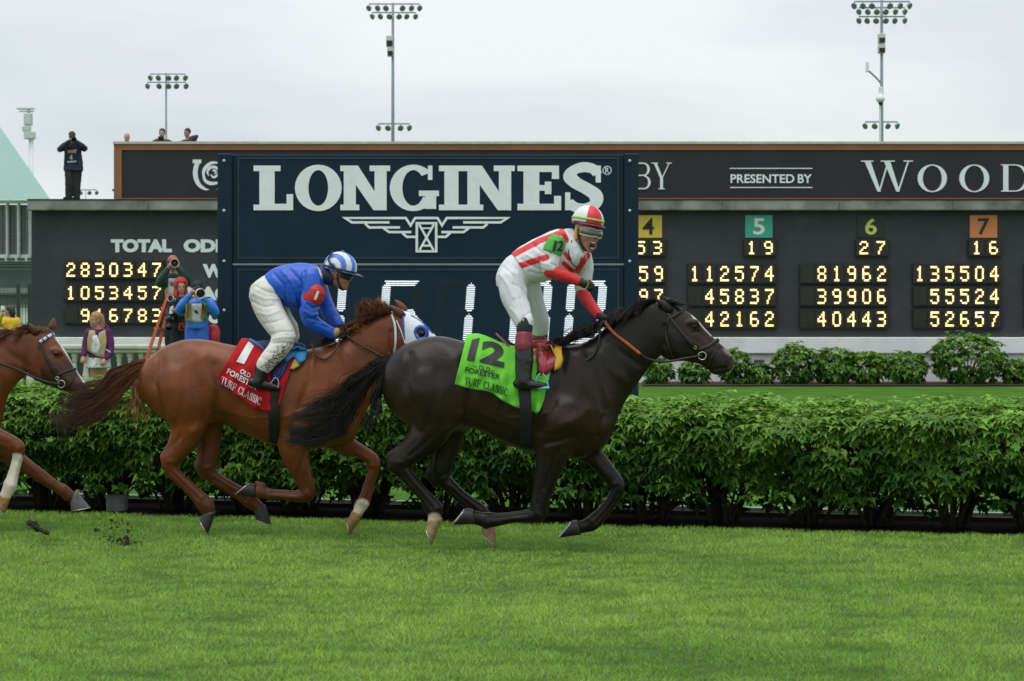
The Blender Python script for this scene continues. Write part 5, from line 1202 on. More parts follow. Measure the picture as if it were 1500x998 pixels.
ring('eye_cup', c+Vector((0, -.012, 0)), .050, .017, M_trim, hood, Vector((.25, 1, 0)).normalized()); mb = MB(); mb.ball(c+Vector((.006, -.002, 0)), .045, .02, .045); mb.build('cup_opening', mat('dark_brown_eye_area', (.03, .014, .009), .4), hood, smooth=True)
mb = MB(); mb.ball(c+Vector((.01, -.018, -.004)), .02, .01, .018); mb.build('cup_eye', M_eye, hood, smooth=True)  # dark glossy eye in the cup
rod('seam', [on_hood(602, 462) or F1.W(602, 462, -.03), on_hood(620, 474) or F1.W(620, 474, -.03), on_hood(634, 489) or F1.W(634, 489, -.03)], .006, M_trim, hood)
rod('neck_strap', [H1.cast(x, y, .008) or F1.W(x, y, -.08) for x, y in [(574, 462), (579, 478), (580, 500), (578, 518)]], .010, M_hood, hood)
rod('neck_strap', [H1.cast(x, y, .008) or F1.W(x, y, -.08) for x, y in [(581, 470), (588, 486), (594, 504)]], .005, M_hood, hood)
bri = empty('bridle', F1.W(560, 520, -.1), 'brown leather reins of the chestnut horse running under its neck', 'reins')
rod('rein', [F1.W(506, 491, -.09), F1.W(527, 504, -.14), F1.W(550, 517, -.14), F1.W(580, 530, -.13), F1.W(628, 538, -.09)], .010, mat('brown_leather', (.05, .03, .022), .5, var=.3, vscale=40), bri)
rod('rein_loop', [F1.W(499, 492, -.10), F1.W(492, 512, -.19), F1.W(478, 526, -.21), F1.W(464, 520, -.20), F1.W(456, 503, -.14)], .009, mat('brown_leather'), bri)

# ---- the third horse
bri = empty('bridle', F3.W(70, 500, -.1), 'dark bridle with blue and white browband on the horse entering at left', 'bridle')
strap(H3, [(58, 497), (66, 520), (78, 543), (88, 558)], .012, bri, 'cheek_strap'); strap(H3, [(82, 551), (95, 545), (106, 542), (112, 540)], .010, bri, 'noseband'); strap(H3, [(110, 542), (106, 556), (98, 570)], .008, bri, 'flash_strap')
p = H3.path([(58, 502), (68, 496), (79, 489)], .014, 6)
for k in range(len(p)-1): mb = MB(); mb.tube([p[k], p[k+1]], .0135, 8); mb.build('browband', M_hood if k % 3 else M_trim, bri)
c = H3.cast(90, 562, .018); ring('bit_ring', c, .030, .0045, M_chrome, bri); c = H3.cast(84, 554, .014); ring('buckle', c, .013, .003, M_chrome, bri)
rod('rein', [F3.W(89, 563, -.09), F3.W(70, 560, -.12), F3.W(48, 552, -.135), F3.W(22, 540, -.15), F3.W(-15, 528, -.18), F3.W(-60, 512, -.17)], .010, M_leather, bri)
# ================================================================== people: shared pieces
M_skin = mat('skin', (.42, .22, .15), .5, var=.10, vscale=20, bump=.05); M_skin2 = mat('skin_tan', (.42, .21, .135), .5, var=.10, vscale=20); M_pale = mat('skin_pale', (.55, .33, .25), .5, var=.1, vscale=20)
def rot(yaw, pitch=0, roll=0):
    """x forward, y left, z up; yaw 0 faces right, -90 faces the camera"""
    return Matrix.Rotation(math.radians(yaw), 3, 'Z') @ Matrix.Rotation(math.radians(-pitch), 3, 'Y') @ Matrix.Rotation(math.radians(roll), 3, 'X')
def head_shapes(mb, C, R, k=1.0, mouth=False):
    def b(x, y, z, rx, ry, rz): mb.ball(Vector(C)+R @ (Vector((x, y, z))*k), rx*k, ry*k, rz*k, R, 16, 11)
    b(-.008, 0, .030, .098, .077, .095); b(.022, 0, -.035, .072, .063, .075); b(.040, 0, -.075, .050, .050, .045 if not mouth else .055); b(.072, 0, -.098 if not mouth else -.115, .022, .024, .020)
    b(.098, 0, -.022, .017, .012, .018); b(.090, 0, -.006, .011, .009, .022); b(.078, 0, .020, .022, .050, .012)
    for s in (-1, 1): b(.062, s*.038, -.035, .026, .022, .024); b(-.002, s*.074, -.012, .020, .010, .030)
    b(.086, 0, -.062, .012, .024, .008)
    if not mouth: b(.083, 0, -.075, .013, .021, .008)
def face_parts(parent, C, R, k=1.0, lips=(.30, .10, .09), eyes=True):
    def w(x, y, z): return Vector(C)+R @ (Vector((x, y, z))*k)
    if eyes:
        for s in (-1, 1):
            mb = MB(); mb.ball(w(.081, s*.032, .002), .012*k, .014*k, .009*k, R, 10, 7); e = mb.build('eye', mat('eye_white', (.6, .58, .55), .3, var=0), parent, smooth=True)
            mb = MB(); mb.ball(w(.089, s*.032, .002), .006*k, .007*k, .007*k, R, 8, 6); mb.build('iris', mat('iris', (.03, .02, .015), .2, var=0), e, smooth=True)
            mb = MB(); mb.ball(w(.088, s*.034, .019), .008*k, .019*k, .005*k, R, 8, 6); mb.build('eyebrow', mat('brow_hair', (.05, .035, .025), .8), parent, smooth=True)
    mb = MB(); mb.ball(w(.090, 0, -.068), .009*k, .022*k, .007*k, R, 10, 6); mb.build('lips', mat('lips', lips, .5, var=.05), parent, smooth=True)
def fist(F, parent, c, d, m, name='glove', k=1.0, up=Vector((0, 0, 1)), vox=.0052):
    """closed hand: palm, four curled fingers and a thumb; d = forearm direction"""
    d = Vector(d).normalized(); s = d.cross(up).normalized(); n = s.cross(d); c = Vector(c); mb = MB()
    def w(x, y, z): return c+(d*x+s*y+n*z)*k
    mb.ctube([w(-.055, 0, 0), w(-.02, 0, 0), w(.02, 0, .002)], [.030*k, .036*k, .037*k], 12)
    for i, (y, ln) in enumerate([(-.030, .9), (-.010, 1.05), (.010, 1.0), (.029, .82)]):
        mb.ctube([w(.022, y, .016), w(.050*ln, y, .014), w(.056*ln, y, -.012), w(.030*ln, y*.95, -.028), w(.012, y*.9, -.022)], [.0115*k, .0112*k, .0108*k, .010*k, .009*k], 8)
    mb.ctube([w(-.02, -.030, -.008), w(.010, -.040, -.022), w(.036, -.024, -.036), w(.046, -.006, -.036)], [.014*k, .0125*k, .0115*k, .010*k], 8)
    return link_mesh(name, remesh(mb, vox, 2), m, parent)
def blob(name, mb, voxel, m, parent, smooth=4, wr=0, ws=12, seed=1, stretch=(1, 1, 1), colour=None):
    me = remesh(mb, voxel, smooth)
    if wr: wrinkle(me, wr, ws, seed, stretch)
    if colour is not None: set_col(me, colour(verts_np(me)))
    return link_mesh(name, me, m, parent)
def relief(o, lines, near=True):
    """creases and folds pressed into a garment: (polyline px, width px, height m)"""
    me = o.data; off = np.array(world_loc(o)); a = verts_np(me)+off; q = to_px(a); nrm = np.empty(len(a)*3, dtype=np.float32); me.vertices.foreach_get('normal', nrm); nrm = nrm.reshape(-1, 3); d = np.zeros(len(a))
    for pl, w, amp in lines:
        D = np.min([seg_dist(q, pl[i], pl[i+1]) for i in range(len(pl)-1)], axis=0); d += np.exp(-(D/w)**2)*amp*(nrm[:, 1] < .3)
    set_verts(me, a-off+nrm*d[:, None])
def limb(mb, F, pts, inf=0.0, n=14):
    q = cat_pts(pts, 3); mb.ctube([F.W(*p[:3]) for p in q], [max(.006, p[3]+inf) for p in q], n)
def secs(mb, F, S, inf=0.0, n=24, e=2.2, lat=0.0):
    q = cat_pts([(*a, *b, w) for a, b, w in S], 3); out = []
    for p in q:
        a = np.array(p[:2]); b = np.array(p[2:4]); d = (a-b)/np.linalg.norm(a-b); a2 = a+d*inf*F.s; b2 = b-d*inf*F.s
        out.append((F.W(*a2, lat), F.W(*b2, lat), p[4]+inf))
    mb.sections(out, n, e)
def shell_helmet(parent, C, R, colour, k=1.0, name='helmet', ry=.118):
    """jockey helmet: dome with rolled edge, coloured by its own panels"""
    V = []; Fc = []; nu, nv = 96, 40; C = Vector(C); cols = []
    for j in range(nv+1):
        ph = math.radians(-14)+(math.pi/2-math.radians(-14))*j/nv
        for i in range(nu):
            th = 2*math.pi*i/nu; p = Vector((math.cos(ph)*math.cos(th)*.138, math.cos(ph)*math.sin(th)*ry, math.sin(ph)*.128+.035))
            V.append(C+R @ (p*k)); cols.append(colour(math.degrees(th), math.degrees(ph), p.normalized()))
    for j in range(nv):
        for i in range(nu): Fc.append((j*nu+i, j*nu+(i+1) % nu, (j+1)*nu+(i+1) % nu, (j+1)*nu+i))
    me = bpy.data.meshes.new(name); me.from_pydata([tuple(v) for v in V], [], Fc); me.update(); set_col(me, np.array(cols)); me.polygons.foreach_set('use_smooth', [True]*len(Fc))
    o = link_mesh(name, me, mat('helmet_silk', rough=.45, attr=True, var=.05, vscale=20, bump=.12, bscale=30), parent); so = o.modifiers.new('thick', 'SOLIDIFY'); so.thickness = .006; return o
def peak(parent, C, R, m, k=1.0, ln=.062, z=.012):
    V = []; Fc = []; n = 17
    for t, dz in ((0, 0), (.6, -.004), (1, -.012)):
        for i in range(n):
            a = math.radians(-72+144*i/(n-1)); r = 1+t*ln/.138*max(0, math.cos(a))**.6; V.append(tuple(Vector(C)+R @ (Vector((math.cos(a)*.139*r, math.sin(a)*.119*(1+.1*t), z+dz))*k)))
    for j in range(2):
        for i in range(n-1): Fc.append((j*n+i, j*n+i+1, (j+1)*n+i+1, (j+1)*n+i))
    me = bpy.data.meshes.new('peak'); me.from_pydata(V, [], Fc); me.update(); me.polygons.foreach_set('use_smooth', [True]*len(Fc)); o = link_mesh('helmet_peak', me, m, parent); so = o.modifiers.new('thick', 'SOLIDIFY'); so.thickness = .006; return o
def band(parent, C, R, z, m, k=1.0, h=.010, grow=1.0, tilt=0, name='helmet_band'):
    pts = []
    for i in range(41):
        a = 2*math.pi*i/40; ph = math.asin(max(-.9, min(.9, (z-.035)/.128))); pts.append(Vector(C)+R @ (Vector((math.cos(a)*.141*math.cos(ph)*grow, math.sin(a)*.121*math.cos(ph)*grow, z+tilt*math.cos(a)))*k))
    mb = MB(); mb.tube(pts, h*k, 6, .35, tuple(R @ Vector((1, 0, 0)))); 
    mb = MB()
    for q in range(2): pass
    V = []; Fc = []
    for p in pts:
        o_ = (p-Vector(C)); o_ = (o_-(R @ Vector((0, 0, 1)))*o_.dot(R @ Vector((0, 0, 1)))).normalized(); V += [p+(R @ Vector((0, 0, h*k)))+o_*.002, p-(R @ Vector((0, 0, h*k)))+o_*.004]
    for i in range(40): Fc.append((2*i, 2*i+1, 2*i+3, 2*i+2))
    mb.add(V, Fc); o = mb.build(name, m, parent, smooth=True); so = o.modifiers.new('t', 'SOLIDIFY'); so.thickness = .003; return o
def goggles(parent, C, R, k=1.0, lens=(.20, .19, .18), frame=(.55, .56, .56)):
    def surf(u, v, g):   # u left-right angle, v height, g growth
        a = math.radians(u); return Vector(C)+R @ (Vector((.012+(.088+g)*math.cos(a), (.084+g)*math.sin(a), v))*k)
    V = []; Fc = []; nu, nv = 25, 6
    for j in range(nv):
        for i in range(nu):
            u = -72+144*i/(nu-1); t = j/(nv-1); hgt = .027*(1-.35*abs(u/72)**3)*(1-.30*math.exp(-(u/10)**2)); V.append(tuple(surf(u, .004+hgt*(2*t-1), .012*math.sin(math.pi*t)+.006)))
    for j in range(nv-1):
        for i in range(nu-1): Fc.append((j*nu+i, j*nu+i+1, (j+1)*nu+i+1, (j+1)*nu+i))
    me = bpy.data.meshes.new('g'); me.from_pydata(V, [], Fc); me.update(); me.polygons.foreach_set('use_smooth', [True]*len(Fc)); o = link_mesh('goggles', me, mat('goggle_lens_%d' % int(lens[0]*100), lens, .12, var=.05, coat=.5), parent)
    so = o.modifiers.new('t', 'SOLIDIFY'); so.thickness = .004; loop = [Vector(V[i]) for i in range(nu)]+[Vector(V[(nv-1)*nu+i]) for i in range(nu-1, -1, -1)]; loop.append(loop[0])
    mb = MB(); mb.tube(loop, .0055*k, 6); mb.build('goggle_frame', mat('goggle_frame_%d' % int(frame[0]*100), frame, .3, var=.05), o, smooth=True)
    return o
def cast_on(objs_me, px, py, off):
    o = Vector((0, 0, CAM_H)); d = (P(px, py, 20)-o).normalized(); best = None
    for bv in objs_me:
        h = bv.ray_cast(o, d)
        if h[0] is not None and (best is None or h[3] < best[1]): best = (h[0]-d*off, h[3])
    return best[0] if best else None
def bvh_of(o):
    me = o.data; wl_ = world_loc(o); return BVHTree.FromPolygons([v.co+wl_ for v in me.vertices], [tuple(p.vertices) for p in me.polygons])
def decal(name, o, vs, fs, m, parent, off=.004):
    vs, fs = fine2d(vs, fs)
    bv = [bvh_of(o)]; out = [cast_on(bv, x, y, off) for x, y in vs]; good = [p for p in out if p is not None]
    if not good: return
    out = [p if p is not None else good[0] for p in out]; mb = MB(); mb.add(out, fs); return mb.build(name, m, parent)

# ================================================================== the winning jockey, standing in his stirrups
J = F12; j12 = empty('person', J.W(762, 566), 'jockey in white and red silks shouting, standing in his stirrups on the leading horse', 'person')
C = J.W(859.5, 341.5, -.08); R = Matrix.Rotation(math.radians(10), 3, 'Y') @ rot(-56, 0, 0)
hips = [((757, 369), (780, 412), .145), ((741, 379), (774, 420), .155), ((727, 402), (768, 428), .155), ((727, 420), (760, 434), .13)]
chest = [((750, 373), (776, 413), .145), ((774, 357), (796, 411), .155), ((795, 346), (818, 404), .17), ((812, 339), (846, 397), .175), ((826, 338), (860, 384), .155), ((836, 342), (857, 370), .11)]
nleg = [(750, 408, -.08, .112), (752, 432, -.13, .104), (761, 456, -.19, .086), (769, 474, -.24, .074)]; nboot = [(769, 480, -.255, .058), (767, 498, -.275, .062), (768, 520, -.295, .072), (767, 545, -.315, .066), (767, 558, -.33, .060)]
fleg = [(770, 412, .08, .11), (780, 440, .14, .09), (789, 466, .20, .080), (791, 486, .25, .066)]; fboot = [(791, 494, .26, .052), (792, 520, .29, .055), (792, 556, .33, .05)]
narm = [(812, 356, -.17, .072), (807, 374, -.21, .066), (805, 392, -.235, .060)]; nfore = [(806, 397, -.235, .056), (826, 404, -.25, .050), (847, 412, -.255, .038)]
farm = [(852, 375, .13, .068), (856, 395, .16, .062), (853, 420, .14, .056)]; ffore = [(853, 428, .13, .052), (865, 447, .08, .046), (879, 463, .0, .036)]
mb = MB(); secs(mb, J, hips, -.02); secs(mb, J, chest, -.02)
for l in (nleg+nboot, fleg+fboot, narm+nfore, farm+ffore): limb(mb, J, l, -.016)
limb(mb, J, [(833, 350, -.03, .062), (843, 350, -.05, .058), (853, 344, -.065, .056)]); head_shapes(mb, C, R, 1.10, True)
blob('body', mb, .0095, M_skin2, j12, 3)
def hw(x, y, z): return C+R @ (Vector((x, y, z))*1.08)
mb = MB(); mb.ball(hw(.083, 0, -.082), .020, .025, .024, R); o = mb.build('open_mouth', mat('mouth_inside', (.03, .008, .008), .5), j12, smooth=True)
mb = MB(); mb.ball(hw(.098, 0, -.064), .007, .019, .005, R); mb.ball(hw(.094, 0, -.103), .007, .017, .005, R); mb.build('teeth', mat('teeth', (.7, .68, .62), .3), o, smooth=True)
mb = MB(); mb.tube([hw(.094+.004*math.cos(a), .028*math.cos(a), -.083+.029*math.sin(a)) for a in [2*math.pi*i/16 for i in range(17)]], .006, 6); mb.build('lips', mat('lips', (.30, .10, .09), .5, var=.05), o, smooth=True)
mb = MB(); secs(mb, J, hips, .0); limb(mb, J, nleg); limb(mb, J, fleg)
pants = blob('breeches', mb, .0095, mat('white_breeches', (.68, .70, .74), .6, var=.05, vscale=5, bump=.35, bscale=16), j12, 3, .0035, 7, 3, (1, 1, .6))
relief(pants, [([(738, 392), (752, 404), (760, 418)], 2.0, -.008), ([(733, 402), (744, 418), (752, 436)], 2.4, .008), ([(752, 416), (766, 424), (774, 440)], 1.8, -.008), ([(770, 424), (774, 448), (778, 470)], 2.2, .008), ([(762, 436), (768, 456), (770, 474)], 1.8, -.007), ([(748, 452), (757, 462), (762, 474)], 1.8, .006), ([(760, 474), (768, 463), (777, 458)], 1.6, -.006), ([(784, 440), (790, 462), (793, 482)], 1.8, -.008)])
mb = MB(); secs(mb, J, chest, .012); limb(mb, J, narm, .010); limb(mb, J, farm, .010); mb.ball(J.W(816, 352, -.14), .085, .08, .075); mb.ball(J.W(850, 372, .1), .08, .08, .075)
RED = [.62, .018, .028]; WHT = [.70, .71, .74]
def silk12(a):
    q = to_px(a); c = np.tile(np.array(WHT), (len(a), 1))
    d = np.min([seg_dist(q, (753, 373), (790, 353))/4.2, seg_dist(q, (790, 353), (822, 341))/4.2, seg_dist(q, (760, 390), (782, 383))/4.6, seg_dist(q, (782, 383), (800, 377))/4.6, seg_dist(q, (823, 338), (830, 352))/4.0, seg_dist(q, (861, 374), (846, 396))/4.2, seg_dist(q, (826, 386), (838, 397))/3.4, seg_dist(q, (834, 380), (828, 372))/3], axis=0)
    w = sstep(1.12, .9, d)[:, None]; return c*(1-w)+np.array(RED)*w
M_silk = mat('racing_silk', rough=.45, attr=True, var=.05, vscale=8, bump=.3, bscale=18)
silk = blob('silks', mb, .0090, M_silk, j12, 3, .004, 9, 5, (1, 1, 1), silk12)
relief(silk, [([(764, 380), (784, 392), (800, 398)], 1.9, -.009), ([(772, 374), (790, 384), (803, 386)], 2.2, .008), ([(782, 360), (796, 372), (804, 380)], 2.0, -.008), ([(776, 398), (790, 402), (806, 398)], 1.8, -.008), ([(800, 352), (808, 362), (806, 378)], 1.8, -.008), ([(828, 368), (834, 386), (830, 400)], 2.0, -.007), ([(845, 372), (840, 390)], 1.8, .007), ([(797, 384), (806, 386), (815, 390)], 1.6, -.007)])
M_rsl = mat('red_sleeve', (.62, .022, .026), .6, var=.07, vscale=10, bump=.3, bscale=24)
for l, s in ((nfore, 7), (ffore, 9)): mb = MB(); limb(mb, J, l); blob('undersleeve', mb, .007, M_rsl, j12, 2, .003, 16, s)
mb = MB(); mb.tube([J.W(819, 348, -.200), J.W(815, 356, -.210), J.W(811, 364, -.218), J.W(808, 372, -.226)], [.060, .076, .077, .074], 16); arm_b = blob('arm_band', mb, .007, mat('green_band', (.07, .40, .06), .6, var=.07), j12, 3)
for dx, ch in ((-7.0, '1'), (-.8, '2')):
    a, f, mx = text2d(ch, .03); ww = 4.2 if ch == '1' else 8.5
    decal('number', arm_b, [(816+dx+ww*p[0]/mx[0]+3.4*p[1]/mx[1], 367.5+1.2*p[0]/mx[0]-15.5*p[1]/mx[1]) for p in a], f, M_ink, arm_b, .006)
M_glove = mat('black_glove', (.010, .010, .011), .6, var=.2, bump=.2, bscale=50)
g = fist(J, j12, J.W(859, 416.5, -.26), J.W(872, 420, -.26)-J.W(850, 412, -.26), M_glove, k=1.02); mb = MB(); mb.tube([J.W(855, 410, -.307), J.W(861, 410.5, -.309), J.W(862, 417, -.309), J.W(858, 423, -.303)], .003, 6); mb.build('glove_piping', mat('gold', (.6, .42, .06), .5), g)
fist(J, j12, J.W(885, 468, -.03), J.W(893, 474, -.05)-J.W(878, 462, .0), M_glove, k=.98)
M_boot = mat('black_boot', (.010, .010, .011), .28, var=.2, bump=.25, bscale=14); M_btop = mat('maroon_boot_top', (.17, .014, .024), .4, var=.15)
for bt, dirn in ((nboot, 1), (fboot, 1)):
    b = bt[-1]; k0 = 2 if bt is nboot else 1
    mb = MB(); limb(mb, J, bt[k0-1:]); 
    mb.ctube([J.W(b[0]-8, b[1]+4, b[2]), J.W(b[0]+6, b[1]+6, b[2]), J.W(b[0]+22, b[1]+7, b[2]), J.W(b[0]+30, b[1]+7.5, b[2])], [.042, .045, .036, .026]); boot = blob('boot', mb, .008, M_boot, j12, 3, .004, 9, 2)
    mb = MB(); limb(mb, J, [(bt[0][0]-1, bt[0][1]+(12 if bt is nboot else 4), bt[0][2]-.005, .064), (bt[k0][0]-1, bt[k0][1]-(11 if bt is nboot else 8), bt[k0][2], .067)], .004); blob('boot_top', mb, .008, M_btop, boot, 2)
    mb = MB(); limb(mb, J, [(bt[0][0], bt[0][1]-6, bt[0][2]+.005, .060), (bt[0][0]-1, bt[0][1]+5, bt[0][2], .060)], .004); blob('sock', mb, .008, mat('dark_sock', (.02, .02, .024), .8), boot, 2)
mb = MB(); limb(mb, J, [(832, 348, -.03, .066), (842, 352, -.05, .064), (848, 350, -.06, .060)], .008); mb.ball(J.W(841, 366, -.10), .055, .05, .07); blob('collar', mb, .008, mat('grey_white_collar', (.50, .52, .55), .7, var=.08, bump=.2), j12, 3, .003, 16, 4)
rod('goggle_cord', [J.W(838, 352, -.16), J.W(833, 368, -.18), J.W(838, 386, -.19), J.W(848, 390, -.18), J.W(853, 370, -.13)], .0045, M_glove, j12)
def hel12(th, ph, p):
    th = (th+180) % 360-180
    if ph < -4: return [.55, .02, .03] if abs(th) > 100 else [.05, .02, .02]
    return [.64, .02, .035] if (-46 < th < 22 or abs(th) > 140) else [.72, .73, .75]
HC = hw(-.012, 0, .050); hel = shell_helmet(j12, HC, R, hel12, .98); peak(hel, HC, R, mat('dark_red_peak', (.16, .012, .018), .4), .98, .032)
band(hel, HC, R, .052, mat('lime_band', (.30, .62, .10), .6), .98, .008)
goggles(j12, C, R, 1.13, (.13, .11, .09), (.55, .56, .57))
rod('chin_strap', [hw(.0, -.078, .02), hw(.02, -.076, -.04), hw(.045, -.055, -.095), hw(.060, -.02, -.128)], .008, M_glove, hel); rod('strap_pad', [hw(-.012, -.080, .02), hw(-.01, -.082, -.03), hw(.0, -.078, -.06)], .014, mat('yellow_pad'), hel)

# ================================================================== the second jockey, crouched
J = F1; j1 = empty('person', J.W(385, 565), 'crouching jockey in blue silks with blue and white striped helmet', 'person')
C = J.W(497, 402, -.02); R = rot(-9, -14, 0)
hips = [((392, 402), (414, 441), .145), ((379, 409), (410, 446), .155), ((366, 429), (402, 456), .155), ((367, 443), (394, 464), .125)]
chest = [((389, 404), (413, 442), .15), ((406, 393), (421, 448), .165), ((428, 388), (438, 452), .175), ((449, 388), (449, 443), .18), ((463, 391), (468, 430), .155), ((472, 397), (476, 417), .10)]
nleg = [(387, 430, -.08, .13), (394, 454, -.13, .118), (408, 477, -.20, .104), (416, 494, -.265, .096), (407, 512, -.295, .086), (394, 527, -.32, .076), (387, 536, -.33, .070)]
fleg = [(396, 436, .08, .12), (410, 465, .16, .10), (424, 492, .25, .088), (405, 522, .30, .066), (395, 538, .32, .05)]
narm = [(456, 406, -.17, .078), (456, 432, -.215, .070), (452, 458, -.225, .064), (459, 474, -.20, .056), (474, 483, -.15, .048), (487, 489.5, -.105, .038)]
farm = [(462, 408, .16, .072), (472, 436, .19, .062), (482, 458, .15, .054), (497, 476, .06, .038)]
mb = MB(); secs(mb, J, hips, -.02); secs(mb, J, chest, -.02)
for l in (nleg, fleg, narm, farm): limb(mb, J, l, -.016)
limb(mb, J, [(470, 404, -.01, .066), (480, 406, -.015, .060), (490, 408, -.02, .056)]); head_shapes(mb, C, R, 1.0)
limb(mb, J, [(384, 540, -.33, .04), (382, 556, -.335, .035)]); blob('body', mb, .0095, M_skin2, j1, 3)
face_parts(j1, C, R, 1.0, (.24, .09, .08), False)
mb = MB(); secs(mb, J, hips); limb(mb, J, nleg); limb(mb, J, fleg)
br1 = blob('breeches', mb, .0095, mat('muddy_breeches', (.66, .65, .61), .65, var=.06, vscale=5, bump=.35, bscale=16), j1, 3, .0035, 7, 8, (1, 1, .6), None)
relief(br1, [([(375, 420), (392, 428), (408, 430)], 1.8, -0.0075), ([(370, 430), (388, 438), (406, 438)], 2.1, 0.0060), ([(369, 442), (386, 450), (402, 448)], 1.7, -0.0075), ([(378, 458), (392, 462), (408, 456)], 1.8, 0.0053), ([(388, 474), (402, 472), (416, 468)], 1.7, -0.0060), ([(396, 490), (412, 486), (428, 486)], 1.6, -0.0075), ([(398, 497), (414, 494), (432, 494)], 1.8, 0.0067), ([(400, 503), (416, 502), (430, 504)], 1.6, -0.0075), ([(392, 516), (404, 518), (414, 524)], 1.6, -0.0053), ([(396, 444), (408, 468), (420, 486)], 2.2, 0.0045), ([(382, 524), (394, 530), (402, 538)], 1.6, -0.0045)])
# mud spatter sits on the lower leg
mud = br1; spl = MB(); bv = [bvh_of(mud)]
for k in range(150):
    t = random.random()**.8; px = 424-38*t+random.gauss(0, 4.5)+4; py = 503+36*t+random.gauss(0, 3.5)
    q = cast_on(bv, px, py, .0025); q2 = cast_on(bv, px+1, py, .0025); q3_ = cast_on(bv, px, py+1, .0025)
    if q and q2 and q3_ and abs(q2.y-q.y) < .03 and abs(q3_.y-q.y) < .03:
        ex = (q2-q)*random.uniform(.4, 1.9); ey = (q3_-q)*random.uniform(.3, 1.3); spl.add([q+ex*math.cos(a)*random.uniform(.6, 1.2)+ey*math.sin(a)*random.uniform(.6, 1.2) for a in [2*math.pi*i/7 for i in range(7)]], [tuple(range(7))])
tag(spl.build('mud_spatter', mat('mud', (.13, .11, .075), .9, var=.4, vscale=60), mud), kind='stuff')
mb = MB(); secs(mb, J, chest, .012); limb(mb, J, narm, .010); limb(mb, J, farm, .010); mb.ball(J.W(458, 405, -.13), .085, .08, .08); mb.ball(J.W(462, 406, .12), .085, .08, .08)
BLU = np.array([.022, .070, .50])
silk1 = blob('silks', mb, .0090, mat('blue_silk', (.010, .095, .56), .36, var=.06, vscale=8, bump=.35, bscale=14, spec=.5), j1, 3, .0055, 8, 6)
relief(silk1, [([(402, 402), (416, 418), (420, 440)], 2.2, -.011), ([(412, 396), (428, 414), (434, 440)], 2.4, .010), ([(424, 394), (440, 412), (444, 436)], 2.0, -.011), ([(446, 398), (444, 420), (446, 440)], 1.8, -.012), ([(450, 446), (458, 452), (466, 450)], 1.7, -.011), ([(446, 456), (456, 462), (466, 460)], 1.8, .010), ([(448, 466), (460, 468), (470, 472)], 1.6, -.010), ([(462, 474), (472, 477), (482, 481)], 1.5, -.008), ([(398, 430), (414, 442), (432, 448)], 1.8, -.008), ([(430, 425), (436, 436), (440, 450)], 1.8, -.008)])
decal('shoulder_panel', silk1, [(465, 391), (471, 393), (479, 408), (479, 416), (475, 417), (469, 404)], [(0, 1, 5), (1, 2, 4, 5), (2, 3, 4)], mat('white_silk', (.7, .71, .74), .45), silk1, .012)
mb = MB(); mb.tube([J.W(465, 419, -.200), J.W(462, 427, -.212), J.W(458, 436, -.220), J.W(455, 443, -.222)], [.066, .086, .086, .080], 16); ab = blob('arm_band', mb, .007, mat('red_band', (.50, .02, .02), .5, var=.07), j1, 3)
decal('number', ab, [(464.5, 426), (468, 427.5), (463, 440), (459.5, 438.5)], [(0, 1, 2, 3)], mat('white_silk'), ab, .006)
mb = MB(); limb(mb, J, [(474, 402, -.01, .072), (484, 406, -.018, .066)], .006); blob('collar', mb, .008, mat('navy_collar', (.015, .025, .10), .6), j1, 3)
fist(J, j1, J.W(497, 489, -.095), J.W(508, 491, -.07)-J.W(488, 489, -.10), M_glove, k=1.0); fist(J, j1, J.W(505, 482, .03), J.W(514, 487, .02)-J.W(498, 477, .05), M_glove, k=1.0)
mb = MB(); mb.ctube([J.W(491, 489, -.12), J.W(493, 486, -.12)], [.034, .034], 12); mb.build('glove_cuff', mat('tan_cuff', (.45, .28, .12), .5), j1, smooth=True)
for (bx_, by_, lt) in ((382, 540, -.33), (394, 540, .32)):
    mb = MB(); limb(mb, J, [(bx_+2, by_-3, lt, .060), (bx_, by_+10, lt-.004, .054), (bx_-3, by_+20, lt-.006, .050)]); mb.ctube([J.W(bx_-12, by_+20, lt), J.W(bx_, by_+23, lt), J.W(bx_+16, by_+26, lt), J.W(bx_+26, by_+28, lt)], [.040, .044, .034, .024]); blob('boot', mb, .008, M_boot, j1, 3, .005, 9, 2)
def hel1(th, ph, p):
    d = math.degrees(math.acos(max(-1, min(1, Vector((-.30, -.80, .10)).normalized().dot(p))))); b = int(d/19); return [.72, .74, .78] if b % 2 else [.06, .20, .68]
def hw(x, y, z): return C+R @ Vector((x, y, z))
HC = hw(-.006, 0, .022); hel = shell_helmet(j1, HC, R, hel1, 1.0); peak(hel, HC, R, mat('navy_peak', (.012, .03, .12), .3), 1.0, .065)
band(hel, HC, R, .022, M_glove, 1.0, .008); mb = MB(); mb.ball(HC+R @ Vector((-.01, 0, .166)), .016, .016, .010, R); mb.build('helmet_button', mat('royal_blue_trim'), hel, smooth=True)
rod('goggle_strap', [HC+R @ Vector((-.075, -.06, .150)), HC+R @ Vector((-.085, -.108, .075)), HC+R @ Vector((-.01, -.122, .022)), HC+R @ Vector((.05, -.116, -.005))], .008, M_glove, hel)
goggles(j1, C, R, .98, (.035, .035, .03), (.02, .02, .02)); rod('chin_strap', [hw(.0, -.078, .0), hw(.02, -.074, -.05), hw(.05, -.05, -.10), hw(.066, -.015, -.118)], .008, M_glove, hel)
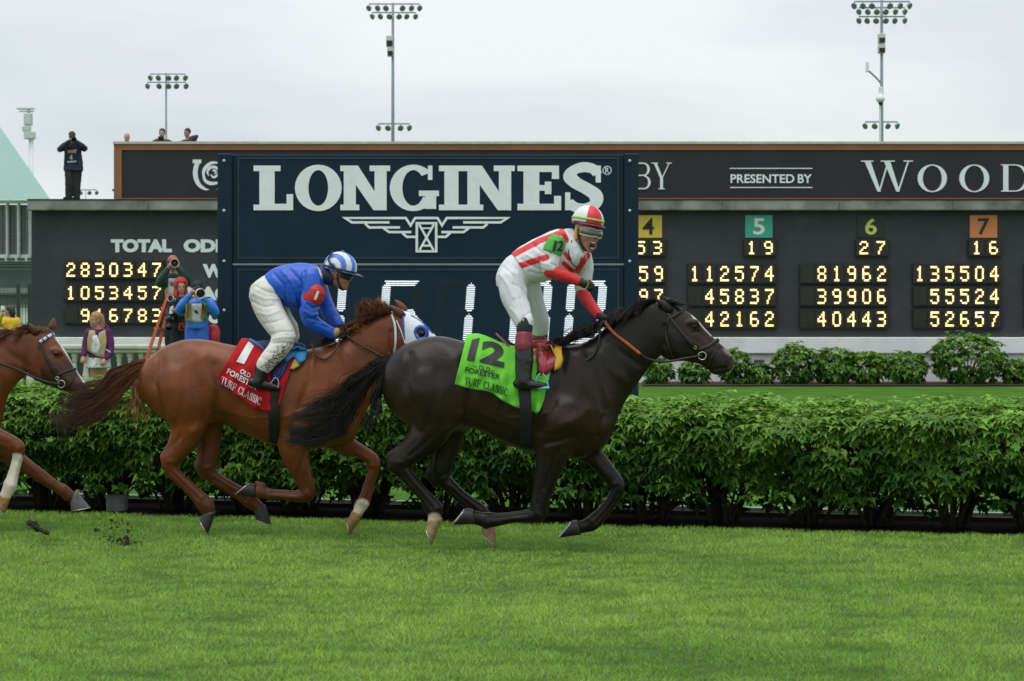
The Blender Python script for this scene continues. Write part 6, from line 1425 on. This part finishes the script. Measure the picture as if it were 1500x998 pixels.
# ================================================================== photographers and onlookers
def hair_cap(parent, C, R, k, m, name='hair', low=-.01, back=.0, ln=0.0):
    mb = MB(); C = Vector(C)
    mb.ball(C+R @ (Vector((-.014, 0, .040))*k), .100*k, .083*k, .092*k, R, 16, 10)
    if ln:
        mb.ctube([C+R @ (Vector((-.06, 0, .03))*k), C+R @ (Vector((-.085, 0, -.06))*k), C+R @ (Vector((-.075, .01, -.06-ln))*k)], [.075*k, .068*k, .045*k], 12)
    me = remesh(mb, .012, 1); a = verts_np(me); Ri = R.inverted()
    loc = np.array([(Ri @ (Vector(p)-C))/k for p in a])
    push = (loc[:, 0] > .045) & (loc[:, 2] < .055); loc2 = loc.copy(); loc2[push, 0] = .03     # hairline: pull the front below the brow back into the head
    set_verts(me, np.array([C+R @ (Vector(p)*k) for p in loc2])); wrinkle(me, .004*k, 30, 3)
    return link_mesh(name, me, m, parent)
def person(label, F, head, torso, arms, legs, jacket, trousers, skin=None, hair=None, cap=None, shoes=None, group=None, neck=None, feet_dir=(.3, -1, 0), bare_legs=False, base=None, hands=True, tl=0.0, jac_wr=.008):
    skin = skin or M_skin; px, py, lat, yaw, pitch, k = head; C = F.W(px, py, lat); R = rot(yaw, pitch)
    b = base or Vector((F.W(legs[0][-1][0], legs[0][-1][1], legs[0][-1][2]))); o = empty('person', b, label, 'person', group)
    mb = MB(); secs(mb, F, torso, -.012, 18); head_shapes(mb, C, R, k)
    nk = neck or (px, py+12*F.s/95, lat); limb(mb, F, [(px+(torso[0][0][0]+torso[0][1][0])/2*0, py+.06*F.s, lat, .055), (((torso[0][0][0]+torso[0][1][0])/2+px)/2, (torso[0][0][1]+py+.06*F.s)/2, lat*.5, .055), ((torso[0][0][0]+torso[0][1][0])/2, torso[0][0][1]+.03*F.s, tl, .06)])
    for l in list(arms)+list(legs): limb(mb, F, l, -.010)
    blob('body', mb, .0165, skin, o, 2); face_parts(o, C, R, k)
    mb = MB(); secs(mb, F, torso, .008, 20)
    for l in arms: limb(mb, F, l, .008)
    jk = blob('jacket', mb, .0165, jacket, o, 3, jac_wr, 9, random.random()*9)
    if not bare_legs:
        mb = MB()
        for l in legs: limb(mb, F, l, .006)
        t = torso[-1]; secs(mb, F, [torso[-2], torso[-1]], .0, 16); blob('trousers', mb, .018, trousers, o, 3, .007, 8, random.random()*9)
    if hands:
        for l in arms:
            p, q = F.W(*l[-1][:3]), F.W(*l[-2][:3]); d = (p-q).normalized(); fist(F, o, p+d*.055, d, skin if hands is True else hands, 'hand', .95, Vector((0, .2, 1)).normalized(), .0095)
    for l in legs:
        p = F.W(*l[-1][:3]); d = Vector(feet_dir).normalized(); mb = MB(); mb.ctube([p-d*.06+Vector((0, 0, .0)), p+d*.08-Vector((0, 0, .01)), p+d*.17-Vector((0, 0, .018))], [.046, .045, .034], 10); blob('shoe', mb, .015, shoes or M_boot, o, 2)
    if hair: hair_cap(o, C, R, k, hair)
    if cap:
        mb = MB(); mb.ball(C+R @ (Vector((-.008, 0, .050))*k), .106*k, .088*k, .085*k, R); me = remesh(mb, .010, 1); link_mesh('cap', me, cap, o)
    return o, C, R, jk
def tele(label, tip, back, r0, m, person_label=None):
    """telephoto lens with hood, and its camera body behind"""
    tip = Vector(tip); back = Vector(back); ax = (tip-back).normalized(); L_ = (tip-back).length
    root = empty('camera', back, label, 'camera')
    mb = MB(); mb.lathe([(r0*.5, .05), (r0*.55, L_*.3), (r0*.62, L_*.5), (r0*.92, L_*.66), (r0*.95, L_*.74), (r0, L_*.76), (r0*1.06, L_), (r0*.96, L_), (r0*.9, L_*.8)], back, 22, ax); mb.build('lens_barrel', m, root, smooth=True)
    mb = MB(); mb.lathe([(r0*.93, L_*.86), (r0*.90, L_*.87), (.002, L_*.865)], back, 22, ax); mb.build('lens_glass', mat('lens_black', (.004, .004, .006), .15, var=0), root, smooth=True)
    mb = MB(); mb.lathe([(r0*.96, L_*.70), (r0*.965, L_*.72)], back, 22, ax); mb.build('lens_ring', M_black, root, smooth=True)
    s = ax.cross(Vector((0, 0, 1))).normalized(); u = s.cross(ax); mb = MB(); mb.obox(back, s*.075, ax*.04, u*.055); mb.obox(back+u*.06, s*.03, ax*.035, u*.02); mb.build('camera_body', M_black, root, bevel=.01)
    return root
M_wl = mat('white_lens', (.66, .65, .62), .4, var=.05); M_dtr = mat('dark_trousers', (.018, .02, .026), .8, var=.2, vscale=6, bump=.3, bscale=20)
M_bib = mat('white_bib', (.62, .64, .66), .7, var=.12, vscale=20, bump=.2); M_khaki = mat('khaki_vest', (.42, .32, .17), .8, var=.12, vscale=12, bump=.3, bscale=20)
def bib(parent, jk, poly, m, name, off=.01):
    """a panel of cloth lying on the jacket, outline in pixels"""
    bv = [bvh_of(jk)]; c = np.mean(np.array(poly, float), axis=0); V = []; F_ = []; n = len(poly)
    for k in range(4):
        f = 1-k/3
        for p in poly:
            q = c+(np.array(p, float)-c)*max(f, .001); z = cast_on(bv, q[0], q[1], off); V.append(z if z is not None else tuple(q))
    ys = [v.y for v in V if isinstance(v, Vector)]
    if not ys: return None
    ym = min(ys)+.05; V = [v if isinstance(v, Vector) else P(v[0], v[1], ym) for v in V]
    for k in range(3):
        for i in range(n): F_.append((k*n+i, k*n+(i+1) % n, (k+1)*n+(i+1) % n, (k+1)*n+i))
    mb = MB(); mb.add(V, F_); o = mb.build(name, m, parent, smooth=True); so = o.modifiers.new('t', 'SOLIDIFY'); so.thickness = .008; so.offset = 0; return o

# ---- woman by the balustrade
FW = Frame(35.4, 143); gy = HZ+CAM_H*FW.s
o, C, R, jk = person('woman in purple hoodie, tan vest and short pleated skirt by the balustrade', FW, (140.5, 469, -.02, -140, -2, .98), [((133, 482), (155, 482), .075), ((129, 487), (160, 487), .10), ((128, 502), (160, 502), .125), ((131, 516), (158, 516), .12), ((131, 529), (158, 529), .12)],
    [[(158, 487, 0, .055), (162, 503, -.03, .052), (161, 516, -.08, .047), (154, 526, -.16, .034)], [(130, 487, 0, .052), (126, 502, -.02, .048), (124, 514, -.06, .043), (122.5, 522, -.10, .032)]],
    [[(138, 532, 0, .082), (138.5, 556, -.01, .070), (139, 578, 0, .055), (139, 606, .02, .048), (139.5, gy-6, .03, .036)], [(150, 532, .03, .082), (150, 556, .03, .070), (149.5, 578, .03, .055), (149.5, 606, .05, .048), (149.5, gy-6, .06, .036)]],
    mat('purple_hoodie', (.085, .010, .085), .85, var=.12, bump=.3), None, M_skin, None, None, mat('white_shoes', (.6, .6, .6), .6), bare_legs=True, feet_dir=(-.6, -1, 0))
hair_cap(o, C, R, .98, mat('strawberry_hair', (.36, .19, .085), .55, var=.3, vscale=30, bump=.4, bscale=60), 'hair', ln=.10)
mb = MB(); secs(mb, FW, [((131, 524), (158, 524), .125), ((129, 530), (160, 530), .14), ((126.5, 538.5), (161.5, 538.5), .165)], .012, 32); sk = blob('skirt', mb, .009, mat('pale_plaid_skirt', (.50, .53, .52), .8, var=.25, vscale=26, bump=.4, bscale=40), o, 1, .012, 16, 2, (1.6, 1.6, .15))
bib(o, jk, [(131, 484), (139, 484), (141, 500), (139, 520), (127.5, 514), (128, 498)], M_khaki, 'vest_panel', .014); bib(o, jk, [(145, 488), (154, 483), (156, 500), (153, 524), (139, 521), (142, 500)], M_khaki, 'vest_panel', .014); bib(o, jk, [(136, 492), (142, 491), (147, 506), (145, 516), (139, 520), (133, 515)], M_bib, 'bib', .024)
mb = MB(); limb(mb, FW, [(151, 478, .10, .06), (156, 482, .11, .055)]); blob('hood', mb, .011, mat('purple_hoodie'), o, 3)
rod('wristband', [FW.W(155, 512, -.13), FW.W(161, 516, -.135), FW.W(164, 518, -.09)], .008, M_bib, o)

# ---- risers the photographers stand on
FB = Frame(37.3, 288); pb = FB.W(275, 0); zr = .52
mb = MB(); x0, x1 = FB.W(222, 0).x, FB.W(318, 0).x; mb.box(x0, x1, 36.95, 38.75, zr-.06, zr)
root = empty('camera_riser', ((x0+x1)/2, 37.9, 0), 'low dark riser under the photographers behind the chestnut horse', 'platform'); mb.build('deck', M_wood, root)
for xx in (x0+.08, (x0+x1)/2, x1-.08):
    for yy in (37.03, 38.67): mb = MB(); mb.box(xx-.04, xx+.04, yy-.04, yy+.04, 0, zr-.06); mb.build('leg', M_wood, root)
gy = HZ+(CAM_H-zr)*FB.s
# ---- photographer in the blue jacket
o, C, R, jk = person('photographer in bright blue rain suit aiming a white telephoto lens', FB, (289, 424, 0, -80, 0, 1.02), [((279, 438), (301, 438), .085), ((268, 443), (310, 443), .13), ((270, 458), (307, 458), .15), ((273, 472), (304, 472), .14), ((272, 482), (304, 482), .14)],
    [[(270, 444, -.02, .075), (263, 455, -.10, .070), (267, 447, -.24, .060), (278, 433, -.30, .042)], [(308, 444, -.02, .075), (314, 458, -.10, .070), (308, 450, -.25, .060), (298, 437, -.33, .042)]],
    [[(281, 482, 0, .105), (280, 515, -.02, .09), (280, 545, 0, .075), (280, gy-5, .02, .06)], [(296, 482, 0, .105), (297, 515, -.02, .09), (298, 545, 0, .075), (299, gy-5, .02, .06)]],
    mat('bright_blue_rain_jacket', (.035, .20, .72), .5, var=.08, bump=.3, bscale=16), mat('blue_rain_trousers', (.025, .12, .62), .5, var=.08, bump=.3, bscale=16), M_skin, None, mat('black_cap', (.015, .015, .016), .8))
bib(o, jk, [(273, 446), (281, 442), (283, 470), (271, 470)], M_khaki, 'vest_panel', .014); bib(o, jk, [(296, 442), (302, 446), (305, 470), (294, 470)], M_khaki, 'vest_panel', .014); bib(o, jk, [(280, 445), (296, 445), (296, 472), (279, 472)], M_bib, 'bib', .022)
bib(o, jk, [(284, 454), (289, 455), (291, 460), (286, 459)], M_black, 'bib_print', .030)
tele('large white telephoto lens held by the blue-suited photographer', FB.W(294, 430.5, -.62), FB.W(289.5, 426.5, -.20), .072, M_wl)
# ---- photographer in the red hood
FR = Frame(38.1, 262); gy = HZ+(CAM_H-zr)*FR.s
o, C, R, jk = person('photographer with red hood and dark jacket standing beside the orange ladder', FR, (265, 421, 0, -75, 0, .98), [((255, 434), (277, 434), .085), ((246, 440), (284, 440), .13), ((249, 458), (282, 458), .14), ((252, 474), (280, 474), .13), ((252, 482), (280, 482), .13)],
    [[(248, 441, -.02, .07), (245, 455, -.08, .065), (249, 464, -.20, .05), (254, 458, -.30, .038)], [(282, 441, 0, .07), (286, 458, -.04, .065), (278, 468, -.18, .05), (268, 462, -.28, .038)]],
    [[(259, 482, 0, .10), (258, 515, -.02, .085), (258, 545, 0, .07), (258, gy-5, .02, .055)], [(273, 482, 0, .10), (274, 515, -.02, .085), (275, 545, 0, .07), (275, gy-5, .02, .055)]],
    mat('charcoal_jacket', (.022, .024, .027), .7, var=.2, bump=.3), M_dtr, M_skin)
mb = MB(); mb.ball(C+R @ Vector((-.03, 0, .035)), .125, .118, .135, R); mb.ctube([C+R @ Vector((-.03, 0, -.06)), C+R @ Vector((-.02, 0, -.15))], [.115, .13], 14); me = remesh(mb, .01, 2); a = verts_np(me); Ri = R.inverted(); loc = np.array([Ri @ (Vector(p)-C) for p in a])
m_ = (loc[:, 0] > .02) & (np.abs(loc[:, 1]) < .066) & (loc[:, 2] < .075) & (loc[:, 2] > -.13); loc[m_, 0] = np.minimum(loc[m_, 0], .0); set_verts(me, np.array([C+R @ Vector(p) for p in loc])); link_mesh('hood', me, mat('red_hood', (.42, .022, .02), .7, var=.12, bump=.3), o)
bib(o, jk, [(262, 474), (279, 472), (280, 484), (262, 484)], mat('orange_hem', (.62, .10, .02), .7), 'jacket_hem', .02); bib(o, jk, [(249, 450), (254, 448), (253, 460), (248, 460)], M_bib, 'badge', .02)
tele('black camera with pale lens held at the chest of the red-hooded photographer', FR.W(249, 437, -.46), FR.W(258, 440, -.26), .05, mat('grey_white_lens', (.48, .48, .47), .5))
tele('second black camera hanging below the red-hooded photographer\'s chest', FR.W(247, 482, -.36), FR.W(250, 468, -.27), .05, M_black)
# ---- orange stepladder and the photographer standing on it
FL = Frame(38.55, 245); M_or = mat('orange_fibreglass', (.72, .12, .03), .5, var=.1)
lad = empty('stepladder', FL.base, 'orange stepladder with pale steps beside the photographers', 'ladder')
gl = HZ+CAM_H*FL.s
for (a, b, l0, l1) in [((246, 432), (180, gl), -.55, -.75), ((251, 433), (204, gl), -.05, -.12), ((262, 432), (300, gl), -.15, .1), ((262, 432), (300, gl), .3, .5)]:
    p, q = FL.W(*a, l0), FL.W(*b, l1); q.z = 0; d = (p-q).normalized(); s_ = d.cross(Vector((0, 1, 0))).normalized(); mb = MB(); mb.obox((p+q)/2, s_*.022, Vector((0, 1, 0))*.035, d*((p-q).length/2)); mb.build('rail', M_or, lad)
for k in range(6):
    t = .1+.155*k; a = FL.W(246+(180-246)*t, 432+(gl-432)*t, -.55-.2*t); b = FL.W(251+(204-251)*t, 433+(gl-433)*t, -.05-.07*t); mb = MB(); mb.obox((a+b)/2, (b-a)/2, Vector((0, 0, .012)), Vector((.04, 0, 0))); mb.build('step', mat('pale_step', (.55, .55, .53), .5), lad)
a = FL.W(246, 430, -.5); b = FL.W(266, 430, .3); mb = MB(); mb.box(a.x-.03, b.x+.03, a.y, b.y, a.z-.04, a.z); mb.build('top_cap', M_or, lad)
FG = Frame(39.2, 252); zs = .95; gy = HZ+(CAM_H-zs)*FG.s
a, b = FG.W(236, gy-.5, -.35), FG.W(272, gy-.5, .3); mb = MB(); mb.box(a.x, b.x, a.y+.02, b.y, zs-.03, zs-.002); mb.build('step', mat('pale_step'), lad)
o, C, R, jk = person('photographer in dark green jacket on the ladder with a raised white lens', FG, (253, 386, 0, -80, 0, 1.0), [((244, 400), (263, 400), .085), ((238, 404), (269, 404), .12), ((241, 420), (267, 420), .13), ((243, 436), (265, 436), .125), ((243, 444), (265, 444), .125)],
    [[(239, 405, -.02, .068), (234, 416, -.08, .064), (237, 408, -.22, .055), (246, 394, -.28, .04)], [(268, 405, -.02, .068), (274, 413, -.08, .064), (270, 405, -.22, .055), (262, 393, -.28, .04)]],
    [[(249, 444, 0, .10), (248, 470, -.02, .085), (248, 500, 0, .07), (248, gy-5, .02, .055)], [(260, 444, 0, .10), (261, 470, -.02, .085), (261, 500, 0, .07), (262, gy-5, .02, .055)]],
    mat('dark_green_jacket', (.022, .062, .052), .7, var=.15, bump=.3), M_dtr, M_skin, None, mat('faded_red_cap', (.42, .13, .12), .8))
bib(o, jk, [(247, 408), (258, 408), (259, 432), (246, 432)], M_bib, 'bib', .02); bib(o, jk, [(241, 425), (246, 420), (247, 436), (242, 436)], M_khaki, 'vest_panel', .014); bib(o, jk, [(249, 414), (255, 413), (255, 419), (250, 419)], mat('grey_print', (.12, .14, .16), .7), 'bib_print', .028)
tele('white telephoto lens raised by the green-jacketed photographer', FG.W(256, 385.5, -.60), FG.W(253, 388, -.18), .068, M_wl)
mb = MB(); p = FB.W(313, 490, .15); mb.ball(p, .11, .1, .16); mb.ball(p+Vector((0, -.08, -.04)), .07, .05, .09); mb.box(p.x-.09, p.x+.09, p.y-.07, p.y+.07, zr, p.z)
tag(blob('camera_bag', mb, .012, mat('red_bag', (.45, .02, .035), .6, var=.1), None, 2, .004, 8), 'red camera bag beside the blue-suited photographer', 'bag')

# ---- onlooker in yellow at the far left
FY = Frame(50.0, 13); gy = HZ+CAM_H*FY.s
o, C, R, jk = person('onlooker in yellow jacket with dark hair raising a phone at far left', FY, (13.5, 456, 0, 160, 0, .98), [((8, 465), (21, 465), .08), ((3, 469), (26, 469), .12), ((4, 482), (25, 482), .14), ((6, 494), (23, 494), .13), ((6, 500), (23, 500), .13)],
    [[(4, 469, 0, .06), (-1, 476, -.1, .055), (0, 468, -.25, .045), (3, 460, -.3, .033)], [(25, 469, 0, .06), (27, 482, -.03, .052), (22, 490, -.12, .042), (17, 486, -.18, .032)]],
    [[(11, 500, 0, .09), (11, 530, 0, .075), (11, gy-3, 0, .05)], [(19, 500, 0, .09), (19, 530, 0, .075), (19, gy-3, 0, .05)]], mat('yellow_jacket', (.72, .48, .02), .6, var=.1, bump=.3), M_dtr, M_skin2)
hair_cap(o, C, R, .98, mat('dark_hair', (.02, .014, .011), .5, var=.3, bump=.3), ln=.08)
mb = MB(); p = FY.W(4, 454, -.34); mb.box(p.x-.04, p.x+.04, p.y-.006, p.y+.006, p.z-.075, p.z+.075)
tag(mb.build('phone', M_white, origin=p, bevel=.006), 'pale phone held up by the onlooker in yellow', 'phone')

# ---- man standing on the tote roof
FM = Frame(60.85, 105)
o, C, R, jk = person('man in dark cap and navy jacket standing on the tote board roof with a camera', FM, (105.5, 200, 0, -85, 4, 1.02), [((100, 208), (112, 208), .09), ((94, 212), (118, 212), .13), ((95, 225), (119, 225), .15), ((94, 238), (121, 238), .15), ((93.5, 250), (121.5, 251), .15)],
    [[(95, 213, -.02, .08), (88, 219, -.08, .075), (94, 214, -.24, .06), (101, 207, -.30, .042)], [(117, 213, -.02, .08), (124, 218, -.08, .075), (119, 213, -.24, .06), (111, 207, -.30, .042)]],
    [[(102, 250, 0, .12), (101.5, 268, -.02, .10), (101, 284, 0, .088), (100.5, 290, 0, .075)], [(113, 250, .05, .12), (112.5, 268, .05, .10), (112.5, 284, .06, .088), (113, 290, .06, .075)]],
    mat('navy_jacket', (.016, .024, .055), .7, var=.2, vscale=3, bump=.3), mat('grey_black_trousers', (.022, .025, .027), .8, var=.15, bump=.3), M_skin, None, mat('grey_cap', (.06, .058, .055), .8), feet_dir=(-.6, -1, 0))
bib(o, jk, [(95.5, 214), (112, 213), (114, 241), (94.5, 241)], mat('dark_green_bib', (.020, .030, .034), .8), 'bib', .02); bib(o, jk, [(96.5, 219.5), (112, 219), (112.5, 225), (96.5, 225.5)], mat('pink_white_print', (.42, .26, .28), .7), 'bib_print', .032); bib(o, jk, [(98, 236.5), (112, 235.5), (112, 238.3), (98.5, 239)], mat('pale_print', (.36, .40, .42), .7), 'bib_print', .032)
a, f, mx = text2d('4', .03); decal('bib_number', jk, [(101.5+5*p[0]/mx[0], 235-8.5*p[1]/mx[1]) for p in a], f, mat('pale_print'), o, .045)
tele('dark camera raised by the man on the roof', FM.W(108.5, 204.5, -.52), FM.W(106, 202, -.18), .062, M_black)

# ---- three men looking over the banner
zr3 = P(0, 293, YT).z; zc3 = zr3+.36; FH3 = Frame(63.6, 230); x0, x1 = FH3.W(172, 0).x, FH3.W(300, 0).x
root = empty('roof_walkway', ((x0+x1)/2, 63.4, zr3), 'narrow walkway on the roof behind the banner', 'walkway'); mb = MB(); mb.box(x0, x1, 62.75, 63.95, zc3-.05, zc3); mb.build('deck', M_wood, root)
for xx in (x0+.1, x1-.1): mb = MB(); mb.box(xx-.05, xx+.05, 62.8, 63.9, zr3, zc3-.05); mb.build('support', M_wood, root)
gy = HZ+(CAM_H-zc3)*FH3.s; M_blkj = mat('black_jacket', (.014, .014, .016), .7, var=.2, bump=.3)
def looker(px, py, yaw, label, hair, jac, skin, k=1.0, pitch=-8, arms=None):
    s = FH3.s/55.7
    return person(label, FH3, (px, py, 0, yaw, pitch, k), [((px-6, py+10), (px+7, py+10), .08), ((px-12, py+15), (px+13, py+15), .12), ((px-11, py+28), (px+12, py+28), .14), ((px-10, py+42), (px+11, py+42), .13)],
        arms or [[(px-12, py+15, 0, .06), (px-14, py+27, -.05, .052), (px-10, py+36, -.2, .036)], [(px+13, py+15, 0, .06), (px+15, py+27, -.05, .052), (px+11, py+36, -.2, .036)]],
        [[(px-5, py+44, 0, .1), (px-5, py+66, 0, .08), (px-5, gy-3, 0, .05)], [(px+6, py+44, 0, .1), (px+6, py+66, 0, .08), (px+6, gy-3, 0, .05)]], jac, M_dtr, skin, hair)
looker(186, 201.5, -100, 'bald man peering over the left end of the banner', None, M_blkj, M_pale, .98)
o, C, R, jk = looker(237.5, 195.5, -95, 'short-haired man photographing over the banner beside the light tower', mat('dark_hair'), M_blkj, M_pale, 1.05, -6, [[(226, 210, 0, .06), (222, 212, -.12, .052), (228, 206, -.28, .034)], [(250, 210, 0, .06), (254, 212, -.12, .052), (246, 206, -.28, .034)]])
tele('small dark camera held at the banner edge by the short-haired man', FH3.W(234, 203, -.46), FH3.W(236, 203, -.30), .045, M_black)
o, C, R, jk = looker(274.5, 195, -120, 'dark-haired man in black hooded jacket leaning at the banner', mat('dark_hair'), M_blkj, M_skin, 1.02)
mb = MB(); limb(mb, FH3, [(278, 206, .02, .09), (284, 203, .06, .09), (288, 200, .08, .05)]); blob('hood', mb, .012, M_blkj, o, 2, .006, 9)

# ================================================================== kicked-up turf
M_clod = mat('turf_clod_soil', (.035, .022, .013), .95, var=.5, vscale=40, bump=1, bscale=60)
def clod(px, py, Y, r, label, elong=(1, 1, 1), rotz=.0):
    c = P(px, py, Y); mb = MB(); mb.ball(c, r*elong[0], r*elong[1], r*elong[2], Matrix.Rotation(rotz, 3, 'Y'), 26, 18)
    me = mb.mesh('clod'); wrinkle(me, r*.55, .75/r, px*.1); me.polygons.foreach_set('use_smooth', [True]*len(me.polygons))
    root = empty('turf_clod', c, label, 'turf clod', 'clods of turf kicked up by the hooves'); link_mesh('soil', me, M_clod, root)
    n = 46; pos = np.array([c+Vector((random.gauss(0, r*.5*elong[0]), random.gauss(0, r*.4), random.gauss(0, r*.3))) for _ in range(n)]); f = RNG.normal(0, 1, (n, 3)); col = np.tile(np.array([.14, .26, .04]), (n, 1))*(.6+.6*RNG.random(n))[:, None]
    link_mesh('grass_tuft', leaf_mesh(pos, f, RNG.normal(0, 1, (n, 3)), np.full(n, r*1.1), col, (LEAF2*np.array([1, .25, 1]), LTRI2)), MATS['grass_blade'], root)
clod(49, 770, 19.0, .036, 'dark elongated turf clod flying at the far left', (1.7, .9, .75), .6); clod(65, 780, 19.0, .027, 'second dark clod just below the elongated one at left', (1.6, .8, .6), .3); clod(140.5, 776, 19.4, .016, 'small round brown clod between the two dirt patches'); clod(163, 762, 19.4, .014, 'tiny brown clod high above the dirt spray'); clod(186, 793, 18.9, .022, 'upright brown clod at the centre of the dirt spray', (.8, .8, 1.9)); clod(68, 826, 17.6, .022, 'pale tan clod lying on the near turf', (1.4, .8, .7))
mb = MB()
for k in range(420):
    if k < 210: px, py = 150+44*random.random()+random.gauss(0, 6), 760+44*random.random()
    else: px, py = random.gauss(186, 13), 801-abs(random.gauss(0, 5))
    r = .0022+.009*random.random()**3; c = P(px, py, 19.0+random.gauss(0, .25)); c.z = max(c.z, .03)
    mb.add([c+Vector((random.uniform(-1, 1), random.uniform(-1, 1), random.uniform(-1, 1)))*r*1.5 for _ in range(4)], [(0, 1, 2), (0, 2, 3), (0, 3, 1), (1, 3, 2)])
for k in range(110):
    t_ = random.random(); c = P(42+32*t_+random.gauss(0, 4), 764+20*t_+random.gauss(0, 3.5), 19.0+random.gauss(0, .1)); r = .002+.005*random.random()**2; mb.add([c+Vector((random.uniform(-1, 1), random.uniform(-1, 1), random.uniform(-1, 1)))*r*1.5 for _ in range(4)], [(0, 1, 2), (0, 2, 3), (0, 3, 1), (1, 3, 2)])
tag(mb.build('dirt_spray', M_clod), 'fine crumbs of dirt sprayed above the turf at left', 'dirt', kind='stuff')
